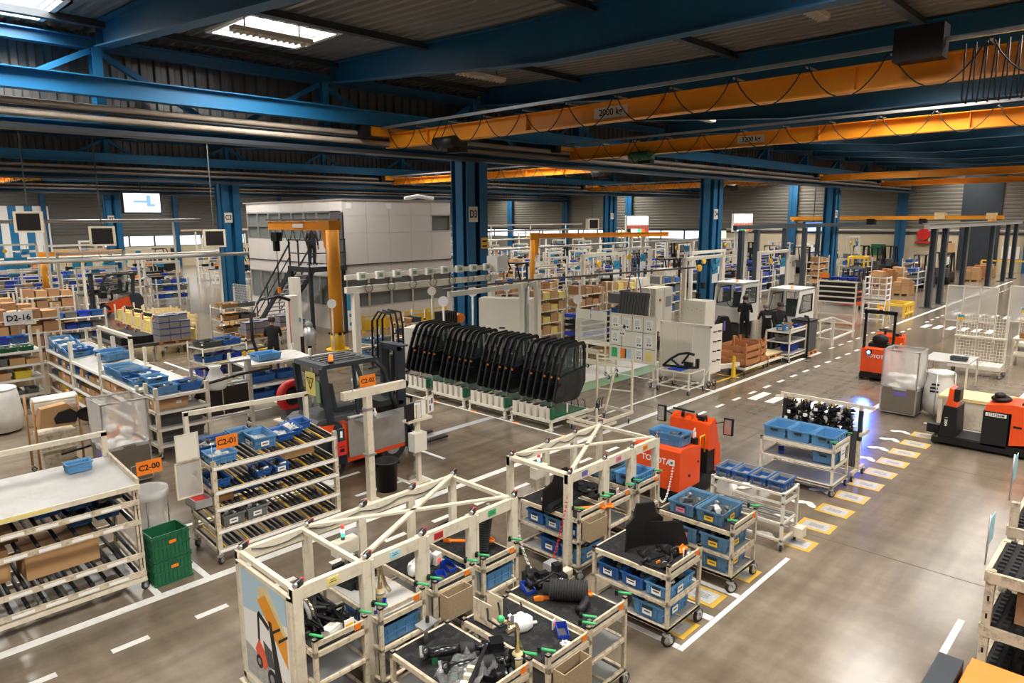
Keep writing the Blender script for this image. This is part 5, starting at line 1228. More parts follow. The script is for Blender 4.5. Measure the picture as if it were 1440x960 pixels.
# ================================================================ FORKLIFT WITH CLOSED CAB (local x forward, y left)
def forklift(label, loc, rz, cab=True, body='dark_grey', lower='red_orange', side='galv', driver=False, mast_h=2.15, name='forklift', roof_load=False, beacon=True, logo=True):
    t = thing(name, label, 'forklift', loc, rz)
    Wd = 1.10
    obj('chassis', B(lower).prism([(0.05, 0.22), (2.0, 0.22), (2.0, 0.42), (0.55, 0.98), (0.1, 0.98), (0.0, 0.55)], 0.04, Wd-0.04, 'y'), t)
    obj('counterweight', B('steel_dark' if cab else lower).prism([(0.0, 0.30), (0.5, 0.26), (0.62, 0.95), (0.5, 1.04), (0.12, 1.02), (0.0, 0.86)], 0.0, Wd, 'y'), t)
    obj('hood', B('dark_grey').prism([(0.08, 1.02), (1.0, 1.02), (1.0, 1.10), (0.2, 1.10)], 0.08, Wd-0.08, 'y'), t)
    if logo: text('lettering', 'TOYOTA', t, (-0.008, Wd*0.52, 0.93), 0.17, 'paper', (PI/2, 0, -PI/2))
    if side:
        for y in (-0.012, Wd):
            obj('side_panel', B(side).box(0.72, 1.98, y, y+0.012, 0.32, 1.02), t)
    obj('skirt', B(lower).box(0.6, 1.98, 0.0, Wd, 0.24, 0.32), t)
    pil = 'steel_dark'
    r0, r1, zt = 0.32, 1.42, 2.08
    obj('roof', B(pil).prism([(r0, zt), (r1, zt), (r1+0.10, zt-0.05), (r1+0.08, zt-0.09), (r0-0.04, zt-0.07)], 0.06, Wd-0.06, 'y').box(r0+0.15, r1-0.15, 0.2, Wd-0.2, zt, zt+0.01, 'dark_grey'), t)
    for i in range(4): obj('roof_slat', B('dark_grey').box(r0+0.18, r1-0.18, 0.26+0.18*i, 0.30+0.18*i, zt+0.01, zt+0.03), t)
    for y in (0.09, Wd-0.09):
        obj('pillar', B(pil).bar((r0, y, zt-0.05), (0.42, y, 1.05), 0.07, 0.12, None, (1, 0, 0)), t)
        obj('pillar', B(pil).path([(r1, y, zt-0.06), (r1+0.18, y, zt-0.25), (1.80, y, 1.25), (1.90, y, 0.95)], 0.045, 6), t)
    if cab:
        obj('rear_window', B('glass').box(0.34, 0.35, 0.13, Wd-0.13, 1.12, zt-0.1), t)
        obj('windscreen', B('glass').add([(r1+0.06, 0.12, zt-0.12), (1.84, 0.12, 1.05), (1.84, Wd-0.12, 1.05), (r1+0.06, Wd-0.12, zt-0.12)], [(0, 1, 2, 3)]), t)
        for y in (0.08, Wd-0.08): obj('side_window', B('glass').add([(0.46, y, 1.1), (1.78, y, 1.1), (r1+0.02, y, zt-0.12), (0.40, y, zt-0.12)], [(0, 1, 2, 3)]), t)
        obj('centre_pillar', B(pil).bar((1.0, 0.08, 1.05), (0.95, 0.08, zt-0.05), 0.05), t)
    obj('seat', B('black').box(0.70, 1.12, 0.32, 0.78, 1.08, 1.20).prism([(0.62, 1.15), (0.74, 1.15), (0.66, 1.66), (0.56, 1.64)], 0.34, 0.76, 'y'), t)
    obj('steering_wheel', B('black').torus((0, 0, 0), 0.16, 0.016, 'z', 16, 6).tube((0, 0, -0.4), (0, 0, 0), 0.025, 8), t, (1.42, 0.52, 1.42), rot=(0, -0.5, 0))
    obj('dashboard', B('black').box(1.55, 1.85, 0.15, Wd-0.15, 0.9, 1.18), t)
    for (x, r) in ((0.42, 0.24), (1.72, 0.30)):
        for y in (0.02, Wd-0.20):
            wv = obj('wheel', B('rubber').tube((x, y, r), (x, y+0.18, r), r, 20), t)
            obj('rim', B('grey').tube((x, y-0.006, r), (x, y+0.186, r), r*0.55, 14), wv)
    for y in (0.26, Wd-0.34):
        obj('mast_rail', B('steel_dark').box(2.06, 2.18, y, y+0.08, 0.08, mast_h).box(2.19, 2.26, y+0.015, y+0.065, 0.10, mast_h-0.04), t)
    for z in (1.0, mast_h-0.08): obj('mast_cross', B('steel_dark').box(2.07, 2.17, 0.26, Wd-0.26, z, z+0.08), t)
    obj('mast_head', B('steel_dark').box(2.1, 2.3, 0.2, Wd-0.2, mast_h, mast_h+0.03), t)
    obj('lift_chain', B('black').box(2.12, 2.14, 0.46, 0.48, 0.3, mast_h-0.08).box(2.12, 2.14, 0.62, 0.64, 0.3, mast_h-0.08).tube((2.13, 0.55, 0.2), (2.13, 0.55, mast_h-0.2), 0.04, 8), t)
    obj('carriage', B('steel_dark').box(2.27, 2.32, 0.10, Wd-0.10, 0.12, 0.20).box(2.27, 2.32, 0.10, Wd-0.10, 0.46, 0.54).box(2.27, 2.30, 0.12, 0.16, 0.54, 1.15).box(2.27, 2.30, Wd-0.16, Wd-0.12, 0.54, 1.15).box(2.27, 2.30, 0.12, Wd-0.12, 1.11, 1.15), t)
    for y in (0.24, Wd-0.36): obj('fork', B('black').box(2.32, 2.36, y, y+0.12, 0.06, 0.55).box(2.32, 3.3, y, y+0.12, 0.05, 0.09), t)
    if beacon:
        bl = obj('beacon', B('black').tube((0.55, 0.18, zt), (0.55, 0.18, zt+0.04), 0.05, 10), t); obj('lens', B('led_orange').tube((0.55, 0.18, zt+0.04), (0.55, 0.18, zt+0.15), 0.045, 10, None, 0.035), bl)
    return t
fk = forklift('black cabbed forklift under assembly with grey side panel behind the C2-02 sign', (6.00, 10.62, 0), 0)
obj('yellow_sheet', B('pale_yellow').box(0.29, 0.30, 0.36, 0.72, 1.50, 1.92).prism([(0.42, 1.80), (0.66, 1.80), (0.54, 1.58)], 0.285, 0.29, 'x', ) if False else B('pale_yellow').box(0.28, 0.288, 0.30, 0.62, 1.50, 1.92), fk)
text('lettering', '5', fk, (0.272, 0.46, 1.74), 0.09, 'black', (PI/2, 0, -PI/2))
ring3 = [(0.34, 1.82), (0.58, 1.82), (0.46, 1.60)]
obj('triangle_mark', B('black').ring(ring3, [(0.362, 1.805), (0.558, 1.805), (0.46, 1.635)], 0.274, 0.278, 'x'), fk)
obj('green_sheet', B('green_floor').box(0.28, 0.288, 0.16, 0.28, 1.40, 1.78), fk)
obj('side_shelf', B('galv').box(0.84, 1.7, -0.30, -0.012, 0.99, 1.02), fk)
obj('jacket', B('cloth_navy').prism([(0.30, 0.30), (0.62, 0.26), (0.60, 0.70), (0.54, 1.0), (0.42, 1.0), (0.34, 0.72)], -0.10, -0.02, 'y'), fk)
obj('orange_fender', B('red_orange').prism([(0.1, 0.90), (0.62, 0.82), (0.64, 0.98), (0.12, 1.03)], -0.03, 0.1, 'y'), fk)
place('document_tray', B('paper').box(-0.16, 0.16, -0.10, 0.10, 0, 0.02).box(-0.17, 0.17, -0.11, 0.11, -0.015, 0, 'grey').out('dt'), (6.92, 10.74, 1.045), 0.1, 'white paper sheet lying on the forklift side shelf', 'paper')

# ================================================================ DOOR DOLLIES WITH BLACK CAB DOORS
ZS = 1.07
DO = [(0.0, 0.10), (0.10, 0.03), (0.78, 0.0), (0.92, 0.06), (1.14, 0.36), (1.15, 0.95), (1.12, 1.19), (1.06, 1.24), (0.52, 1.22), (0.42, 1.17), (0.30, 0.98), (0.14, 0.56)]
DI = [(0.22, 0.585), (0.30, 0.60), (0.62, 0.64), (0.80, 0.66), (1.08, 0.70), (1.085, 0.95), (1.06, 1.14), (1.02, 1.17), (0.56, 1.155), (0.49, 1.12), (0.39, 0.95), (0.26, 0.66)]
LOW = [(0.0, 0.10), (0.10, 0.03), (0.78, 0.0), (0.92, 0.06), (1.14, 0.36), (1.145, 0.70), (0.80, 0.66), (0.62, 0.64), (0.30, 0.60), (0.14, 0.56)]
DO, DI, LOW = [[(p[0], p[1]*ZS) for p in q] for q in (DO, DI, LOW)]
frame_m = B('black').ring(DO, DI, 0, 0.045, 'y').out('door_frame')
low_m = B('black_gloss').prism([(p[0]*0.94+0.035, p[1]*0.94+0.02) for p in LOW], -0.012, 0.03, 'y').out('lower_panel')
glass_m = B('glass').prism(DI, 0.018, 0.026, 'y').out('door_glass')
post_m = B('black').bar((0.74, 0.02, 0.64), (0.76, 0.02, 1.2), 0.03).bar((0.98, 0.02, 0.68), (0.98, 0.02, 1.18), 0.012).out('window_bar')
hing_m = B('black').box(0.12, 0.20, -0.03, 0.0, 0.64, 0.70).out('hinge')
refl_m = B('orange').tube((0.16, -0.02, 0.60), (0.16, 0.0, 0.60), 0.025, 10).out('reflector')
hand_m = B('black').box(0.12, 0.24, -0.035, 0, 0.42, 0.47).out('handle')
dolly_parts = None
nd = 0
for k in range(4):
    y0 = 9.62+1.42*k
    t = thing('door_dolly', ['white wheeled door dolly next to the empty dolly', 'white wheeled door dolly, second from the empty dolly', 'white wheeled door dolly, third from the empty dolly', 'white wheeled door dolly beside the mirror stands'][k], 'dolly', (11.2, y0, 0), 0, 'door dollies')
    obj('base', B('cream_clean').ring([(0, 0), (1.4, 0), (1.4, 1.24), (0, 1.24)], [(0.06, 0.06), (1.34, 0.06), (1.34, 1.18), (0.06, 1.18)], 0.17, 0.23, 'z').box(0.66, 0.74, 0.06, 1.18, 0.17, 0.22), t)
    for x in (0.06, 1.34):
        for y in (0.06, 1.18): caster(t, (x, y, 0), 0.07, 0.5); 
    for y in (0.02, 1.20): obj('foot', B('cream_clean').box(0.0, 0.05, y-0.025, y+0.025, 0.03, 0.2).box(-0.02, 0.07, y-0.04, y+0.04, 0.0, 0.03), t)
    for i in range(6):
        obj('slot_block', B('cream_clean').box(0.02, 0.14, 0.04+0.205*i, 0.16+0.205*i, 0.23, 0.50).box(0.02, 0.14, 0.05+0.205*i, 0.15+0.205*i, 0.50, 0.51, 'black'), t)
        obj('hook', B('black').path([(1.30, 0.07+0.205*i, 0.23), (1.32, 0.10+0.205*i, 0.40), (1.30, 0.16+0.205*i, 0.46)], 0.012, 5), t)
    obj('green_pad', B('green').box(0.0, 0.10, -0.02, 0.04, 0.26, 0.50), t)
    obj('green_tray', B('green').box(0.30, 1.28, 0.08, 1.16, 0.23, 0.26), t)
    for y in (0.12, 0.6, 1.1): obj('support', B('cream_clean').bar((0.7, y, 0.22), (0.7, y, 0.48), 0.03), t)
    for i in range(6):
        if k == 0 and i == 0: pass
        y = y0+0.12+0.205*i
        d = thing('cab_door', ('glossy black forklift cab door at the open end of the door row' if nd == 0 else 'black forklift cab door standing on the dolly %s' % ['next to the empty dolly', 'second from the empty dolly', 'third from the empty dolly', 'beside the mirror stands'][k]), 'door panel', (11.42, y, 0.50), 0.0, 'black cab doors')
        obj('door_frame', frame_m, d); lp = obj('lower_panel', low_m, d); obj('door_glass', glass_m, d); obj('window_bar', post_m, d); obj('hinge', hing_m, d); obj('hinge', hing_m, d, (0.13, 0, 0.36)); obj('handle', hand_m, lp)
        if i % 2 == 0 or i == 1: obj('reflector', refl_m, d)
        nd += 1
# empty dolly and tall tube frame
t = thing('door_dolly', 'empty white dolly with black hooks at the end of the door row', 'dolly', (11.55, 8.62, 0))
obj('base', B('cream').ring([(0, 0), (1.35, 0), (1.35, 0.85), (0, 0.85)], [(0.05, 0.05), (1.3, 0.05), (1.3, 0.8), (0.05, 0.8)], 0.24, 0.30, 'z').ring([(0, 0), (0.7, 0), (0.7, 0.85), (0, 0.85)], [(0.05, 0.05), (0.65, 0.05), (0.65, 0.8), (0.05, 0.8)], 0.15, 0.2, 'z'), t)
for i in range(3): obj('hook', B('black').path([(0.35+0.16*i, 0.3+0.1*i, 0.30), (0.38+0.16*i, 0.36+0.1*i, 0.46), (0.42+0.16*i, 0.33+0.1*i, 0.34), (0.47+0.16*i, 0.40+0.1*i, 0.48)], 0.016, 5), t)
for i in range(3): obj('hook', B('black').path([(0.95+0.10*i, 0.75, 0.30), (0.97+0.10*i, 0.76, 0.44), (1.02+0.10*i, 0.76, 0.52)], 0.014, 5), t)
for x in (0.08, 1.27):
    for y in (0.08, 0.77): caster(t, (x, y, 0), 0.07, 0.7)
for x in (1.32, 1.05, 0.02): obj('post', B('cream').box(x-0.02, x+0.02, 0.02 if x != 1.05 else 0.8, 0.06 if x != 1.05 else 0.84, 0.3, 1.55 if x > 0.5 else 0.62), t)
for z in (0.75, 1.30, 1.45): obj('rail', B('cream').bar((1.05, 0.82, z), (1.32, 0.04, z), 0.028), t)
obj('prop', B('cream').bar((0.95, 0.5, 0.3), (1.20, 0.45, 1.12), 0.035), t)

# ================================================================ PEOPLE
def person(label, loc, rz, top='cloth_black', pants='cloth_black', hair='hair', arms='hold', sit=False, lean=0.0, s=1.0, bald=False):
    """local +x is the facing direction; built as one skinned body"""
    hz = 0.92 if not sit else 0.50
    th = 0.0
    V = {}
    V['pel'] = ((0, 0, hz), .135); V['bel'] = ((0.02+lean*.3, 0, hz+.17), .135); V['che'] = ((0.02+lean*.7, 0, hz+.38), .155); V['nb'] = ((lean, 0, hz+.53), .075)
    V['nk'] = ((0.01+lean*1.1, 0, hz+.59), .055); V['hd'] = ((0.03+lean*1.2, 0, hz+.70), .092); V['ht'] = ((0.02+lean*1.2, 0, hz+.79), .072)
    E = [('pel', 'bel'), ('bel', 'che'), ('che', 'nb'), ('nb', 'nk'), ('nk', 'hd'), ('hd', 'ht')]
    for q, sy in (('l', 1), ('r', -1)):
        V['sh'+q] = ((lean*.85, .19*sy, hz+.47), .068)
        if arms == 'hold': el, wr = (0.06+lean, .25*sy, hz+.21), (0.30+lean, .16*sy, hz+.20)
        elif arms == 'low': el, wr = (0.05+lean, .25*sy, hz+.19), (0.20+lean, .2*sy, hz-.04)
        else: el, wr = (-0.02, .26*sy, hz+.17), (0.05, .25*sy, hz-.07)
        V['el'+q] = (el, .046); V['wr'+q] = (wr, .034)
        d = (Vector(wr)-Vector(el)).normalized()
        V['pa'+q] = (tuple(Vector(wr)+d*.06), .036)
        E += [('che', 'sh'+q), ('sh'+q, 'el'+q), ('el'+q, 'wr'+q), ('wr'+q, 'pa'+q)]
        up = Vector((0, 0, 1)); side = d.cross(up).normalized() if abs(d.z) < .95 else Vector((0, 1, 0))
        for i, o in enumerate((-.03, -.01, .01, .03)):
            V['f%d' % i+q] = (tuple(Vector(wr)+d*.115+side*o), .010); V['g%d' % i+q] = (tuple(Vector(wr)+d*(.16-.01*abs(i-1))+side*o*1.1-Vector((0, 0, .02))), .008)
            E += [('pa'+q, 'f%d' % i+q), ('f%d' % i+q, 'g%d' % i+q)]
        V['t'+q] = (tuple(Vector(wr)+d*.08-side*.05*sy), .011); E.append(('pa'+q, 't'+q))
        V['hp'+q] = ((0, .10*sy, hz-.04), .105)
        if not sit: kn, an, to = (.03, .11*sy, .50), (-.02, .11*sy, .09), (.14, .13*sy, .035)
        else: kn, an, to = (.42, .14*sy, hz-.02), (.40, .14*sy, .10), (.54, .15*sy, .04)
        V['kn'+q] = (kn, .066); V['an'+q] = (an, .045); V['to'+q] = (to, .036)
        E += [('pel', 'hp'+q), ('hp'+q, 'kn'+q), ('kn'+q, 'an'+q), ('an'+q, 'to'+q)]
    names = list(V); ix = {k: i for i, k in enumerate(names)}
    me = bpy.data.meshes.new('skeleton')
    me.from_pydata([V[k][0] for k in names], [(ix[a], ix[b]) for a, b in E], [])
    o = bpy.data.objects.new('tmp', me); COL.objects.link(o)
    o.modifiers.new('skin', 'SKIN')
    for i, k in enumerate(names):
        sv = me.skin_vertices[0].data[i]; r = V[k][1]; sv.radius = (r*1.25, r) if k in ('che', 'bel', 'pel') else (r, r)
        if k in ('che', 'bel', 'pel'): sv.radius = (r, r)
        sv.use_root = (k == 'pel')
    o.modifiers.new('sub', 'SUBSURF').levels = 1; o.modifiers['sub'].render_levels = 1
    bpy.context.view_layer.update()
    ev = o.evaluated_get(bpy.context.evaluated_depsgraph_get())
    body = bpy.data.meshes.new_from_object(ev)
    bpy.data.objects.remove(o)
    for m in ('skin', top, pants, 'black'): body.materials.append(MATS[m])
    wl, wr_ = Vector(V['wrl'][0]), Vector(V['wrr'][0])
    for p in body.polygons:
        c = p.center; p.use_smooth = True
        if c.z > hz+.56 or (c-wl).length < .0 : k = 0
        elif min((c-Vector(V['pa'+q][0])).length for q in 'lr') < .10 and min((c-Vector(V['el'+q][0])).length for q in 'lr') > .17: k = 0
        elif c.z < .10 and not sit: k = 3
        elif c.z > hz-.02 and not (sit and c.x > .2 and c.z < hz+.1): k = 1
        else: k = 2
        p.material_index = k
    t = thing('person', label, 'person', loc, rz); t.scale = (s, s, s)
    obj('body', body, t)
    hx, hzz = V['hd'][0][0], V['hd'][0][2]
    if bald: hb = B(hair).lathe([(0.098, -0.07), (0.108, -0.02), (0.104, 0.02), (0.09, 0.05)], (hx-0.012, 0, hzz), 14)
    else:
        hb = B(hair).lathe([(0.100, -0.03), (0.110, 0.02), (0.104, 0.07), (0.08, 0.115), (0.04, 0.135), (0.001, 0.14)], (hx-0.014, 0, hzz), 14)
    obj('hair', hb, t)
    fc = B('skin').sphere((hx+0.098, 0, hzz-0.025), 0.02, 8, 5, None, (1, .8, 1.3))
    for sy in (-1, 1): fc.sphere((hx, sy*0.098, hzz-0.015), 0.026, 8, 5, None, (.8, .4, 1.2))
    for sy in (-1, 1): fc.sphere((hx+0.088, sy*0.035, hzz+0.012), 0.011, 6, 4, 'black')
    fc.box(hx+0.083, hx+0.096, -0.025, 0.025, hzz-0.066, hzz-0.058, 'red')
    obj('face', fc, t)
    return t
E_ = None
person('man in black seen from the side beside the white cab, hands raised', (24.5, 11.6, 0), 0.2, hair='hair', arms='hold')
pb = person('grey-haired man in black printed jacket bending between the white cabs', (23.5, 10.3, 0), 0.75, hair='hair_grey', arms='hold', lean=0.12, bald=True, s=0.95)
obj('jacket_print', B('paper').box(-0.172, -0.166, -0.13, 0.13, 1.27, 1.30).box(-0.172, -0.166, -0.11, 0.11, 1.22, 1.24), pb)
person('man in black facing the cart before the second white cab', (23.35, 9.85, 0), -2.2, hair='hair', arms='low', lean=0.06)
person('man in black working beside the round grey tank, seen from behind', (11.3, 20.7, 0), 2.6, hair='hair', arms='hold', top='cloth_navy')
person('man in dark clothes half hidden by the cream hose posts', (10.1, 19.9, 0), 0.9, hair='hair', arms='hold', s=0.98)
person('person in black walking up the office stair landing', (14.95, 25.6, 2.78), 0.6, hair='wood', arms='side', s=0.93)
person('person in white shirt standing by the far crates', (62.0, 13.2, 0), 2.5, top='white', arms='side')

# ================================================================ MIDDLE RIGHT: BOARDS, PARTITION, CABS, CRATES
GL = -PI/2     # things that face the camera's left aisle (-X): local x -> -Y, local y -> +X
t = thing('notice_board', 'wheeled white notice board covered with printed sheets', 'board', (16.30, 11.75, 0), GL)
obj('panel', B('cream_clean').box(0, 1.5, 0, 0.03, 0.62, 1.88), t)
obj('frame', B('cream').ring([(-0.03, 0.58), (1.53, 0.58), (1.53, 1.92), (-0.03, 1.92)], [(0, 0.62), (1.5, 0.62), (1.5, 1.88), (0, 1.88)], -0.01, 0.04, 'y'), t)
for x in (0.04, 1.46): obj('post', B('cream').box(x-0.02, x+0.02, 0.0, 0.04, 0.12, 0.62), t); caster(t, (x, -0.15, 0), 0.055); caster(t, (x, 0.25, 0), 0.055); obj('foot', B('cream').box(x-0.02, x+0.02, -0.2, 0.3, 0.12, 0.16), t)
for z in (1.0, 1.45): obj('grid_line', B('black').box(0, 1.5, -0.004, 0.0, z-0.006, z+0.006), t)
for x in (0.38, 0.74, 1.1): obj('grid_line', B('black').box(x-0.006, x+0.006, -0.004, 0, 0.62 if x != 0.74 else 1.45, 1.88), t)
sheet = B('paper').box(-0.11, 0.11, -0.004, 0, -0.16, 0.16)
for i in range(5): sheet.box(-0.08, 0.05+0.02*(i % 2), -0.005, -0.004, 0.09-0.03*i, 0.10-0.03*i, 'grey')
sheet.box(-0.06, -0.01, -0.005, -0.004, -0.12, -0.07, 'dark_grey').box(0.02, 0.07, -0.005, -0.004, -0.12, -0.07, 'dark_grey')
sheet = sheet.out('printed_sheet')
for i, (x, z) in enumerate(((0.17, 1.68), (0.55, 1.66), (0.92, 1.66), (1.30, 1.66), (0.17, 1.25), (1.30, 1.22), (0.98, 1.18), (0.98, 0.82), (0.40, 1.45))): obj('printed_sheet', sheet, t, (x, -0.005, z), rot=(0, 0.03*math.sin(i*2.3), 0))
for x, m in ((0.15, 'green_grip'), (0.46, 'orange'), (0.62, 'sky_print'), (1.30, 'pale_yellow')): obj('colour_sheet', B(m).box(x-0.1, x+0.1, -0.006, 0, 0.66, 0.93), t)
t = thing('mesh_screen_cart', 'cream wheeled cart with grey see-through screen and white top boards', 'cart', (16.45, 13.15, 0), GL)
obj('screen', B('perspex').box(0.04, 1.10, 0.0, 0.012, 0.95, 1.62), t); obj('top_board', B('cream_clean').box(0.0, 0.54, 0, 0.02, 1.62, 1.92), t); obj('top_board', B('cream_clean').box(0.58, 1.14, 0, 0.02, 1.62, 1.90), t)
for x in (0.02, 1.12):
    for y in (0.0, 0.55): obj('post', B('cream').box(x-0.02, x+0.02, y-0.02, y+0.02, 0.12, 1.62 if y == 0 else 1.0), t); caster(t, (x, y, 0), 0.055)
for z in (0.3, 0.62, 0.9): obj('shelf', B('cream').ring([(0, 0), (1.14, 0), (1.14, 0.56), (0, 0.56)], [(0.03, 0.03), (1.11, 0.03), (1.11, 0.53), (0.03, 0.53)], z-0.03, z, 'z').box(0.03, 1.11, 0.03, 0.53, z-0.02, z-0.01), t)
carton((16.75, 12.25, 0.60), 0.1, (0.3, 0.25, 0.16), 'cardboard box on the cart below the see-through screen')
t = thing('partition_wall', 'beige three panel partition on wheels with a pegboard end', 'partition', (17.2, 10.62, 0), GL)
for i in range(3): obj('panel', B('cream_clean').box(0.02+0.5*i, 0.50+0.5*i, 0.0, 0.025, 0.16, 1.64), t)
obj('frame', B('cream_clean').box(-0.03, 0.02, -0.02, 0.05, 0.1, 1.68).box(1.5, 1.55, -0.02, 0.05, 0.1, 1.68).box(-0.03, 1.55, -0.02, 0.05, 1.64, 1.70).box(-0.03, 1.55, -0.02, 0.05, 0.1, 0.16), t)
pg = obj('pegboard', B('cream_clean').box(1.51, 1.54, 0.05, 0.65, 0.35, 1.70), t)
for i in range(4):
    for j in range(2): obj('hook', B('black').tube((1.54, 0.15+0.25*j, 0.7+0.27*i), (1.64, 0.15+0.25*j, 0.72+0.27*i), 0.02, 6), pg)
for x in (0.0, 1.52): caster(t, (x, 0.0, 0), 0.07); caster(t, (x, 0.3, 0), 0.07)
t = thing('steel_cabinet', 'tall beige steel cabinet with small holes behind the partition', 'cabinet', (19.4, 11.2, 0), GL)
obj('body', B('cream_clean').box(0, 0.75, 0, 0.6, 0.05, 2.05), t); obj('door', B('cream_clean').box(0.02, 0.73, -0.02, 0, 0.1, 2.0), t)
for i in range(4): obj('hole', B('black').box(0.15+0.15*i, 0.17+0.15*i, -0.024, -0.02, 1.80-0.04*(i % 2), 1.82-0.04*(i % 2)), t)
t = thing('fender_cart', 'low white tubular cart carrying a black curved fender frame', 'cart', (15.95, 8.98, 0))
for x in (0.02, 0.80):
    for y in (0.02, 0.95): obj('post', B('cream_clean').box(x-0.018, x+0.018, y-0.018, y+0.018, 0.14, 0.62), t); caster(t, (x, y, 0), 0.07)
for z in (0.18, 0.60): obj('ring', B('cream_clean').ring([(0, 0), (0.82, 0), (0.82, 0.97), (0, 0.97)], [(0.03, 0.03), (0.79, 0.03), (0.79, 0.94), (0.03, 0.94)], z-0.03, z, 'z'), t)
obj('holder', B('cream_clean').bar((0.4, 0.1, 0.6), (0.4, 0.1, 0.95), 0.03).bar((0.75, 0.05, 0.2), (0.95, -0.1, 0.75), 0.03), t); obj('blue_pad', B('deep_blue').box(0.1, 0.7, 0.3, 0.7, 0.6, 0.63), t)
b = B('black'); b.path([(0, 0.9, 0.0), (0.05, 0.7, 0.20), (0.05, 0.45, 0.36), (0.05, 0.2, 0.42), (0.05, 0.0, 0.40)], 0.035, 6).path([(0, 0.9, 0.0), (0.05, 0.5, 0.02), (0.05, 0.1, 0.04), (0.05, -0.1, 0.06)], 0.035, 6).path([(0.05, 0.7, 0.20), (0.05, 0.45, 0.05)], 0.03, 6).path([(0.05, 0.15, 0.40), (0.05, 0.35, 0.12)], 0.03, 6).box(0.02, 0.09, 0.05, 0.28, 0.02, 0.18).box(0.02, 0.09, -0.14, -0.06, 0.05, 0.3)
place('curved_fender', b.out('fender'), (16.25, 9.05, 0.64), 0.0, 'black curved fender frame lying on the low white cart', 'fender')
t = thing('tow_bar_trailer', 'white low trailer bar with yellow upright beside the aisle line', 'trailer', (17.6, 9.15, 0))
obj('bar', B('cream_clean').bar((0, 0.5, 0.32), (1.5, 0.0, 0.34), 0.10, 0.12).bar((0.2, 0.9, 0.25), (1.5, 0.45, 0.25), 0.08), t); obj('upright', B('yellow').prism([(0, 0), (0.18, 0), (0.12, 0.62), (0.06, 0.62)], -0.03, 0.03, 'y'), t, (1.0, -0.05, 0.02)); obj('wheel', B('rubber').tube((1.35, 0.1, 0.1), (1.35, 0.2, 0.1), 0.1, 12), t); obj('wheel', B('rubber').tube((0.1, 0.6, 0.1), (0.1, 0.7, 0.1), 0.1, 12), t)
def wood_crate(label, loc, L, W_, H, rz=0, group=None, m='crate_wood', slats=3):
    t = thing('wooden_crate', label, 'crate', loc, rz, group)
    for x in (0, L-0.09):
        for y in (0, W_-0.05): obj('corner_post', B(m).box(x, x+0.09, y, y+0.05, 0, H), t)
    h = (H-0.1)/slats
    for i in range(slats):
        z = 0.08+i*h
        for y in (-0.022, W_): obj('slat', B(m).box(0, L, y, y+0.022, z, z+h*0.62), t)
        for x in (-0.022, L): obj('slat', B(m).box(x, x+0.022, 0, W_, z, z+h*0.62), t)
    obj('bottom', B(m).box(0, L, 0, W_, 0.04, 0.08), t)
    return t
def dolly(label, loc, L, W_, rz=0, m='cream_clean', h=0.22, group=None, cat='dolly'):
    t = thing('dolly', label, cat, loc, rz, group)
    obj('frame', B(m).ring([(0, 0), (L, 0), (L, W_), (0, W_)], [(0.06, 0.06), (L-0.06, 0.06), (L-0.06, W_-0.06), (0.06, W_-0.06)], h-0.06, h, 'z').box(0, L, W_*0.45, W_*0.55, h-0.04, h), t)
    for x in (0.08, L-0.08):
        for y in (0.08, W_-0.08): caster(t, (x, y, 0), min(0.06, (h-0.08)/2+0.01), 0.5)
    return t
dolly('white dolly under the brown wooden crates', (19.15, 8.95, 0), 1.45, 1.0)
wood_crate('brown slatted wooden crate with paper sheets at the dolly end', (19.2, 9.0, 0.22), 0.95, 0.85, 0.72)
wood_crate('brown slatted wooden crate beside the pallet dolly', (20.2, 9.0, 0.22), 0.36, 0.85, 0.74)
for (x, y, z, m) in ((19.175, 9.30, 0.80, 'paper'), (19.6, 8.97, 0.36, 'paper')): pass
dolly('white dolly carrying a wooden pallet beside the crates', (20.75, 8.95, 0), 1.1, 0.95)
def pallet(label, loc, rz=0, L=1.1, W_=0.8, group=None, m='wood'):
    t = thing('pallet', label, 'pallet', loc, rz, group)
    for i in range(5): obj('board', B(m).box(0, L, i*(W_-0.1)/4, i*(W_-0.1)/4+0.1, 0.10, 0.12), t)
    for i in range(3):
        y = i*(W_-0.1)/2; obj('runner', B(m).box(0, 0.12, y, y+0.1, 0.02, 0.10).box(L/2-0.06, L/2+0.06, y, y+0.1, 0.02, 0.10).box(L-0.12, L, y, y+0.1, 0.02, 0.10).box(0, L, y, y+0.1, 0, 0.02), t)
    return t
pallet('bare wooden pallet with plywood top on the white dolly', (20.78, 9.0, 0.22))
place('plywood_sheet', B('wood_yellow').box(0, 1.05, 0, 0.78, 0, 0.02).out('ply'), (20.8, 9.02, 0.34), 0, 'pale plywood sheet lying on the pallet', 'board')
cG = cart('white tube cart with blue bins and open cartons beside the black waste bin', (21.75, 8.75, 0), 1.35, 0.8, h=1.0, shelves=(0.66, 0.28), m='cream_clean', deck='grey', grips=False, tagc='yellow')
bin_((21.98, 9.1, 1.01), 0, (0.4, 0.3, 0.17), 'light_blue_bin', 'light blue bin on top of the white tube cart', None, 'paper'); carton((22.35, 9.1, 1.01), 0.4, (0.34, 0.26, 0.18), 'tilted open cardboard box on the white tube cart', None, 'cardboard', True)
bin_((22.85, 8.95, 1.01), 0, (0.3, 0.22, 0.1), 'deep_blue', 'deep blue tray at the end of the white tube cart', None); place('tool_bag', B('black').sphere((0, 0, 0.1), 0.16, 10, 6, None, (1.4, .8, .6)).torus((0, 0, .15), .1, .015, 'y', 12, 5).out('tb'), (22.65, 9.3, 1.01), 0, 'black tool bag on the white tube cart', 'bag')
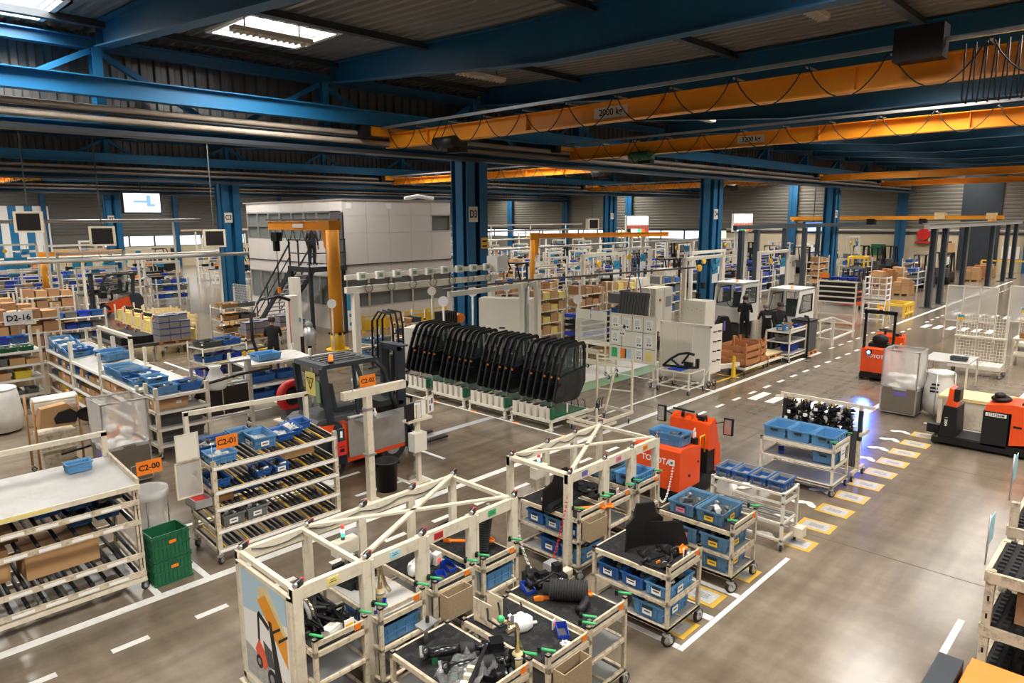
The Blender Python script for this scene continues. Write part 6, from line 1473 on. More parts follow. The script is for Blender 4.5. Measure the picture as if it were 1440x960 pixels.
bin_((22.1, 9.1, 0.67), 0, (0.5, 0.4, 0.2), 'grey_bin', 'dark grey bin on the middle shelf of the white tube cart', None); bin_((22.6, 9.1, 0.29), 0, (0.6, 0.4, 0.22), 'deep_blue', 'deep blue bin on the low shelf of the white tube cart', None)
place('hook_stand', B('black').path([(0, 0, 0), (0, 0, 1.25), (-0.1, 0, 1.38), (-0.35, 0, 1.42)], 0.035, 8).tube((0, 0, 0), (0, 0, 0.02), 0.15, 12).out('hs'), (23.05, 8.7, 0), 0, 'black bent stand with a long arm over the white tube cart', 'stand')
t = thing('waste_container', 'tall dark grey plastic container standing on a red pallet', 'container', (23.4, 8.8, 0.14)); obj('body', B('dark_grey').prism([(0.03, 0), (0.67, 0), (0.70, 1.0), (0.0, 1.0)], 0, 0.6, 'y'), t); obj('rim', B('black').box(-0.02, 0.72, -0.02, 0.62, 1.0, 1.04), t)
pallet('red-brown pallet under the dark grey container', (23.35, 8.75, 0), 0, 0.8, 0.7, None, 'crate_wood')
t = thing('steel_trestle', 'low white steel tube frame lying along the aisle line', 'frame', (25.7, 8.85, 0))
obj('frame', B('cream_clean').bar((0, 0, 0.25), (2.6, 0.1, 0.25), 0.06).bar((0, 0.9, 0.25), (2.6, 0.9, 0.25), 0.06).bar((2.6, 0.1, 0.25), (2.6, 0.9, 0.25), 0.06).bar((0, 0, 0.25), (0, 0.9, 0.25), 0.06), t)
for (x, y) in ((0.1, 0.0), (0.1, 0.9), (2.5, 0.1), (2.5, 0.9), (1.3, 0.9)): obj('leg', B('cream_clean').box(x-0.03, x+0.03, y-0.03, y+0.03, 0, 0.72 if x > 0.2 else 0.95), t)
obj('top_rail', B('cream_clean').bar((1.3, 0.9, 0.7), (2.5, 0.9, 0.7), 0.05).bar((2.5, 0.1, 0.5), (2.5, 0.9, 0.7), 0.05), t)
# white cabs
def white_cab(label, loc, rz, z0=0.55, grid=True):
    t = thing('vehicle_cab', label, 'cab', loc, rz)
    L, W_, H = 1.55, 1.1, 1.5
    pr = [(0.0, z0), (L, z0), (L, z0+1.35), (L-0.06, z0+H), (0.35, z0+H), (0.22, z0+H-0.08), (0.0, z0+0.6)]
    for y in (0.0, W_-0.03):
        hole = [(0.26, z0+0.68), (0.85, z0+0.68), (1.40, z0+0.68), (1.40, z0+1.32), (0.8, z0+1.32), (0.46, z0+1.32), (0.20, z0+0.75)]
        obj('side_wall', B('white').ring(pr, hole, y, y+0.03, 'y'), t); obj('side_window', B('glass').prism(hole, y+0.012, y+0.018, 'y'), t)
        obj('window_seal', B('black').ring(hole, [(0.30, z0+0.72), (0.85, z0+0.72), (1.36, z0+0.72), (1.36, z0+1.28), (0.8, z0+1.28), (0.49, z0+1.28), (0.24, z0+0.78)], y-0.006, y+0.036, 'y'), t)
    obj('roof', B('white').box(0.22, L, 0, W_, z0+H-0.03, z0+H+0.03), t); obj('rear_wall', B('white').box(L-0.03, L, 0.03, W_-0.03, z0, z0+0.62), t); obj('floor_pan', B('white').box(0, L, 0.03, W_-0.03, z0, z0+0.04), t)
    obj('front_wall', B('white').box(0.0, 0.03, 0.03, W_-0.03, z0, z0+0.6), t); obj('windscreen', B('glass').add([(0.01, 0.05, z0+0.62), (0.25, 0.05, z0+H-0.06), (0.25, W_-0.05, z0+H-0.06), (0.01, W_-0.05, z0+0.62)], [(0, 1, 2, 3)]), t)
    if grid:
        g = B('white')
        for i in range(4): g.bar((L, 0.08+0.31*i, z0+0.62), (L, 0.08+0.31*i, z0+H), 0.03)
        for i in range(3): g.bar((L, 0.05, z0+0.7+0.3*i), (L, W_-0.05, z0+0.7+0.3*i), 0.03)
        obj('rear_grid', g, t)
    bl = obj('beacon', B('led_orange').tube((0.5, 0.4, z0+H+0.03), (0.5, 0.4, z0+H+0.12), 0.05, 10), t)
    obj('seat', B('black').box(0.7, 1.1, 0.3, 0.8, z0+0.35, z0+0.5).box(1.05, 1.15, 0.3, 0.8, z0+0.4, z0+1.1), t); obj('steering_wheel', B('black').torus((0.4, 0.55, z0+0.75), 0.16, 0.015, 'x', 14, 5), t)
    obj('stand', B('dark_grey').box(0.2, 0.3, 0.1, W_-0.1, 0, z0).box(L-0.3, L-0.2, 0.1, W_-0.1, 0, z0), t)
    return t
white_cab('white vehicle cab with an open front window beside the first man in black', (24.9, 12.0, 0), 0, 0.6)
white_cab('white vehicle cab with a gridded back raised on dark stands', (24.0, 9.5, 0), 0, 0.58)
# unit under assembly between partition and column
place('truck_chassis', m_casting(71, 2.6, 1.2, 0.9), (20.6, 13.4, 0.0), 0.1, 'long black forklift chassis behind the partition', 'machine part')
t = thing('radiator', 'large dark radiator core hung from two coloured slings', 'radiator', (19.6, 13.2, 1.75)); obj('core', B('dark_grey').box(-0.5, 0.5, -0.05, 0.05, -0.4, 0.4), t, rot=(0, 0.1, -0.8))
for i in range(9): obj('fin', B('black').box(-0.45+0.1*i, -0.43+0.1*i, -0.06, -0.05, -0.36, 0.36), t, rot=(0, 0.1, -0.8))
for s, m in ((-0.25, 'violet'), (0.25, 'sign_blue')): obj('sling', B(m).bar((s*0.7, -s*0.7, 0.38), (0.0, 0.0, 1.6), 0.04, 0.01), t)
place('black_bag', B('black').prism([(0, 0), (0.5, 0), (0.46, 0.7), (0.35, 0.95), (0.12, 0.95), (0.02, 0.7)], 0, 0.25, 'y').box(0.2, 0.26, -0.02, 0, 0.5, 0.8, 'violet').out('bb'), (20.3, 10.5, 0.55), -0.7, 'tall black cover with a violet strap beside the crates', 'cover')
place('yellow_jack', B('yellow').prism([(0, 0), (0.26, 0), (0.17, 0.4), (0.15, 0.85), (0.09, 0.85), (0.09, 0.4)], 0, 0.1, 'y').box(-0.05, 0.3, -0.05, 0.15, 0, 0.06).out('jk'), (20.75, 10.2, 0), -0.5, 'yellow upright jack leaning by the black cover', 'jack')
# ---- far middle right: racks with dark drawers, gas frame, ladder, orange forklift, yellow frame
t = thing('drawer_rack', 'wide rack of black drawers with blue trays on top', 'rack', (31.0, 11.4, 0), GL)
for x in (0.03, 1.55):
    for y in (0.03, 0.9): obj('post', B('cream').box(x-0.03, x+0.03, y-0.03, y+0.03, 0, 1.9), t)
for i in range(4): obj('drawer', B('black').box(0.06, 1.52, 0, 0.9, 1.02+0.22*i, 1.16+0.22*i), t); 
for i in range(5): obj('rail', B('cream_clean').box(0, 1.58, -0.02, 0.02, 0.96+0.22*i, 1.02+0.22*i), t)
obj('lower_rail', B('cream').box(0, 1.58, -0.02, 0.02, 0.45, 0.5).box(0, 1.58, -0.02, 0.02, 0.08, 0.14), t)
obj('lower_bin', B('perspex').box(0.1, 1.45, 0.1, 0.8, 0.1, 0.85), t); obj('orange_card', B('orange').box(0.05, 0.45, -0.03, -0.02, 2.0, 2.2), t)
for i in range(4): bin_((31.3+0.1*(i % 2), 11.2-0.36*i, 1.92), GL, (0.32, 0.3, 0.12), 'deep_blue', 'deep blue tray on top of the black drawer rack', 'trays on the black drawer rack')
t = thing('platform_ladder', 'white rolling platform ladder with gridded cage', 'ladder', (32.3, 9.9, 0), GL)
for x in (0.0, 0.85):
    for y in (0.0, 0.6): obj('post', B('white').bar((x, y-0.1 if y == 0 else y+0.2, 0), (x, y, 1.0), 0.05).bar((x, y, 1.0), (x, y, 2.05), 0.045), t)
for z in (1.05, 1.25, 1.5, 1.75, 2.0): obj('cage_bar', B('white').box(0, 0.85, -0.02, 0.02, z-0.02, z+0.02).box(-0.02, 0.02, 0, 0.6, z-0.02, z+0.02).box(0.83, 0.87, 0, 0.6, z-0.02, z+0.02), t)
for i in range(4): obj('step', B('white').box(0.05, 0.8, -0.1+0.05*i, 0.12+0.05*i, 0.2+0.22*i, 0.23+0.22*i), t)
for x in (0.28, 0.57): obj('cage_bar', B('white').box(x-0.015, x+0.015, -0.02, 0.02, 1.0, 2.05), t)
obj('kick_panel', B('white').box(0.02, 0.83, -0.02, 0.0, 0.95, 1.2), t)
f2 = forklift('orange forklift without cab panels carrying a yellow frame on its roof', (36.6, 11.3, 0), 0.15, False, 'black', 'red_orange', None, mast_h=2.2, beacon=False, logo=False)
t = thing('yellow_rack', 'yellow steel frame lying on the forklift roof', 'frame', (36.9, 11.4, 2.12), 0.15)
obj('frame', B('yellow').ring([(0, 0), (1.3, 0), (1.3, 0.8), (0, 0.8)], [(0.1, 0.1), (1.2, 0.1), (1.2, 0.7), (0.1, 0.7)], 0.4, 0.5, 'z'), t)
for (x, y) in ((0.05, 0.05), (1.25, 0.05), (0.05, 0.75), (1.25, 0.75)): obj('leg', B('yellow').box(x-0.04, x+0.04, y-0.04, y+0.04, 0.0, 0.4), t)
t = thing('yellow_rack', 'low yellow steel frame standing on the floor before the orange forklift', 'frame', (35.2, 9.0, 0))
obj('frame', B('yellow').ring([(0, 0), (1.5, 0), (1.5, 1.2), (0, 1.2)], [(0.1, 0.1), (1.4, 0.1), (1.4, 1.1), (0.1, 1.1)], 0.5, 0.62, 'z'), t)
for (x, y) in ((0.06, 0.06), (1.44, 0.06), (0.06, 1.14), (1.44, 1.14), (0.75, 0.06)): obj('leg', B('yellow').box(x-0.05, x+0.05, y-0.05, y+0.05, 0, 0.5), t)
obj('low_rail', B('yellow').box(0, 1.5, 0, 0.08, 0.12, 0.18), t)
# ---- grey gantry posts with light crane
for i, x in enumerate((39.9, 42.1, 46.9, 54.2, 59.4, 62.5)):
    t = thing('gantry_post', 'dark grey steel gantry post on the aisle line', 'post', (x, 9.2, 0), 0, 'gantry posts along the aisle line')
    obj('shaft', B('post_grey').box(-0.17, 0.17, -0.13, -0.10, 0.03, 3.95).box(-0.17, 0.17, 0.10, 0.13, 0.03, 3.95).box(-0.012, 0.012, -0.10, 0.10, 0.03, 3.95), t); obj('base_plate', B('post_grey').box(-0.35, 0.35, -0.3, 0.3, 0, 0.03), t)
for i, x in enumerate((36.3, 38.2, 42.0, 45.0, 52.6, 56.0)):
    t = thing('gantry_post', 'dark grey steel gantry post behind the D4 column', 'post', (x, 17.6+(2 if i > 3 else 0), 0), 0, 'gantry posts behind the D4 column')
    obj('shaft', B('post_grey').box(-0.14, 0.14, -0.12, 0.12, 0.03, 3.9), t); obj('base_plate', B('post_grey').box(-0.3, 0.3, -0.3, 0.3, 0, 0.03), t)
place('gantry_rail', B('pipe_grey').box(38.4, 64.0, 9.08, 9.32, 3.96, 4.22).box(38.4, 64.0, 9.0, 9.4, 4.20, 4.23).out('gr'), (0, 0, 0), 0, 'pale grey gantry rail along the aisle line', 'rail')
place('gantry_rail', B('post_grey').box(35.5, 57.5, 17.5, 17.7, 3.92, 4.15).out('gr'), (0, 0, 0), 0, 'dark grey gantry rail beside the D4 column', 'rail')
t = thing('light_crane', 'slim orange crane bridge on the grey gantry rails', 'crane', (53.6, 8.6, 0))
obj('bridge', B('crane_orange').box(-0.10, 0.10, 0, 13.5, 4.34, 4.58), t); obj('hoist', B('black').box(-0.25, 0.25, 7.5, 8.0, 4.0, 4.4), t); obj('hoist', B('black').box(-0.25, 0.25, 4.3, 4.7, 4.05, 4.4), t)
for y in (0.6, 13.0): obj('end_carriage', B('crane_orange').box(-0.8, 0.8, y-0.1, y+0.1, 4.22, 4.36), t)
obj('trolley', B('wood_yellow').box(-0.3, 0.3, 0.4, 0.9, 4.36, 4.75), t); obj('trolley', B('wood_yellow').box(-0.3, 0.3, 3.2, 3.8, 4.36, 4.8), t)

# ================================================================ RIGHT SIDE
t = thing('pallet_tractor', 'orange and black stand-on pallet tractor numbered on its side', 'tractor', (15.85, 3.36, 0), GL)
Wd = 0.72
obj('chassis', B('black').prism([(0.0, 0.06), (1.62, 0.06), (1.62, 0.22), (0.0, 0.16)], 0.0, Wd, 'y'), t)
obj('platform', B('rubber').box(0.40, 0.86, 0.04, Wd-0.04, 0.18, 0.21), t)
obj('mast_box', B('black').prism([(0.10, 0.14), (0.42, 0.14), (0.40, 0.80), (0.16, 0.82)], 0.05, Wd-0.05, 'y'), t)
obj('handle_block', B('red_orange').prism([(0.17, 0.80), (0.38, 0.78), (0.36, 0.88), (0.30, 0.92), (0.30, 1.16), (0.22, 1.18), (0.20, 0.92)], 0.10, Wd-0.25, 'y'), t); obj('handle', B('black').box(0.28, 0.40, 0.15, 0.45, 0.92, 1.16), t)
text('lettering', '1 2004', t, (0.22, 0.045, 0.5), 0.07, 'paper', (PI/2, PI/2, 0))
bo = obj('battery_box', B('black').box(0.84, 1.26, 0.0, Wd, 0.16, 0.86), t); pl = obj('number_plate', B('paper').box(0.88, 1.22, -0.006, 0, 0.76, 0.83), bo); text('lettering', '2121286M', pl, (1.05, -0.008, 0.795), 0.065, 'black')
obj('cover', B('red_orange').prism([(0.86, 0.86), (1.30, 0.86), (1.30, 0.24), (1.62, 0.30), (1.68, 0.44), (1.64, 0.86), (1.52, 1.02), (1.28, 1.04), (0.88, 0.98)], -0.006, Wd+0.006, 'y'), t)
obj('vent', B('black').box(1.34, 1.48, -0.012, -0.006, 0.60, 0.64), t); obj('seat_pad', B('black').sphere((1.06, 0.36, 1.06), 0.17, 12, 7, None, (1.05, 1.2, 0.42)).sphere((1.04, 0.3, 1.14), 0.1, 10, 6, None, (1.0, 1.2, 0.6)), t); obj('tiller', B('black').path([(1.60, 0.36, 0.9), (1.70, 0.36, 1.0), (1.80, 0.3, 0.98)], 0.03, 8).box(1.42, 1.62, 0.15, 0.55, 0.98, 1.06), t)
for (x, r) in ((0.06, 0.07), (1.40, 0.11)):
    for y in (0.04, Wd-0.10): obj('wheel', B('rubber').tube((x, y, r), (x, y+0.07, r), r, 14), t)
obj('coupling', B('black').box(-0.16, 0.06, 0.28, 0.44, 0.16, 0.34), t)
# wooden bench behind
t = thing('work_bench', 'long bench with pale wooden top and beige front panel', 'bench', (17.0, 3.55, 0), GL)
obj('top', B('wood_yellow').box(0, 3.2, 0, 0.9, 0.72, 0.77), t); obj('front_panel', B('cream').box(0.15, 1.5, 0.03, 0.06, 0.12, 0.70), t)
for x in (0.05, 1.6, 3.1):
    for y in (0.06, 0.82): obj('leg', B('cream').box(x-0.04, x+0.04, y-0.04, y+0.04, 0, 0.72), t)
t = thing('table', 'white topped tubular table with a black tray on it', 'table', (20.9, 4.85, 0), GL)
obj('top', B('tabletop').box(0, 1.1, 0, 1.3, 0.78, 0.81), t)
for x in (0.03, 1.07):
    for y in (0.03, 1.27): obj('leg', B('cream_clean').box(x-0.02, x+0.02, y-0.02, y+0.02, 0, 0.78), t)
bin_((21.3, 4.05, 0.815), GL, (0.40, 0.28, 0.10), 'dark_grey', 'shallow black tray on the white topped table', None)
def waste_cage(label, loc, rz, w_=0.72, d=0.68, h=1.5, hp=0.62, fill=('bag_white', 'orange', 'film_dense'), sticker='violet', seed=1, tint='film'):
    t = thing('waste_cage', label, 'waste container', loc, rz)
    for x in (0.0, w_):
        for y in (0.0, d): obj('post', B('galv').box(x-0.014, x+0.014, y-0.014, y+0.014, 0.06, h), t)
    for z in (0.06, hp, h): obj('ring', B('galv').ring([(-0.014, -0.014), (w_+0.014, -0.014), (w_+0.014, d+0.014), (-0.014, d+0.014)], [(0.014, 0.014), (w_-0.014, 0.014), (w_-0.014, d-0.014), (0.014, d-0.014)], z-0.012, z+0.012, 'z'), t)
    for nm, bx in (('panel', (0, w_, -0.008, 0.0)), ('panel', (0, w_, d, d+0.008)), ('panel', (-0.008, 0, 0, d)), ('panel', (w_, w_+0.008, 0, d))): obj(nm, B('felt').box(bx[0], bx[1], bx[2], bx[3], 0.08, hp), t)
    if sticker: obj('sticker', B(sticker).box(w_*0.35, w_*0.75, -0.014, -0.008, hp*0.72, hp*0.86), t)
    r = random.Random(seed)
    n = 8; b = B(tint)
    def pt(u, z):
        u = u % 4; e = 0.012+0.018*math.sin(u*9+z*5)
        q = [(u*w_, -e), (w_+e, (u-1)*d), (w_-(u-2)*w_, d+e), (-e, d-(u-3)*d)][int(u)]
        return (q[0], q[1], z)
    N = 32; zs = [hp-0.05, hp+0.25*(h-hp), hp+0.6*(h-hp), h-0.03, h+0.03]
    vs = [pt(4*i/N, z) for z in zs for i in range(N)]
    b.add(vs, [(j*N+i, j*N+(i+1) % N, (j+1)*N+(i+1) % N, (j+1)*N+i) for j in range(len(zs)-1) for i in range(N)], None, True)
    obj('liner_film', b, t)
    bb = B(fill[0])
    for i in range(16): bb.sphere((r.uniform(.16, w_-.16), r.uniform(.16, d-.16), hp+r.uniform(-.12, .22)), r.uniform(.09, .16), 8, 6, fill[0] if i % 4 else fill[1], (1.2, 1, .7))
    bb.box(0.02, w_-0.02, 0.02, d-0.02, 0.08, hp-0.05, fill[0])
    c = obj('waste', bb, t); c['kind'] = 'stuff'
    return t
waste_cage('wire waste cage lined with clear film beside the pallet tractor, violet sticker', (17.62, 4.86, 0), GL, 0.74, 0.7, 1.52, 0.66, fill=('bag_white', 'wood_yellow'), seed=4)
t = thing('sack_stand', 'wire stand holding a full clear sack with black print', 'sack', (18.15, 3.78, 0))
obj('sack', B('bag_white').lathe([(0.14, 0.05), (0.28, 0.12), (0.33, 0.35), (0.30, 0.7), (0.24, 0.95), (0.26, 1.08)], n=18), t); obj('sack_print', B('black').box(-0.31, -0.29, -0.05, 0.12, 0.62, 0.66).box(-0.31, -0.285, -0.03, 0.12, 0.70, 0.74).box(-0.29, -0.27, -0.05, 0.1, 0.78, 0.82), t)
for a in range(4): obj('rod', B('galv').tube((0.34*math.cos(a*PI/2), 0.34*math.sin(a*PI/2), 0), (0.30*math.cos(a*PI/2), 0.30*math.sin(a*PI/2), 1.05), 0.012, 6), t)
obj('hoop', B('galv').torus((0, 0, 1.05), 0.29, 0.012, 'z', 20, 5), t)
tow_tractor('red tow tractor with black roll bar and glowing blue warning lamp', (21.0, 5.55, 0), 0.0, True, True, 'TOYOTA', False)
ld = bpy.data.lights.new('blue_spot', 'SPOT'); ld.energy = 450; ld.color = (0.04, 0.16, 1.0); ld.spot_size = 0.55; ld.spot_blend = 0.6; ld.shadow_soft_size = 0.05
lo = bpy.data.objects.new('blue_spot_lamp', ld); COL.objects.link(lo); lo.location = (20.82, 6.17, 0.92)
lo.rotation_euler = (Vector((15.8, 5.2, 0))-Vector((20.82, 6.17, 0.92))).to_track_quat('-Z', 'Y').to_euler()
# wire racks beyond
def mesh_rack(label, loc, rz, w_=1.3, h=1.72, blue=True):
    t = thing('wire_rack_cart', label, 'cart', loc, rz)
    obj('deck', B('cream_clean').ring([(0, 0), (w_, 0), (w_, 0.75), (0, 0.75)], [(0.03, 0.03), (w_-0.03, 0.03), (w_-0.03, 0.72), (0.03, 0.72)], 0.24, 0.34, 'z'), t)
    for i in range(12): obj('slat', B('cream_clean').box(w_*i/12+0.02, w_*(i+0.8)/12+0.02, 0.02, 0.73, 0.33, 0.36), t)
    for x in (0.02, w_-0.02): obj('post', B('cream_clean').box(x-0.02, x+0.02, 0.70, 0.74, 0.34, h), t); caster(t, (x, 0.08, 0)); caster(t, (x, 0.66, 0))
    g = B('cream_clean')
    for i in range(16): g.box(w_*(i+1)/17-0.004, w_*(i+1)/17+0.004, 0.715, 0.725, 0.4, h)
    for i in range(16): g.box(0, w_, 0.715, 0.725, 0.42+(h-0.42)*i/15-0.004, 0.42+(h-0.42)*i/15+0.004)
    m_ = obj('wire_mesh', g, t); m_['kind'] = 'stuff'
    obj('shelf', B('cream_clean').box(0, w_, 0.6, 0.75, 1.05, 1.09), t)
    obj('label_plate', B('sign_blue').box(0.02, 0.2, 0.69, 0.70, h-0.1, h-0.04).box(0.02, 0.2, 0.69, 0.70, h-0.17, h-0.1, 'yellow'), t)
    return t
mesh_rack('white wire mesh rack cart with slatted deck, beside the aisle', (23.4, 4.75, 0), GL, 1.3)
mesh_rack('white wire mesh rack cart standing behind the clear screens', (28.5, 3.9, 0), GL, 1.4, 1.5)
t = thing('work_bench', 'cream bench with cardboard tray and blue box behind the wire rack', 'bench', (26.0, 3.6, 0), GL); obj('top', B('cream').box(0, 1.6, 0, 0.8, 0.8, 0.85), t); obj('low_shelf', B('cream').box(0, 1.6, 0, 0.8, 0.3, 0.34), t)
for x in (0.04, 1.56):
    for y in (0.04, 0.76): obj('leg', B('cream').box(x-0.03, x+0.03, y-0.03, y+0.03, 0, 0.8), t)
carton((26.3, 3.2, 0.86), GL, (0.5, 0.35, 0.14), 'open cardboard tray on the cream bench', None, 'cardboard_dark', True); bin_((26.4, 2.5, 0.86), 0, (0.3, 0.3, 0.2), 'deep_blue', 'deep blue box on the cream bench', None)
for i, (x, y0, y1) in enumerate(((30.5, 4.8, 6.4), (31.6, 2.0, 4.6))):
    t = thing('clear_screen', 'tall clear plastic screen on white posts %s' % ['beside the aisle', 'behind the wire racks'][i], 'screen', (x, y1, 0), GL); w_ = y1-y0
    obj('sheet', B('perspex').box(0, w_, 0, 0.01, 0.7, 2.0), t)
    for k in range(4): obj('post', B('cream_clean').box(w_*k/3-0.02, w_*k/3+0.02, -0.02, 0.02, 0, 2.0), t)
    for z in (0.66, 1.97): obj('rail', B('cream_clean').box(0, w_, -0.02, 0.02, z, z+0.05), t)
t = thing('blue_grating', 'stack of dark blue plastic gratings by the bench', 'stack', (19.5, 1.62, 0)); 
for i in range(14): obj('layer', B('steel_blue').box(0, 1.0, -0.6, 0.0, 0.09*i, 0.09*i+0.06), t)
mark('hazard_patch', 20.0, 21.4, 2.75, 3.6, 'yellow', 0.003); mark('hazard_stripe', 20.3, 21.2, 2.95, 3.2, 'dark_grey', 0.006)
# near racks at the frame edge
def right_rack(label, x0, x1, ztop, levels):
    t = thing('roller_rack', label, 'rack', (x0, 0.12, 0)); L = x1-x0; D = 0.85
    for x in (0.03, L-0.03):
        for y in (0.03, D-0.03):
            b = B('cream_worn').box(x-0.035, x+0.035, y-0.035, y+0.035, 0, ztop)
            for i in range(7): b.box(x-0.037, x-0.034, y-0.008, y+0.008, 0.15+0.17*i, 0.20+0.17*i, 'black')
            obj('post', b, t)
    for z in levels:
        s = obj('shelf_frame', B('cream_worn').bar((0, D, z), (L, D, z), 0.04, 0.10).bar((0, 0, z+0.05), (L, 0, z+0.05), 0.04, 0.10).bar((0, 0, z), (0, D, z), 0.04, 0.10).bar((L, 0, z), (L, D, z), 0.04, 0.10), t)
        obj('roller_mat', B('black').box(0.02, L-0.02, 0.03, D-0.03, z+0.02, z+0.05), s)
        rb_ = B('rubber')
        for i in range(int(L/0.09)):
            for j in range(8): rb_.box(0.05+0.09*i, 0.09+0.09*i, 0.08+0.095*j, 0.13+0.095*j, z+0.05, z+0.075)
        q = obj('mat_studs', rb_, s); q['kind'] = 'stuff'
    return t
r1_ = right_rack('worn cream rack with black studded mats at the aisle end, two cyan cards', 7.15, 8.0, 1.46, (0.35, 0.88, 1.40))
r2_ = right_rack('taller worn cream rack with black studded mats behind the first', 8.12, 10.3, 1.80, (0.35, 0.95, 1.50))
for (p, x, z) in ((r1_, 0.05, 1.78), (r1_, 0.80, 1.2), (r2_, 0.05, 2.1)):
    h_ = obj('card_holder', B('galv').path([(x, 0.88, z-0.3), (x, 0.88, z+0.18)], 0.008, 5), p)
    obj('card', B('cyan_card').box(x+0.0, x+0.22, 0.876, 0.882, z-0.12, z+0.14), h_)
carton((7.6, 0.55, 0.96), 0, (0.6, 0.4, 0.3), 'brown cardboard box with a hand hole on the near studded rack', None, 'cardboard_dark')
t = thing('orange_machine', 'orange and black machine corner standing at the near studded rack', 'machine', (5.25, 0.3, 0))
obj('body', B('orange').prism([(0.0, 0.1), (1.10, 0.1), (1.12, 0.94), (0.0, 0.98)], 0.0, 0.62, 'y'), t); obj('guard', B('steel_dark').box(0.0, 1.05, 0.64, 0.82, 0.1, 1.0), t); obj('foot', B('black').box(0.05, 1.0, 0.05, 0.78, 0.0, 0.1), t); obj('plate', B('orange').box(0.2, 1.14, 0.02, 0.60, 0.96, 1.0), t)

# ================================================================ OFFICE BLOCK, STAIR, JIB CRANE
OX, OY, OXE, OYE, OH = 15.9, 24.8, 21.7, 33.4, 5.4
t = thing('office_block', 'two storey pale grey panelled office block inside the hall', 'building', (OX, OY, 0))
LX, LY = OXE-OX, OYE-OY
obj('core', B('office').box(0.12, LX-0.02, 0.12, LY, 0.0, OH-0.02), t)
def opanel(nm, axis, u0, u1, z0, z1, m='office'):
    g = 0.005
    if axis == 'y': return obj(nm, B(m).box(u0+g, u1-g, 0.0, 0.12, z0+g, z1-g), t)
    return obj(nm, B(m).box(0.0, 0.12, u0+g, u1-g, z0+g, z1-g), t)
nx = 5; cw = LX/nx
for i in range(nx):
    for (z0, z1) in ((2.78, 4.05), (4.05, 4.75), (4.75, OH)):
        if i == nx-1 and z0 >= 4.0 and z1 <= 5.0: continue
        opanel('wall_panel', 'y', i*cw, (i+1)*cw, z0, z1)
    opanel('wall_panel', 'y', i*cw, (i+1)*cw, 0.0, 0.95)
    opanel('wall_panel', 'y', i*cw, (i+1)*cw, 2.25, 2.74)
def owin(axis, u0, u1, z0, z1, nm='window'):
    if axis == 'y':
        f = obj(nm, B('alu').ring([(u0, z0), (u1, z0), (u1, z1), (u0, z1)], [(u0+0.05, z0+0.05), (u1-0.05, z0+0.05), (u1-0.05, z1-0.05), (u0+0.05, z1-0.05)], 0.0, 0.12, 'y'), t)
        obj('pane', B('glass_office').box(u0+0.05, u1-0.05, 0.05, 0.06, z0+0.05, z1-0.05), f)
    else:
        f = obj(nm, B('alu').ring([(u0, z0), (u1, z0), (u1, z1), (u0, z1)], [(u0+0.05, z0+0.05), (u1-0.05, z0+0.05), (u1-0.05, z1-0.05), (u0+0.05, z1-0.05)], 0.0, 0.12, 'x'), t)
        obj('pane', B('glass_office').box(0.05, 0.06, u0+0.05, u1-0.05, z0+0.05, z1-0.05), f)
for i in range(nx): owin('y', i*cw, (i+1)*cw, 0.95, 1.60); owin('y', i*cw, (i+1)*cw, 1.60, 2.25)
owin('y', (nx-1)*cw, LX, 4.05, 4.78)
for i in range(7):
    y0 = 0.9+i*1.06
    opanel('wall_panel', 'x', y0, y0+1.06, 4.95, OH); opanel('wall_panel', 'x', y0, y0+1.06, 2.78, 3.75); opanel('wall_panel', 'x', y0, y0+1.06, 0, 0.95); opanel('wall_panel', 'x', y0, y0+1.06, 2.25, 2.74)
    owin('x', y0, y0+1.06, 3.75, 4.35); owin('x', y0, y0+1.06, 4.35, 4.95); owin('x', y0, y0+1.06, 0.95, 2.25)
opanel('wall_panel', 'x', 0, 0.9, 0, 2.74); opanel('wall_panel', 'x', 0, 0.9, 4.95, OH)
obj('door', B('dark_grey').box(-0.02, 0.06, 0.0, 0.9, 2.80, 4.9), t)
obj('floor_line', B('dark_grey').box(-0.02, LX, -0.02, 0.0, 2.735, 2.785).box(-0.02, 0.0, -0.02, LY, 2.735, 2.785), t)
obj('roof_cap', B('office_joint').box(-0.03, LX, -0.03, LY, OH-0.02, OH+0.03), t)
obj('roof_bundle', B('white').path([(3.6, 0.5, OH+0.1), (4.4, 0.6, OH+0.22), (5.2, 0.5, OH+0.12)], 0.09, 8), t)
for x in (2.2, 0.2): obj('notice', B('paper').box(x, x+0.25, -0.006, 0, 5.05, 5.28), t)
for i, (x, m) in enumerate(((0.5, 'dark_grey'), (1.3, 'wood_yellow'), (2.3, 'paper'), (3.1, 'dark_grey'), (4.2, 'paper'))): obj('interior_item', B(m).box(x, x+0.5, 0.3, 0.6, 0.9, 1.35), t)
# yellow guard rail along the office
t = thing('guard_rail', 'long yellow guard rail along the office wall', 'barrier', (16.3, 24.25, 0))
obj('board', B('yellow').box(0, 4.6, 0, 0.04, 0.06, 0.48), t); obj('hand_rail', B('yellow').bar((0, 0.02, 0.62), (4.6, 0.02, 0.62), 0.05), t)
for i in range(5): obj('post', B('yellow').box(0.0+1.13*i, 0.08+1.13*i, -0.02, 0.06, 0, 0.66), t)
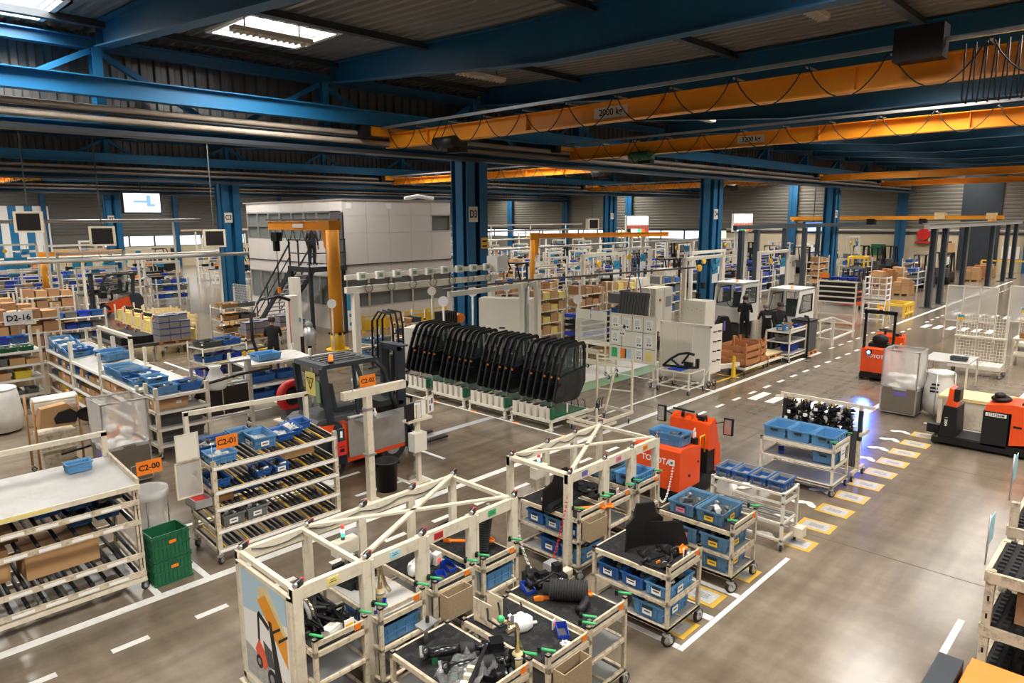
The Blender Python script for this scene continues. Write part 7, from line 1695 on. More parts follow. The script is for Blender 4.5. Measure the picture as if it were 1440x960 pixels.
# stair with landing in front of the left face
t = thing('steel_stair', 'dark grey steel stair with landing up to the office door', 'stair', (14.2, 24.6, 0))
obj('landing', B('grey').box(0.0, 1.66, 0.0, 1.6, 2.66, 2.76), t); obj('landing_edge', B('steel_dark').box(-0.03, 1.66, -0.05, 0.0, 2.58, 2.78).box(-0.05, 0.0, -0.05, 1.6, 2.58, 2.78), t)
for (x, y) in ((0.05, 0.05), (1.55, 0.05), (0.05, 1.5)): obj('post', B('steel_dark').box(x-0.06, x+0.06, y-0.06, y+0.06, 0, 2.6), t)
n_st = 13
for i in range(n_st): obj('tread', B('grey').box(0.1, 1.1, 1.65+0.24*i, 1.92+0.24*i, 2.52-0.2*i-0.03, 2.52-0.2*i), t)
for x in (0.07, 1.13): obj('stringer', B('steel_dark').bar((x, 1.55, 2.62), (x, 4.85, -0.10+0.05), 0.05, 0.24), t)
for x in (0.07, 1.13):
    obj('hand_rail', B('steel_dark').bar((x, 1.55, 3.70), (x, 4.8, 0.95), 0.05), t); obj('mid_rail', B('steel_dark').bar((x, 1.55, 3.2), (x, 4.8, 0.5), 0.035), t)
    for i in range(4): obj('baluster', B('steel_dark').bar((x, 1.6+1.05*i, 2.55-0.875*i), (x, 1.6+1.05*i, 3.66-0.885*i), 0.04), t)
for z in (3.3, 3.82): obj('landing_rail', B('steel_dark').bar((0, 0, z), (1.66, 0, z), 0.045).bar((0, 0, z), (0, 1.55, z), 0.045), t)
for (x, y) in ((0, 0), (0.8, 0), (1.62, 0), (0, 0.8), (0, 1.5)): obj('rail_post', B('steel_dark').box(x-0.025, x+0.025, y-0.025, y+0.025, 2.76, 3.85), t)
# jib crane
def jib(label, loc, rz, r=0.22, H=4.5, arm=5.0, hz=0.32, hoist=True):
    t = thing('jib_crane', label, 'crane', loc, rz)
    obj('pillar', B('crane_orange').tube((0, 0, 0.3), (0, 0, H), r, 20), t)
    obj('base', B('yellow').tube((0, 0, 0.0), (0, 0, 0.62), r*1.05, 20).tube((0, 0, 0), (0, 0, 0.04), r*1.8, 16), t)
    hzb = B('black')
    for i in range(6): hzb.box(r*1.06*math.cos(i)-0.05, r*1.06*math.cos(i)+0.05, r*1.06*math.sin(i)-0.05, r*1.06*math.sin(i)+0.05, 0.56, 0.64)
    obj('hazard_band', hzb, t)
    obj('arm', B('crane_orange').box(0, arm, -0.08, 0.08, H-hz, H-hz+0.03).box(0, arm, -0.08, 0.08, H-0.03, H).box(0, arm, -0.012, 0.012, H-hz, H), t)
    obj('bracket', B('crane_orange').prism([(r*0.8, H-1.1), (r*2.0, H-0.9), (r*2.6, H-0.3), (r*0.8, H-0.3)], -0.10, 0.10, 'y').box(-r, r*2.4, -r, r, H-0.3, H+0.02), t)
    if hoist:
        h = obj('hoist', B('black').box(arm*0.82, arm*0.82+0.5, -0.12, 0.12, H-hz-0.45, H-hz-0.1).box(arm*0.86, arm*0.86+0.2, -0.1, 0.1, H-hz-0.85, H-hz-0.45), t)
        obj('chain', B('black').tube((arm*0.86+0.1, 0, 1.9), (arm*0.86+0.1, 0, H-hz-0.8), 0.015, 6), h); obj('pendant', B('orange').box(arm*0.86+0.05, arm*0.86+0.15, -0.05, 0.05, 1.7, 1.95), h)
        for i in range(5): obj('festoon', B('black').path([(arm*(0.15+0.15*i), 0, H-hz), (arm*(0.18+0.15*i), 0, H-hz-0.35), (arm*(0.24+0.15*i), 0, H-hz-0.42), (arm*(0.29+0.15*i), 0, H-hz)], 0.015, 5), t)
    return t
jb = jib('tall orange pillar jib crane before the office stair', (13.45, 21.65, 0), PI/2-0.06, 0.23, 4.55, 5.2)
obj('power_rail', B('dark_grey').box(-0.2, 5.8, -0.2, -0.15, 4.58, 4.64), jb); pl_ = obj('load_plate', B('paper').box(2.0, 2.9, 0.085, 0.09, 4.32, 4.46), jb)
jib('small orange jib crane standing by the sign reading 15', (10.2, 46.5, 0), 0.2, 0.16, 2.9, 4.5, 0.25, False)
jib('slim orange jib crane among the cardboard shelves behind the D3 column', (24.6, 22.3, 0), -0.55, 0.12, 3.9, 7.0, 0.22, False)
# hanging white beam with control boxes
t = thing('service_beam', 'long white service beam with control boxes on posts', 'beam', (10.9, 17.0, 0))
obj('beam', B('cream_clean').box(0, 6.0, -0.07, 0.07, 2.55, 2.72), t); obj('upper_rail', B('cream_clean').box(0, 6.0, -0.05, 0.05, 2.92, 3.06), t)
for x in (0.3, 5.75): obj('post', B('cream_clean').box(x-0.09, x+0.09, -0.09, 0.09, 0, 2.55), t)
for i in range(9):
    bx_ = obj('control_box', B('white').box(-0.13, 0.13, -0.12, 0.0, 0, 0.22), t, (0.5+0.62*i, -0.03, 2.90)); obj('screen', B('green_floor').box(-0.07, 0.07, -0.125, -0.12, 0.06, 0.16), bx_)
for i in range(7): obj('cable', B('dark_grey').torus((0, 0, 0), 0.13, 0.012, 'y', 14, 5), t, (0.7+0.8*i, -0.12, 2.66))
obj('end_box', B('white').box(-0.25, 0.25, -0.3, 0.2, 0, 0.5), t, (6.0, 0, 2.85)); obj('cable_arc', B('black').path([(6.2, 0, 3.1), (6.6, 0.1, 3.2), (6.8, 0.1, 2.9), (6.6, 0.1, 2.6)], 0.03, 6), t)
t = thing('service_portal', 'cream service portal with black conduit behind the door row', 'frame', (15.5, 14.4, 0))
obj('post', B('cream_clean').box(-0.1, 0.1, -0.1, 0.1, 0, 2.7), t); obj('post', B('cream_clean').box(0.5, 0.66, -0.1, 0.06, 0, 2.9), t); obj('arm', B('cream_clean').bar((-2.6, 0.5, 2.5), (0.6, 0, 2.62), 0.12, 0.14), t); obj('conduit', B('dark_grey').path([(-2.8, 0.5, 2.66), (0, -0.1, 2.76), (5.6, -2.6, 2.95)], 0.032, 6), t); obj('hose', B('galv').path([(0.0, -0.14, 0.6), (-0.05, -0.15, 1.6), (0.0, -0.14, 2.5), (0.15, -0.1, 2.75)], 0.06, 8), t)
place('machine_cover', B('cream_clean').box(-0.9, 0.9, -0.35, 0.35, 0, 1.0).box(-0.5, -0.3, -0.36, -0.35, 0.5, 0.8, 'red').box(0.2, 0.3, -0.37, -0.35, 0.4, 0.5, 'red').box(-0.9, 0.9, -0.3, 0.3, 1.0, 1.08).out('mc'), (14.9, 15.5, 0), GL+0.4, 'low cream machine cover with red marks behind the cab doors', 'machine')
place('machine_cover', B('cream_clean').box(-0.6, 0.6, -0.4, 0.4, 0, 1.15).box(0.1, 0.3, -0.42, -0.4, 0.6, 0.85, 'paper').out('mc'), (14.2, 17.6, 0), GL+0.4, 'boxy cream machine cover beside the D3 column foot', 'machine')
place('machine_cover', B('cream_clean').box(-0.9, 0.9, -0.3, 0.3, 0, 2.0).box(-0.2, 0.0, -0.31, -0.3, 1.0, 1.05, 'black').out('mc'), (16.6, 16.2, 0), GL+0.5, 'tall plain cream machine cover behind the service portal', 'machine')
t = thing('black_motor', 'finned black motor with orange hook block by the D3 column', 'motor', (14.6, 17.0, 1.15)); obj('fins', B('dark_grey').box(-0.25, 0.25, -0.2, 0.2, 0, 0.5), t)
for i in range(6): obj('fin', B('black').box(-0.28+0.1*i, -0.25+0.1*i, -0.24, 0.24, 0.0, 0.52), t)
obj('hook_block', B('orange').tube((0.55, -0.12, 0.25), (0.55, 0.12, 0.25), 0.16, 14).tube((0.55, 0, -0.3), (0.55, 0, 0.15), 0.04, 8, 'black'), t)
# round white mirrors/stands and tube racks in front of the jib crane
def disc_stand(label, x, y, h, group):
    t = thing('disc_stand', label, 'stand', (x, y, 0), 0, group)
    obj('pole', B('cream_clean').tube((0, 0, 0), (0, 0, h), 0.03, 8), t); obj('disc', B('white').tube((-0.03, 0, h+0.12), (0.03, 0, h+0.12), 0.15, 18), t, (0, 0, 0), 0.75); obj('foot', B('cream_clean').tube((0, 0, 0), (0, 0, 0.03), 0.25, 12), t)
for (x, y, h) in ((13.3, 15.6, 2.1), (14.1, 15.2, 2.35), (15.6, 18.9, 2.0), (17.4, 17.0, 2.1), (17.6, 14.0, 1.9), (12.4, 20.2, 1.75)): disc_stand('slim stand with a round white disc near the door row', x, y, h, 'round disc stands')
b = B('black')
for i in range(3): b.path([(0.25*i, 0, 0.2), (0.25*i, 0.02, 1.5), (0.25*i+0.08, 0.15, 1.85), (0.25*i+0.1, 0.6, 1.9), (0.25*i+0.05, 0.8, 1.6), (0.25*i, 0.8, 0.2)], 0.035, 6)
b.bar((-0.2, 0, 0.2), (0.8, 0, 0.2), 0.06).bar((-0.2, 0.8, 0.2), (0.8, 0.8, 0.2), 0.06).box(-0.2, 0.8, 0, 0.8, 0.0, 0.05)
place('overhead_guard_stack', b.out('guards'), (12.2, 16.6, 0), 0.3, 'stack of bent black tube guards behind the cab doors', 'stack')
def tube_rack(label, loc, rz, w_=0.9, d=0.6, h=1.4, lev=(0.4, 0.8, 1.2), items=('grey_bin', 'blue_bin'), group=None, seed=0):
    t = thing('tube_rack', label, 'rack', loc, rz, group); r = random.Random(seed)
    for x in (0, w_):
        for y in (0, d): obj('post', B('cream').tube((x, y, 0.1), (x, y, h), 0.018, 6), t); caster(t, (x, y, 0), 0.045)
    for z in lev: obj('shelf', B('cream').ring([(0, 0), (w_, 0), (w_, d), (0, d)], [(0.03, 0.03), (w_-0.03, 0.03), (w_-0.03, d-0.03), (0.03, d-0.03)], z-0.02, z, 'z').box(0.02, w_-0.02, 0.02, d-0.02, z-0.015, z-0.008, 'grey'), t)
    for j in range(4):
        for x in (0, w_): obj('joint', B('black').tube((x, 0, 0.3+0.3*j), (x, 0, 0.36+0.3*j), 0.028, 6), t)
    k = 0
    for z in lev:
        for q in range(2):
            bin_(W(loc, rz, (w_*(0.27+0.46*q), d/2, z)), rz, (w_*0.42, d*0.8, 0.16), items[k % len(items)], 'small bin on the %s' % label[:60], label[:50]+' bins', None, 'dark'); k += 1
    return t
tube_rack('tube rack with wheels before the yellow guard rail', (14.1, 18.6, 0), 0.0, 0.9, 0.7, 1.55, (0.35, 0.75, 1.15), ('slate_blue_bin', 'cardboard', 'dark_grey'), None, 3)
tube_rack('black topped tube rack behind the forklift mast', (12.6, 18.2, 0), 0.2, 1.0, 0.7, 1.1, (0.3, 0.7), ('slate_blue_bin', 'grey_bin'), None, 4)
place('green_cart', B('green').box(0, 1.6, 0, 0.9, 0.5, 0.62).box(0.1, 0.2, 0.1, 0.8, 0.1, 0.5, 'dark_grey').box(1.4, 1.5, 0.1, 0.8, 0.1, 0.5, 'dark_grey').tube((0.2, 0.1, 0.1), (0.2, 0.8, 0.1), 0.1, 10, 'rubber').tube((1.4, 0.1, 0.1), (1.4, 0.8, 0.1), 0.1, 10, 'rubber').out('gc'), (15.6, 19.9, 0), 0, 'low green platform cart before the yellow guard rail', 'cart')
t = thing('blue_sign_post', 'blue and white safety sign on a post by the jib crane', 'sign', (12.6, 19.2, 0)); obj('pole', B('cream_clean').box(-0.06, 0.06, -0.06, 0.06, 0, 2.2), t); obj('blue_sign', B('sign_blue').box(-0.3, 0.06, -0.09, -0.07, 1.75, 2.25), t); ws_ = obj('white_sign', B('paper').box(-0.3, 0.06, -0.09, -0.07, 1.1, 1.73), t)
for (x, z) in ((-0.2, 1.58), (-0.03, 1.58), (-0.2, 1.3), (-0.03, 1.3)): obj('pictogram', B('sign_blue').tube((x, -0.1, z), (x, -0.09, z), 0.06, 12), ws_)

# ================================================================ LEFT DEPTH: SHELF RACKS, CAGES, DOLLIES
def fill(loc, rz, L, D, levels, kinds, label, seed, tilt=0.0, per=0.38):
    r = random.Random(seed)
    for li, z in enumerate(levels):
        x = 0.06
        while x < L-0.25:
            k = r.choice(kinds[li % len(kinds)])
            w_ = r.choice((0.28, 0.34, 0.40)) ; d = D*0.55; h = r.uniform(0.11, 0.19)
            p = W(loc, rz, (x+w_/2, d*0.55+0.02, z+0.02+tilt*d*0.5)); h = round(h, 2)
            lv = ['bottom', 'second', 'third', 'fourth', 'fifth'][li]
            if k == 'carton': carton(p, rz, (w_-0.02, round(d, 2), h), 'cardboard box on the %s shelf of the %s' % (lv, label), 'boxes, %s shelf, %s' % (lv, label), 'cardboard', r.random() < 0.5, r.random() < 0.4)
            elif k: bin_(p, rz, (w_-0.02, round(d, 2), round(h, 1) if h > .15 else 0.12), k, '%s on the %s shelf of the %s' % ({'grey_bin': 'dark grey bin', 'yellow_bin': 'yellow bin', 'blue_bin': 'blue bin', 'light_blue_bin': 'light blue bin', 'slate_blue_bin': 'slate blue bin', 'green': 'green bin', 'deep_blue': 'deep blue bin'}[k], lv, label), '%s, %s shelf, %s' % (k.replace('_', ' '), lv, label), 'paper' if r.random() < .25 else None, 'mixed' if r.random() < .5 else None)
            x += w_+r.choice((0.01, 0.02, 0.08))
# rack E: yellow bins, faces the camera side
lv = (0.25, 0.66, 1.02, 1.36)
flow_rack('shelf_rack', 'cream shelf rack of yellow and grey bins beside the white sack', (1.7, 20.9, 0), 2.62, 0.9, lv, 1.9, 0, 'cream_clean', tilt=0.03, rollers=False)
fill((1.7, 20.9, 0), 0, 2.62, 0.9, lv, [['grey_bin', 'grey_bin'], ['yellow_bin', 'yellow_bin', 'carton'], ['grey_bin', 'carton'], ['carton', 'green', 'carton']], 'yellow bin rack', 51)
# rack F: long V-running rack, faces -X, three modules
lf = (0.28, 0.62, 0.96, 1.28)
names_ = ['module with clear bags on top', 'module with the grey return top', 'module with tilted blue bins on top']
for i in range(3):
    y1 = 16.85+2.25*i
    flow_rack('shelf_rack', 'long cream shelf rack, '+names_[i], (4.5, y1, 0), 2.2, 1.0, lf, 1.75 if i else 1.4, GL, 'cream_clean', tilt=0.08, rollers=False)
    fill((4.5, y1, 0), GL, 2.2, 1.0, lf, [['grey_bin', 'yellow_bin', 'carton'], ['carton', 'carton', 'grey_bin'], ['carton', 'blue_bin', 'carton'], ['light_blue_bin', 'blue_bin', 'light_blue_bin'] if i != 1 else [None]], names_[i], 60+i, 0.08)
for i in range(3): bin_((4.95, 14.9+0.55*i, 1.36), GL+0.2*i, (0.5, 0.4, 0.14), ['light_blue_bin', 'blue_bin', 'grey_bin'][i], ['light blue', 'blue', 'dark grey'][i]+' bin of clear bags on the long rack end', None, None, 'bags')
bin_((5.2, 18.1, 1.38), 0.2, (0.6, 0.4, 0.16), 'light_blue_bin', 'flat light blue bin alone on the grey return top', None); bin_((5.25, 18.7, 1.38), 0.1, (0.6, 0.4, 0.15), 'light_blue_bin', 'light blue bin leaning on the return top of the long rack', None)
for i in range(3): bin_((4.75, 19.6+0.55*i, 1.38+0.05*i), GL, (0.55, 0.5, 0.14), 'light_blue_bin', 'tilted light blue bin on top of the long rack', 'tilted bins on the long rack', None, 'bags', tilt=(0.0, 0.25))
t = thing('cream_portal', 'small cream portal bar standing over the long rack', 'frame', (5.4, 17.6, 0))
obj('post', B('cream').box(-0.04, 0.04, -0.04, 0.04, 0, 1.95), t); obj('post', B('cream').box(-0.04, 0.04, 2.3, 2.38, 0, 1.95), t); obj('bar', B('cream').box(-0.04, 0.04, -0.04, 2.38, 1.89, 1.97), t)
# rack G: end rack
lg = (0.25, 0.58, 0.92, 1.22)
flow_rack('shelf_rack', 'cream end rack with deep blue and black boxes before the long rack', (4.62, 14.0, 0), 1.05, 0.6, lg, 1.42, 0, 'cream', tilt=0.0, rollers=False, post_w=0.07)
for i, (z, m, h) in enumerate(((0.27, 'dark_grey', 0.22), (0.60, 'dark_grey', 0.24), (0.94, 'cardboard', 0.18))):
    if m == 'cardboard': carton((5.0, 14.4, z), 0, (0.6, 0.4, h), 'long cardboard box on the end rack')
    else: bin_((5.15, 14.4, z), 0, (0.9, 0.45, h), m, 'long black box on the %s shelf of the end rack' % ['bottom', 'second'][i], None)
for i in range(2): bin_((4.92+0.48*i, 14.4, 1.24), 0, (0.45, 0.45, 0.16), ['light_blue_bin', 'blue_bin'][i], ['light blue', 'blue'][i]+' bin on top of the end rack', None, None, 'mixed')
waste_cage('film lined waste cage with orange foam behind the return table', (3.42, 13.72, 0), GL, 0.72, 0.72, 1.52, 0.74, ('bag_white', 'orange'), 'violet', 8)
t = thing('sack', 'big white translucent sack in a wire hoop beside the yellow bins', 'sack', (2.9, 18.6, 0)); obj('bag', B('bag_white').lathe([(0.2, 0.0), (0.42, 0.06), (0.45, 0.4), (0.40, 0.8), (0.36, 1.0), (0.30, 1.02), (0.001, 0.9)], n=20), t); obj('hoop', B('galv').torus((0, 0, 0.98), 0.37, 0.012, 'z', 20, 5), t)
t = thing('wrapping_cart', 'wheeled tube cart with foam roll, cardboard and black oval mirror', 'cart', (2.75, 14.5, 0))
for (x, y) in ((0, 0), (0.7, 0), (0, 0.6), (0.7, 0.6)): obj('post', B('wood').tube((x, y, 0.05), (x, y, 1.45), 0.022, 6), t); caster(t, (x, y, 0), 0.045)
obj('roll', B('white').tube((0.05, 0.3, 1.3), (0.75, 0.3, 1.3), 0.16, 14), t); [obj('rail', B('cream').bar((0, y, z), (0.7, y, z), 0.03), t) for y, z in ((0, 1.42), (0.6, 0.5), (0, 0.5))]; obj('bag', B('cream_worn').prism([(0.1, 0.1), (0.6, 0.1), (0.65, 0.8), (0.05, 0.8)], 0.1, 0.5, 'y'), t)
obj('cardboard', B('cardboard').prism([(0.05, 0.95), (0.6, 0.92), (0.66, 1.2), (0.5, 1.34), (0.1, 1.3)], -0.08, 0.2, 'y'), t); obj('cloth', B('cloth_black').prism([(0.3, 1.0), (0.62, 0.98), (0.66, 1.14), (0.55, 1.24), (0.36, 1.2), (0.28, 1.1)], -0.12, -0.07, 'y'), t); obj('mirror', B('black').tube((0.85, -0.22, 1.08), (0.86, -0.2, 1.10), 0.24, 18), t)
obj('trolley_arm', B('black').bar((0.3, -0.2, 0.45), (0.95, -0.3, 0.55), 0.06, 0.03).tube((0.9, -0.3, 0.5), (0.9, -0.3, 0.56), 0.14, 12), t)
place('panel_table', B('white').box(-1.2, 0.3, 0, 1.0, 0.5, 0.53).box(-0.5, -0.1, 0.2, 0.8, 0.53, 0.535, 'dark_grey').box(-1.1, -1.05, 0, 0.05, 0, 0.5, 'grey').box(0.2, 0.25, 0, 0.05, 0, 0.5, 'grey').box(-1.1, -1.05, 0.9, 0.95, 0, 0.5, 'grey').box(0.2, 0.25, 0.9, 0.95, 0, 0.5, 'grey').out('wp'), (2.1, 12.3, 0), 0.1, 'low white panel table with dark slots behind the return table', 'table')
# frame with two black screens and hanging bag
t = thing('screen_frame', 'aluminium frame holding two black panels and a hanging film bag', 'frame', (5.55, 14.55, 0), 0.0)
for x in (0.0, 1.25): obj('post', B('alu').box(x-0.03, x+0.03, -0.03, 0.03, 0.1, 1.62), t); obj('foot', B('alu').bar((x, -0.3, 0.12), (x, 0.3, 0.12), 0.05), t); caster(t, (x, -0.28, 0), 0.05); caster(t, (x, 0.28, 0), 0.05)
[obj('rail', B('alu').bar((0, 0, z), (1.25, 0, z), 0.04), t) for z in (0.45, 1.15, 1.6)]
for i in range(2): obj('black_panel', B('screen_dark').box(0.05+0.58*i, 0.60+0.58*i, -0.02, 0.02, 0.50, 1.10), t)
obj('hanging_bag', B('film_dense').lathe([(0.001, 0.0), (0.18, 0.03), (0.24, 0.12), (0.18, 0.28), (0.10, 0.45), (0.14, 0.52)], n=14), t, (0.45, -0.1, 1.08))
obj('conduit', B('black').path([(-0.1, -0.35, 1.05), (0.1, -0.35, 1.3), (0.9, -0.3, 1.38), (1.6, -0.3, 1.4)], 0.03, 6), t)
# blue bin rack by hose posts
lb = (0.4, 0.8, 1.3)
flow_rack('shelf_rack', 'cream rack of flat blue bins beside the hose posts', (7.0, 15.2, 0), 1.7, 0.9, lb, 1.5, 0, 'cream_clean', tilt=0.06, rollers=False)
for i, (x, z) in enumerate(((0.45, 0.45), (1.1, 0.45), (0.5, 0.85), (1.15, 0.85), (0.7, 1.35))): bin_((7.0+x, 15.6, z), 0, (0.6, 0.5, 0.15), 'blue_bin' if i != 4 else 'light_blue_bin', 'flat %sblue bin on the rack beside the hose posts' % ('' if i != 4 else 'light '), 'flat blue bins by the hose posts')
t = thing('hose_post', 'tall cream post with a black hose loop and tray of blue cups', 'post', (8.9, 16.4, 0))
obj('post', B('cream_clean').box(-0.12, 0.12, -0.12, 0.12, 0, 2.7), t); obj('hose', B('black').path([(-0.1, -0.1, 2.6), (-0.4, -0.1, 2.72), (-0.9, -0.1, 2.68), (-1.15, -0.1, 2.3), (-1.15, -0.1, 1.7), (-1.0, -0.1, 1.2)], 0.04, 8), t); obj('tray', B('cream').box(-0.5, 0.5, -0.35, -0.1, 1.05, 1.08), t); obj('cable', B('red').tube((-0.13, -0.1, 0.8), (-0.13, -0.1, 2.6), 0.012, 5), t); obj('valve_box', B('cream').box(-0.35, 0.35, -0.2, -0.12, 0.3, 1.0).tube((-0.15, -0.3, 0.7), (-0.15, -0.2, 0.7), 0.06, 10, 'black').tube((0.15, -0.3, 0.7), (0.15, -0.2, 0.7), 0.06, 10, 'black'), t)
for i in range(3): place('small_tray', M_TRAY, (8.55+0.3*i, 16.15, 1.08), 0.2, 'deep blue tray on the hose post shelf', 'tray', 'trays on the hose post')
t = thing('hose_post', 'second tall cream post with dark lower sleeve and blue mark', 'post', (10.0, 18.2, 0)); obj('post', B('cream_clean').box(-0.12, 0.12, -0.12, 0.12, 1.3, 3.0), t); obj('sleeve', B('black').box(-0.13, 0.13, -0.13, 0.13, 0, 1.3), t); obj('mark', B('sign_blue').tube((0, -0.14, 1.8), (0, -0.12, 1.8), 0.07, 12), t)
t = thing('grey_tank', 'round grey tank on a stand beside the man in navy', 'tank', (10.6, 18.6, 0)); obj('tank', B('galv').lathe([(0.05, 0.9), (0.2, 0.95), (0.22, 1.3), (0.12, 1.45), (0.06, 1.5)], n=16), t); obj('stand', B('black').tube((0, 0, 0), (0, 0, 0.92), 0.06, 8).box(-0.25, 0.25, -0.25, 0.25, 0, 0.04), t); obj('lid', B('grey').sphere((0, 0, 1.52), 0.12, 10, 6), t)
place('hose_reel', B('red').torus((0, 0, 0.45), 0.24, 0.09, 'y', 18, 8).tube((0, -0.1, 0.45), (0, 0.1, 0.45), 0.16, 14, 'black').box(-0.2, 0.2, -0.1, 0.1, 0, 0.2, 'dark_grey').out('reel'), (6.6, 12.4, 0.75), 0.1, 'red hose reel behind the forklift hood', 'reel')
place('reel_stand', B('cream').box(-0.3, 0.3, -0.2, 0.2, 0, 0.04).box(-0.05, 0.05, -0.05, 0.05, 0.04, 0.72).box(-0.3, 0.3, -0.2, 0.2, 0.72, 0.75).out('rs'), (6.6, 12.4, 0), 0.1, 'small cream stand carrying the red hose reel', 'stand')
# dolly row with pale engines, batteries
def engine_dolly(label, loc, rz, group, m='pale_yellow'):
    t = dolly(label, loc, 1.2, 0.9, rz, 'wood_yellow', 0.3, group)
    for x in (0.05, 1.15):
        for y in (0.05, 0.85): obj('stake', B('cream').box(x-0.03, x+0.03, y-0.03, y+0.03, 0.3, 0.95), t)
    for i in range(2):
        for j in range(2): obj('engine_block', B(m).box(0.12+0.5*i, 0.55+0.5*i, 0.1+0.38*j, 0.44+0.38*j, 0.3, 0.72), t)
    for i in range(4): obj('cap', B('black').tube((0.22+0.25*i, 0.45, 0.7), (0.22+0.25*i, 0.45, 0.86), 0.06, 8), t)
    obj('red_tag', B('red').box(0.3, 0.4, 0.0, 0.02, 0.75, 1.0), t)
    return t
for i in range(6): engine_dolly('wooden dolly of pale yellow cylinder blocks with black caps', (9.3+0.14*i, 26.9+1.5*i, 0), GL+0.05, 'dollies of yellow blocks')
def battery_pallet(label, loc, rz, nx, ny, nz, h0=0.35):
    t = dolly('white dolly under the %s' % label, loc, 1.2, 0.95, rz, 'cream', h0)
    pallet('wooden pallet under the %s' % label, (loc[0], loc[1], h0), rz, 1.15, 0.9)
    g = cached('batt', lambda: B('grey').box(-0.17, 0.17, -0.10, 0.10, 0, 0.18).box(-0.172, 0.172, -0.102, 0.102, 0.18, 0.205, 'deep_blue').box(-0.165, 0.165, -0.095, 0.095, 0.205, 0.22).out('battery'))
    for k in range(nz):
        for i in range(nx):
            for j in range(ny):
                if k == nz-1 and (i+j) % 3 == 2: continue
                tag(obj('battery', g, None, W(loc, rz, (0.2+0.36*i, 0.14+0.22*j, h0+0.125+0.225*k)), rz), 'grey battery with blue lid in the %s' % label, 'battery', 'batteries, '+label)
battery_pallet('battery stack behind the yellow block dollies', (8.7, 25.3, 0), 0.0, 3, 3, 4)
battery_pallet('battery stack by the hose loop', (10.9, 23.4, 0), 0.0, 3, 3, 2, 0.5)
battery_pallet('battery stack near the stair foot', (12.6, 24.2, 0), 0.0, 3, 3, 2, 0.5)
f3 = forklift('black and red-orange forklift with seated driver beside the dollies of yellow blocks', (12.5, 38.3, 0), PI-0.25, True, 'dark_grey', 'red_orange', None, mast_h=2.1, beacon=False, logo=False)
person('driver in dark clothes seated in the far forklift', (11.45, 37.95, 0.72), PI-0.25, sit=True, hair='hair', arms='hold')

tube_rack('dark tube cart of deep blue trays behind the film bag frame', (7.6, 19.0, 0), 0.1, 1.3, 0.8, 1.3, (0.35, 0.75, 1.15), ('deep_blue', 'dark_grey', 'blue_bin'), None, 9)
place('yellow_lift', B('yellow').box(0, 1.6, 0, 0.12, 0.5, 0.6).box(0, 1.6, 0.7, 0.82, 0.5, 0.6).box(0.1, 0.2, 0, 0.82, 0, 0.5).box(1.4, 1.5, 0, 0.82, 0, 0.5).box(0.2, 1.3, 0.1, 0.7, 0.6, 0.66, 'dark_grey').out('lift'), (9.0, 20.6, 0), 0.1, 'low yellow lift table behind the tall cream hose post', 'lift table')
mesh_rack('cream wire mesh cart with dark tray beside the stair foot', (12.2, 28.6, 0), GL, 1.5, 2.0)
for i in range(3): carton((12.6, 28.2-0.5*i, 0.37), 0, (0.5, 0.44, 0.5-0.1*i), 'cardboard box on the wire mesh cart by the stair foot', 'boxes on the wire mesh cart')
tube_rack('white tube cart of grey trays beside the battery stacks', (10.9, 25.3, 0), 0.0, 1.5, 0.9, 1.5, (0.5, 0.95, 1.4), ('cardboard', 'grey_bin'), None, 10)
for i in range(3): wood_crate('pale wooden case standing behind the yellow block dollies', (11.2+0.2*i, 31.0+1.6*i, 0), 1.1, 0.8, 0.6, 0, 'pale wooden cases', 'wood_yellow')
t = thing('engine_tray', 'long dark tray of black parts beside the yellow block dollies', 'tray', (7.2, 24.5, 0)); obj('tray', B('dark_grey').box(0, 1.2, 0, 3.0, 0.5, 0.6), t); obj('parts', B('black').box(0.1, 1.1, 0.2, 1.2, 0.6, 0.85).box(0.2, 1.0, 1.5, 2.6, 0.6, 0.8), t)
for (x, y) in ((0.1, 0.1), (1.1, 0.1), (0.1, 2.9), (1.1, 2.9)): obj('leg', B('cream').box(x-0.04, x+0.04, y-0.04, y+0.04, 0, 0.5), t)

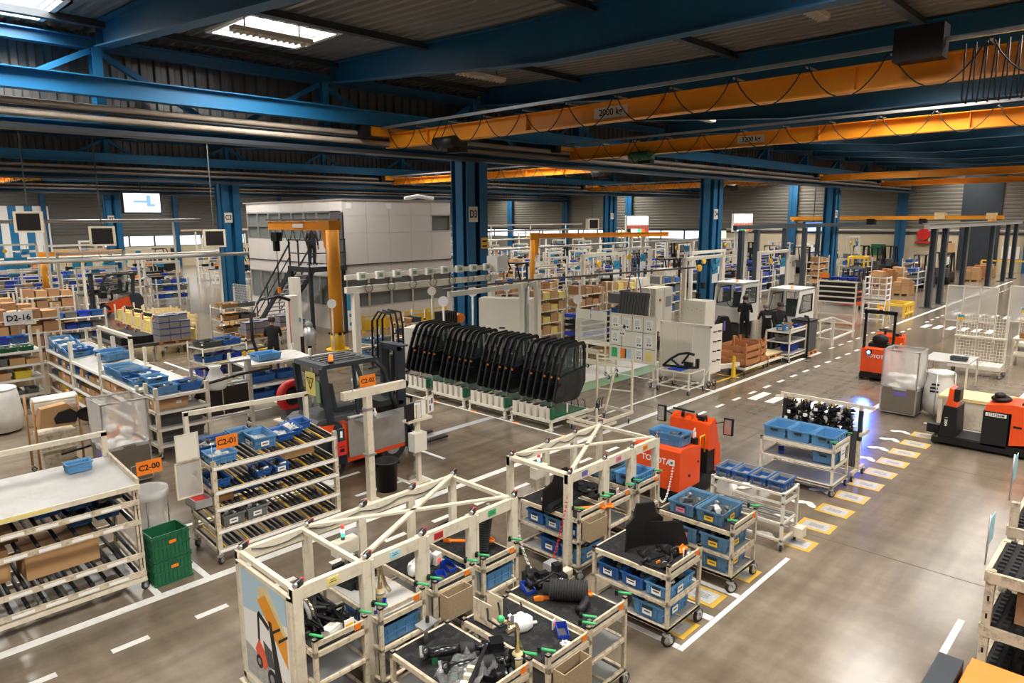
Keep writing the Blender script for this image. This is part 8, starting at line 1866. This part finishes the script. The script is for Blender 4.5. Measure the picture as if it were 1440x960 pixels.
# ================================================================ OVERHEAD: CRANES, PIPES, LAMPS, SCREENS
def PY(x, y, Y):
    d = _f + _r*((x-720)/FPX) - _u*((y-480)/FPX)
    return Vector((d.x*Y/d.y, Y, CAM_H+d.z*Y/d.y))
def crane(label, x, y0, y1, z0, z1, txt=None, ty=None, hoist_y=None, hm='black', festoon=True, box_y=None):
    t = thing('bridge_crane', label, 'crane', (x, 0, 0))
    zc = (z0+z1)/2
    obj('girder', B('crane_orange').box(-0.15, 0.15, y0, y1, z0, z0+0.025).box(-0.15, 0.15, y0, y1, z1-0.025, z1).box(-0.012, 0.012, y0, y1, z0, z1), t)
    for i in range(7):
        y = y0+(y1-y0)*(i+0.5)/7; obj('stiffener', B('crane_orange').box(-0.12, 0.0, y-0.01, y+0.01, z0+0.02, z1-0.02), t)
    for y in (y0+0.12, y1-0.12):
        e = obj('end_carriage', B('crane_orange').box(-1.1, 1.1, y-0.08, y+0.08, z1-0.1, min(z1+0.16, 7.285)), t); obj('drive', B('black').box(-1.15, -0.85, y-0.14, y+0.14, z1-0.2, min(z1+0.2, 7.285)), e); obj('wheel_block', B('dark_grey').box(0.8, 1.0, y-0.1, y+0.1, z1-0.1, z1+0.03), e)
    if festoon:
        obj('cable_track', B('galv').box(-0.43, -0.37, y0+0.3, y1-0.2, z1+0.10, z1+0.17), t)
        n = int((y1-y0)/1.35)
        for i in range(n):
            y = y1-0.5-1.35*i
            obj('track_arm', B('galv').box(-0.42, 0.0, y-0.02, y+0.02, z1+0.02, z1+0.05), t)
            if y > y0+2.2: obj('festoon_cable', B('black').path([(-0.40, y-1.3*k/10, z1+0.08-0.62*math.sin(PI*k/10)**0.8) for k in range(11)], 0.012, 5), t)
    if txt: text('load_sign', txt, obj('plate', B('cream_clean').box(-0.03, -0.02, ty-0.45, ty+0.45, zc-0.12, zc+0.12), t), (-0.036, ty, zc), 0.2, 'black', (PI/2, 0, -PI/2))
    if hoist_y is not None:
        h = obj('hoist', B(hm).tube((-0.28, hoist_y-0.4, z0-0.05), (-0.28, hoist_y+0.4, z0-0.05), 0.16, 12).box(-0.25, 0.25, hoist_y-0.3, hoist_y+0.3, z0-0.16, z0-0.02).box(0.0, 0.3, hoist_y-0.25, hoist_y+0.25, z0-0.3, z0+0.1, 'black'), t)
        obj('cable_loop', B('black').path([(-0.4, hoist_y, z1+0.1), (-0.5, hoist_y+0.3, z0), (-0.42, hoist_y+0.1, z0-0.3), (-0.35, hoist_y-0.2, z0-0.1)], 0.02, 5), h)
    if box_y is not None:
        obj('control_cabinet', B('black').box(-0.55, -0.2, box_y-0.35, box_y+0.35, z1-0.12, z1+0.38), t)
        for i in range(9): obj('cable_bundle', B('black').path([(-0.3, box_y-0.6-0.14*i, z1+0.05), (-0.32, box_y-0.62-0.14*i, z0-0.35), (-0.32, box_y-0.68-0.14*i, z0-0.42), (-0.3, box_y-0.72-0.14*i, z1+0.05)], 0.012, 5), t)
    return t
crane('orange bridge crane marked 2000 kg with looping festoon cables', 13.2, -8.9, 17.8, 6.70, 7.12, '2000 kg', 9.6, 14.9, 'black', True, 3.4)
crane('orange bridge crane marked 3200 kg with a green hoist', 21.8, -8.9, 17.8, 6.80, 7.24, '3200 kg', 10.4, 14.4, 'green')
crane('orange bridge crane before the slim gantry, third along the bay', 47.5, -8.9, 17.8, 6.85, 7.25, None, None, 6.0, 'black', False)
crane('orange bridge crane near the end wall gate', 60.0, -8.9, 17.8, 6.85, 7.25, None, None, 8.0, 'green', False)
crane('orange bridge crane seen behind the D3 column', 27.6, 19.0, 36.9, 6.75, 7.12, None, None, 20.5, 'dark_grey', True)
crane('orange bridge crane behind the D4 column', 47.8, 19.0, 36.9, 6.75, 7.12, None, None, 24.0, 'black', True)
crane('orange bridge crane over the sign reading 14', 9.0, 38.1, 55.9, 6.75, 7.12, None, None, 41.0, 'yellow', True)
for r, Y in enumerate(ROWS[1:4]):
    for dz, rr, m in ((7.08, 0.075, 'pipe_beige'), (6.84, 0.075, 'pipe_beige'), (6.97, 0.03, 'steel_dark'), (6.60, 0.04, 'steel_dark')):
        place('overhead_pipe', B(m).tube((FX[0], 0, 0), (XEND-0.6, 0, 0), rr if r == 0 else rr*0.8, 8).out('pipe'), (0, Y-0.56, dz), 0, ['upper beige', 'lower beige', 'thin dark', 'dark'][[7.08, 6.84, 6.97, 6.60].index(dz)]+' pipe running along column row '+'DCB'[r], 'pipe', 'pipes along row '+'DCB'[r])
    place('cable_tray', B('steel_dark').box(FX[0], XEND-0.6, -0.25, 0.25, 0, 0.03).box(FX[0], XEND-0.6, -0.27, -0.25, 0, 0.10).out('tray'), (0, Y-0.8, 6.48), 0, 'dark cable tray hung along column row '+'DCB'[r], 'cable tray')
fx_ = B('lamp_off').box(-0.85, 0.85, -0.11, 0.11, 0, 0.09).out('housing'); tb_ = B('lamp_white').box(-0.8, 0.8, -0.085, 0.085, -0.012, 0).out('tube')
gr_ = B('lamp_off'); [gr_.box(-0.78+0.13*i, -0.765+0.13*i, -0.1, 0.1, -0.04, 0) for i in range(13)]; gr_ = gr_.out('louvre'); hg_ = B('dark_grey').box(-0.6, -0.58, -0.01, 0.01, 0.09, 0.5).box(0.58, 0.6, -0.01, 0.01, 0.09, 0.5).box(-0.6, 0.6, -0.01, 0.01, 0.48, 0.5).out('hanger')
for k in range(1, 13):
    xm = (FX[k]+FX[k+1])/2
    for r in range(4):
        for j, y in enumerate((13.8, 5.4) if r == 0 else (ROWS[r]+4.6, ROWS[r+1]-4.4)):
            if r > 1 and (k+j) % 2: continue
            t = thing('ceiling_lamp', 'louvred fluorescent lamp under the roof, %s' % ['bay of the two bright cranes', 'bay behind column row D', 'bay behind column row C', 'bay along the windowed wall'][r], 'lamp', (xm-0.9, y, 8.22), 0, 'ceiling lamps in bay %d' % (r+1))
            obj('housing', fx_, t); obj('louvre', gr_, t)['kind'] = 'stuff'; obj('hanger', hg_, t)
            if r > 0: obj('tube', tb_, t)
def board(label, cx, cy, Y, w_, h, kind):
    p = PY(cx, cy, Y); t = thing('display', label, 'screen', tuple(p), -0.55 if kind != 'tv' else 0)
    obj('case', B('white' if kind == 'andon' else 'black').box(-w_/2-0.06, w_/2+0.06, 0, 0.25, -h/2-0.06, h/2+0.06), t)
    if kind == 'andon':
        obj('light_panel', B('led_box').box(-w_/2, w_/2, -0.01, 0, 0.0, h/2), t)
        for i in range(6):
            x = -w_/2+w_*(i+0.5)/6; c = obj('red_cell', B('led_red').box(x-w_*0.07, x+w_*0.07, -0.01, 0, -h*0.22, -0.02), t); text('lettering', '123456'[i], c, (x, -0.015, -h*0.12), h*0.2, 'paper')
            obj('lamp_cell', B(['green', 'led_white_green', 'led_white_green', 'led_green', 'led_orange', 'led_red'][i]).box(x-w_*0.075, x+w_*0.075, -0.01, 0, -h/2, -h*0.25), t)
        for x in (-0.3, 0.3): obj('post', B('cream_clean').box(x*w_-0.08, x*w_+0.08, 0.1, 0.26, -p.z, -h/2), t)
    else:
        obj('panel', B('screen_lit' if kind == 'tv' else 'screen_blue').box(-w_/2, w_/2, -0.012, 0, -h/2, h/2), t)
        if kind == 'tv': obj('graphic', B('screen_blue').box(-w_*0.25, w_*0.12, -0.014, -0.012, 0, h*0.12).box(w_*0.12, w_*0.24, -0.014, -0.012, -h*0.12, h*0.4).box(w_*0.12, w_*0.36, -0.014, -0.012, -h*0.2, -h*0.06), t)
        else: obj('graphic', B('screen_lit').box(-w_*0.4, w_*0.4, -0.014, -0.012, -h*0.4, -h*0.1), t)
        obj('hanger', B('dark_grey').box(-0.02, 0.02, 0.1, 0.14, h/2, deck_z(Y)-p.z), t)
board('white andon board with red numbers and green lamps beside the D4 column', 897, 316, 24.0, 1.35, 1.0, 'andon')
board('white andon board with red numbers behind the D4 column', 1045, 313, 24.0, 1.5, 1.2, 'andon')
board('hanging flat screen showing a blue floor plan', 200, 285, 37.0, 1.65, 0.9, 'tv')
board('small blue screen hung beside the D5 column', 1145, 319, 21.0, 1.6, 0.7, 'blue')
for i, (cx, cy) in enumerate(((144, 332), (302, 335), (40, 312), (835, 315))):
    Y = 34.0; p = PY(cx, cy, Y); t = thing('fan_heater', 'beige wall heater box with dark louvre, hung %s' % ['above the far benches', 'beside the C3 column', 'before the striped curtain', 'near the andon board'][i], 'heater', tuple(p), -0.3)
    obj('case', B('cream').box(-0.5, 0.5, 0, 0.4, -0.42, 0.42), t); obj('louvre', B('screen_dark').box(-0.4, 0.4, -0.01, 0, -0.34, 0.34), t); obj('hanger', B('dark_grey').box(-0.02, 0.02, 0.2, 0.24, 0.5, deck_z(Y)-p.z), t)
for i, (x0_, x1_, Y, z, r, m) in enumerate(((-4, 16.5, 40.0, 4.62, 0.09, 'pipe_grey'), (-4, 17, 34.5, 2.95, 0.09, 'pipe_grey'), (2, 20, 46.0, 2.6, 0.06, 'cream_clean'), (22.5, 50, 31.0, 3.3, 0.05, 'pipe_grey'), (22.5, 46, 25.5, 3.05, 0.06, 'pipe_grey'), (20, 60, 40.0, 3.6, 0.07, 'pipe_beige'), (20, 66, 52.0, 3.9, 0.08, 'pipe_beige'))):
    t = thing('service_pipe', '%s service pipe on slender posts, run %s' % ({'pipe_grey': 'grey', 'cream_clean': 'cream', 'pipe_beige': 'beige'}[m], ['above the far forklift', 'thick and low behind the shelf racks', 'over the small jib crane', 'before the end windows', 'behind the D3 column', 'before the lit windows', 'along the C column row'][i]), 'pipe', (0, Y, 0))
    obj('pipe', B(m).tube((x0_, 0, z), (x1_, 0, z), r, 8), t)
    for k in range(int((x1_-x0_)/6)+1): obj('post', B('cream_clean').box(x0_+1+6*k-0.05, x0_+1+6*k+0.05, -0.05, 0.05, 0, z-r), t)
t = thing('strip_curtain', 'blue and white striped curtain on the long wall', 'curtain', (11.8, YEND-0.35, 0))
for i in range(9): obj('strip', B(['steel_blue_light', 'white'][i % 2] if i < 7 else 'white').box(0.62*i, 0.62*i+0.6, 0, 0.06, 0.2, 6.0), t)
t = thing('hose_reel', 'red wall hose reel on the end wall beside the D6 pier', 'reel', (XEND-0.05, 16.6, 3.0)); obj('drum', B('red').tube((-0.35, 0, 0), (-0.05, 0, 0), 0.5, 20), t); obj('bracket', B('red').box(-0.4, 0, -0.6, 0.6, -0.75, -0.6), t)
for i, y in enumerate((14.6, 13.5)): place('wall_board', B('cardboard').box(-0.06, 0, -0.35, 0.35, -0.6, 0.6).box(-0.08, 0, -0.12, 0.12, 0.6, 0.75, 'dark_grey').out('wb'), (XEND-0.01, y, 1.7), 0, 'brown wall board on the end wall by the dark gate', 'board', 'brown wall boards')
for i, (y, m) in enumerate(((20.2, 'green'), (24.5, 'cardboard'), (26.0, 'paper'), (10.3, 'paper'), (7.6, 'paper'), (6.0, 'paper'))):
    place('wall_notice', B(m).box(-0.06, 0, -0.6, 0.6, -0.5, 0.5).box(-0.07, -0.06, -0.62, 0.62, -0.55, -0.5, 'wood').out('wn'), (XEND-0.02, y, 1.6), 0, ['green door panel', 'brown notice board', 'white notice board behind the red hose reel', 'white notice board beside the dark gate', 'white notice board past the gate', 'white notice board at the hall corner'][i]+' on the beige end wall', 'board')
t = thing('yellow_barrier', 'yellow pipe barrier along the foot of the end wall', 'barrier', (XEND-1.2, 2.0, 0)); obj('rail', B('yellow').bar((0, 0, 1.0), (0, 10, 1.0), 0.1), t)
for i in range(6): obj('post', B('yellow').box(-0.06, 0.06, 2*i-0.06, 2*i+0.06, 0, 1.0), t)

# ================================================================ BACKGROUND WORK AREAS
RB_ = random.Random(2024)
def proto(fn, name, cat):
    t = thing(name, 'prototype', cat, (0, 0, 0)); fn(t); return t
def leg4(t, w_, d, h, m='cream', top=None):
    for x in (0, w_):
        for y in (0, d): obj('leg', B(m).box(x-0.03, x+0.03, y-0.03, y+0.03, 0, h if y else (top or h)), t)
def pr_bench(kind):
    def f(t):
        leg4(t, 2.0, 0.9, 0.9, 'cream_clean'); obj('top', B(['tabletop', 'dark_grey', 'grey'][kind]).box(-0.05, 2.05, -0.05, 0.95, 0.86, 0.92), t)
        for x in (0.03, 1.97): obj('upright', B('cream_clean').box(x-0.04, x+0.04, 0.86, 0.94, 0.9, 2.3), t)
        obj('top_rail', B('cream_clean').box(0, 2, 0.86, 0.94, 2.22, 2.3), t); obj('lamp', B('lamp_off').box(0.3, 1.7, 0.45, 0.6, 2.15, 2.22), t)
        obj('shelf', B('cream_clean').box(0, 2, 0.6, 0.94, 1.42, 1.45), t)
        for i in range(5): obj('tray', B(['deep_blue', 'grey_bin', 'cardboard'][(i+kind) % 3]).box(0.06+0.39*i, 0.40+0.39*i, 0.6, 0.9, 1.45, 1.58), t)
        obj('part', B('black').box(0.3, 0.8, 0.2, 0.6, 0.92, 1.12).tube((1.1, 0.4, 0.92), (1.1, 0.4, 1.3), 0.1, 8), t); obj('part', B(['orange', 'galv', 'white'][kind]).box(1.3, 1.6, 0.2, 0.5, 0.92, 1.1), t)
        obj('low_shelf', B('cream_clean').box(0, 2, 0.05, 0.85, 0.35, 0.38), t); obj('sign', B('sign_blue').box(0.7, 1.1, 0.84, 0.86, 1.95, 2.2), t)
        s = obj('monitor', B('black').box(1.5, 1.9, 0.7, 0.74, 1.0, 1.3), t); obj('panel', B('grey').box(1.52, 1.88, 0.69, 0.70, 1.02, 1.28), s)
    return f
def pr_shelf(m1, m2):
    def f(t):
        leg4(t, 1.8, 0.8, 2.0, 'cream')
        for k, z in enumerate((0.25, 0.7, 1.15, 1.6)):
            obj('shelf', B('cream_clean').box(0, 1.8, 0, 0.8, z-0.03, z), t)
            for i in range(4): obj('stored_box', B([m1, m2][(i+k) % 2]).box(0.05+0.44*i, 0.44+0.44*i, 0.04, 0.6, z, z+[0.22, 0.30, 0.26, 0.34][(i*3+k) % 4]), t)
    return f
def pr_drawers(t):
    leg4(t, 1.6, 0.8, 1.5, 'cream')
    for k in range(6): obj('drawer', B(['black', 'deep_blue'][k % 3 == 2]).box(0.04, 1.56, -0.02, 0.75, 0.3+0.2*k, 0.42+0.2*k), t); obj('rail', B('cream_clean').box(0, 1.6, -0.03, 0.0, 0.44+0.2*k, 0.48+0.2*k), t)
def pr_truck(t):
    obj('chassis', B('black').box(0, 2.0, 0, 1.0, 0.3, 0.75).tube((0.4, -0.05, 0.3), (0.4, 1.05, 0.3), 0.28, 14).tube((1.6, -0.05, 0.3), (1.6, 1.05, 0.3), 0.28, 14), t); obj('counterweight', B('dark_grey').box(-0.1, 0.5, 0, 1.0, 0.5, 1.1), t)
    for y in (0.05, 0.95): obj('guard', B('black').path([(0.4, y, 0.9), (0.45, y, 2.05), (1.4, y, 2.1), (1.9, y, 0.8)], 0.05, 6), t)
    obj('roof', B('black').box(0.42, 1.42, 0, 1.0, 2.08, 2.13), t); obj('engine', B('galv').box(0.6, 1.2, 0.2, 0.8, 0.75, 1.05), t)
    for y in (0.3, 0.7): obj('mast', B('black').box(2.05, 2.2, y-0.05, y+0.05, 0.1, 2.1), t)
def pr_cabinet(t):
    obj('body', B('cream').box(0, 1.2, 0, 0.7, 0.05, 1.95), t); obj('door', B('cream_clean').box(0.03, 0.58, -0.02, 0, 0.1, 1.9), t); obj('door', B('cream_clean').box(0.62, 1.17, -0.02, 0, 0.1, 1.9), t); obj('red_button', B('red').tube((0.3, -0.05, 1.5), (0.3, 0, 1.5), 0.05, 8), t); obj('plate', B('grey').box(0.7, 1.1, -0.03, -0.02, 1.2, 1.6), t)
def pr_portal(t):
    for x in (0, 3.2): obj('post', B('cream_clean').box(x-0.07, x+0.07, -0.07, 0.07, 0, 3.0), t)
    obj('beam', B('cream_clean').box(0, 3.2, -0.07, 0.07, 2.86, 3.0), t); obj('balancer', B('yellow').tube((1.2, -0.05, 2.5), (1.2, 0.05, 2.5), 0.14, 12), t); obj('cable', B('black').tube((1.2, 0, 1.4), (1.2, 0, 2.86), 0.012, 5), t); obj('tool', B('black').box(1.12, 1.28, -0.08, 0.08, 1.15, 1.45), t); obj('sign', B('sign_blue').box(2.2, 2.7, -0.09, -0.07, 2.2, 2.6).box(2.2, 2.7, -0.09, -0.07, 1.8, 2.18, 'paper'), t)
    obj('hose', B('black').path([(2.0, 0, 2.86), (2.2, -0.1, 2.3), (2.5, -0.1, 2.4), (2.6, 0, 2.86)], 0.02, 5), t)
def pr_load(m):
    def f(t):
        obj('pallet', B('wood').box(0, 1.2, 0, 0.9, 0.1, 0.14).box(0, 1.2, 0, 0.1, 0, 0.1).box(0, 1.2, 0.4, 0.5, 0, 0.1).box(0, 1.2, 0.8, 0.9, 0, 0.1), t)
        for i in range(2):
            for j in range(2):
                for k in range(2): obj('load_box', B(m).box(0.02+0.59*i, 0.59+0.59*i, 0.02+0.44*j, 0.44+0.44*j, 0.14+0.42*k, 0.55+0.42*k-(0.2 if (i+j+k) % 3 == 2 else 0)), t)
    return f
def pr_flow(t):
    leg4(t, 1.7, 0.8, 1.5, 'cream_clean')
    for z in (0.4, 0.8, 1.2):
        obj('shelf', B('cream_clean').box(0, 1.7, 0, 0.8, z-0.03, z), t)
        for i in range(4): obj('blue_bin', bin_mesh(0.4, 0.5, 0.2, ['blue_bin', 'grey_bin', 'deep_blue'][(i+int(z*5)) % 3], False), t, (0.22+0.42*i, 0.4, z))
PROT = [(proto(pr_bench(0), 'assembly_bench', 'bench'), 'assembly bench with grey top and blue trays', 2.6), (proto(pr_bench(1), 'assembly_bench', 'bench'), 'assembly bench with dark top and hanging lamp', 2.6), (proto(pr_bench(2), 'assembly_bench', 'bench'), 'assembly bench with white part and trays', 2.6),
        (proto(pr_shelf('cardboard', 'cardboard_dark'), 'storage_shelf', 'shelf'), 'cream shelf filled with cardboard boxes', 2.1), (proto(pr_shelf('blue_bin', 'grey_bin'), 'storage_shelf', 'shelf'), 'cream shelf of blue and grey boxes', 2.1), (proto(pr_drawers, 'drawer_rack', 'rack'), 'rack of black and deep blue drawers', 1.9),
        (proto(pr_truck, 'forklift_truck', 'vehicle'), 'black forklift truck under assembly', 2.8), (proto(pr_cabinet, 'steel_cabinet', 'cabinet'), 'beige double door steel cabinet', 1.6), (proto(pr_portal, 'tool_portal', 'portal'), 'cream tool portal with hanging balancer', 3.6), (proto(pr_load('cardboard'), 'loaded_pallet', 'pallet'), 'pallet stacked with cardboard boxes', 1.6),
        (proto(pr_flow, 'bin_rack', 'rack'), 'cream rack of blue bins', 2.0), (proto(pr_load('crate_wood'), 'loaded_pallet', 'pallet'), 'pallet stacked with red-brown cases', 1.6), (proto(pr_shelf('pale_yellow', 'cardboard'), 'storage_shelf', 'shelf'), 'cream shelf of yellow and brown boxes', 2.1)]
usedp = set()
def zone(x, y):
    if y > 62: return 'near the windowed long wall'
    if x > 56: return 'before the end wall'
    if y < 24: return 'beyond the white cabs' if x > 26 else 'behind the cab door row'
    if x < 16 and y < 40: return 'beside the office stair'
    if x < 16: return 'around the far forklift'
    if y < 37: return 'between column rows D and C' 
    return 'beyond column row C' if y < 56 else 'beyond column row B'
def put(i, x, y, rz):
    p, lab, L = PROT[i]
    la = lab+' '+zone(x, y); g = la+' group'
    if i in usedp: copy_tree(p, None, (x, y, 0), rz, la, g)
    else:
        usedp.add(i); p.location = (x, y, 0); p.rotation_euler = (0, 0, rz); p['label'] = la; p['group'] = g
def area(x0, x1, y0, y1, dx, dy, kinds, rz=0.0, skip=0.1):
    y = y0
    while y < y1:
        x = x0+RB_.uniform(0, 1.0)
        while x < x1:
            i = RB_.choice(kinds); L = PROT[i][2]
            if RB_.random() > skip and not any(abs(x+1-cx) < q and abs(y+0.4-cy) < q for cx, cy, q in ((37.6, 12.0, 3.2), (38.2, 17.6, 1.4), (36.3, 17.6, 1.4), (52.6, 19.6, 1.4), (56, 19.6, 1.4), (43.3, 24, 1.5), (47.5, 24, 1.5), (10.2, 46.5, 1.2), (24.6, 22.3, 1.2), (36.5, 24.0, 1.0), (42, 17.6, 1.6), (45, 17.6, 1.6), (62, 13.2, 1.2))) and not any(abs(x+1-cx) < 1.6 and abs(y+0.4-cy) < 1.2 for cx in COLX+[-0.3] for cy in ROWS): put(i, x, next((q+0.2 for q in (40.0, 34.5, 46.0, 31.0, 25.5, 52.0) if -0.2 < q-y < 1.25), y+RB_.uniform(-0.2, 0.2)), rz+RB_.uniform(-0.02, 0.02))
            x += L+dx*RB_.uniform(0.3, 1.2)
        y += dy
area(18.6, 24.0, 17.0, 21.5, 0.4, 2.6, [3, 3, 3, 4, 12])                    # cardboard shelves behind the door row
area(24.8, 33.0, 14.6, 22.5, 0.5, 2.5, [4, 10, 5, 8, 7, 1])
area(36.0, 64.0, 11.6, 17.5, 1.2, 2.9, [6, 11, 4, 10, 3, 9, 0], skip=0.25)
area(36.0, 66.0, 19.6, 26.0, 1.0, 2.9, [0, 6, 8, 10, 5, 7, 2])
area(23.5, 35.5, 24.0, 37.0, 1.0, 2.9, [0, 1, 8, 6, 10, 5, 3, 2])
area(36.5, 66.0, 28.0, 37.0, 1.6, 3.4, [0, 1, 8, 6, 10, 2])
area(22.0, 66.0, 39.5, 55.0, 2.6, 4.8, [0, 8, 6, 1, 10, 2])
area(-2.0, 6.4, 23.5, 34.0, 0.6, 2.4, [3, 4, 12, 3, 10])
area(1.0, 14.5, 39.5, 52.0, 0.8, 3.1, [0, 1, 6, 8, 7, 10, 2, 5])
area(4.0, 34.0, 57.5, 70.0, 2.2, 5.0, [8, 0, 6, 7, 1])
area(17.6, 23.0, 14.3, 16.0, 0.3, 2.6, [5, 7, 4, 7, 5], skip=0.0)
for k, i in enumerate((9, 11, 9)): put(i, 58.0+2.4*k, 10.4, 0)
for i, p in enumerate(PROT):
    if i not in usedp: put(i, 60.0, 22.0+i, 0)
for (cx, cy, Y, s, m) in ((26, 447, 25.0, 'D2-16', 'paper'), (23, 370, 44.0, '15', 'sign_blue'), (116, 370, 44.0, '14', 'sign_blue')):
    p = PY(cx, cy, Y); t = thing('zone_sign', ('white' if m == 'paper' else 'blue')+' hanging zone sign reading '+s+{'D2-16': '', '15': ' before the striped curtain', '14': ' above the far forklift'}[s], 'sign', tuple(p)); sz = 0.36 if s[0] == 'D' else 0.5
    obj('plate', B(m).box(-sz, sz, 0, 0.03, -0.2 if s[0] == 'D' else -0.3, 0.2 if s[0] == 'D' else 0.3), t); text('lettering', s, t, (0, -0.01, 0), 0.4 if s[0] != 'D' else 0.24, 'black'); obj('rod', B('galv').box(-0.02, 0.02, 0.03, 0.06, -p.z, 0.3), t)
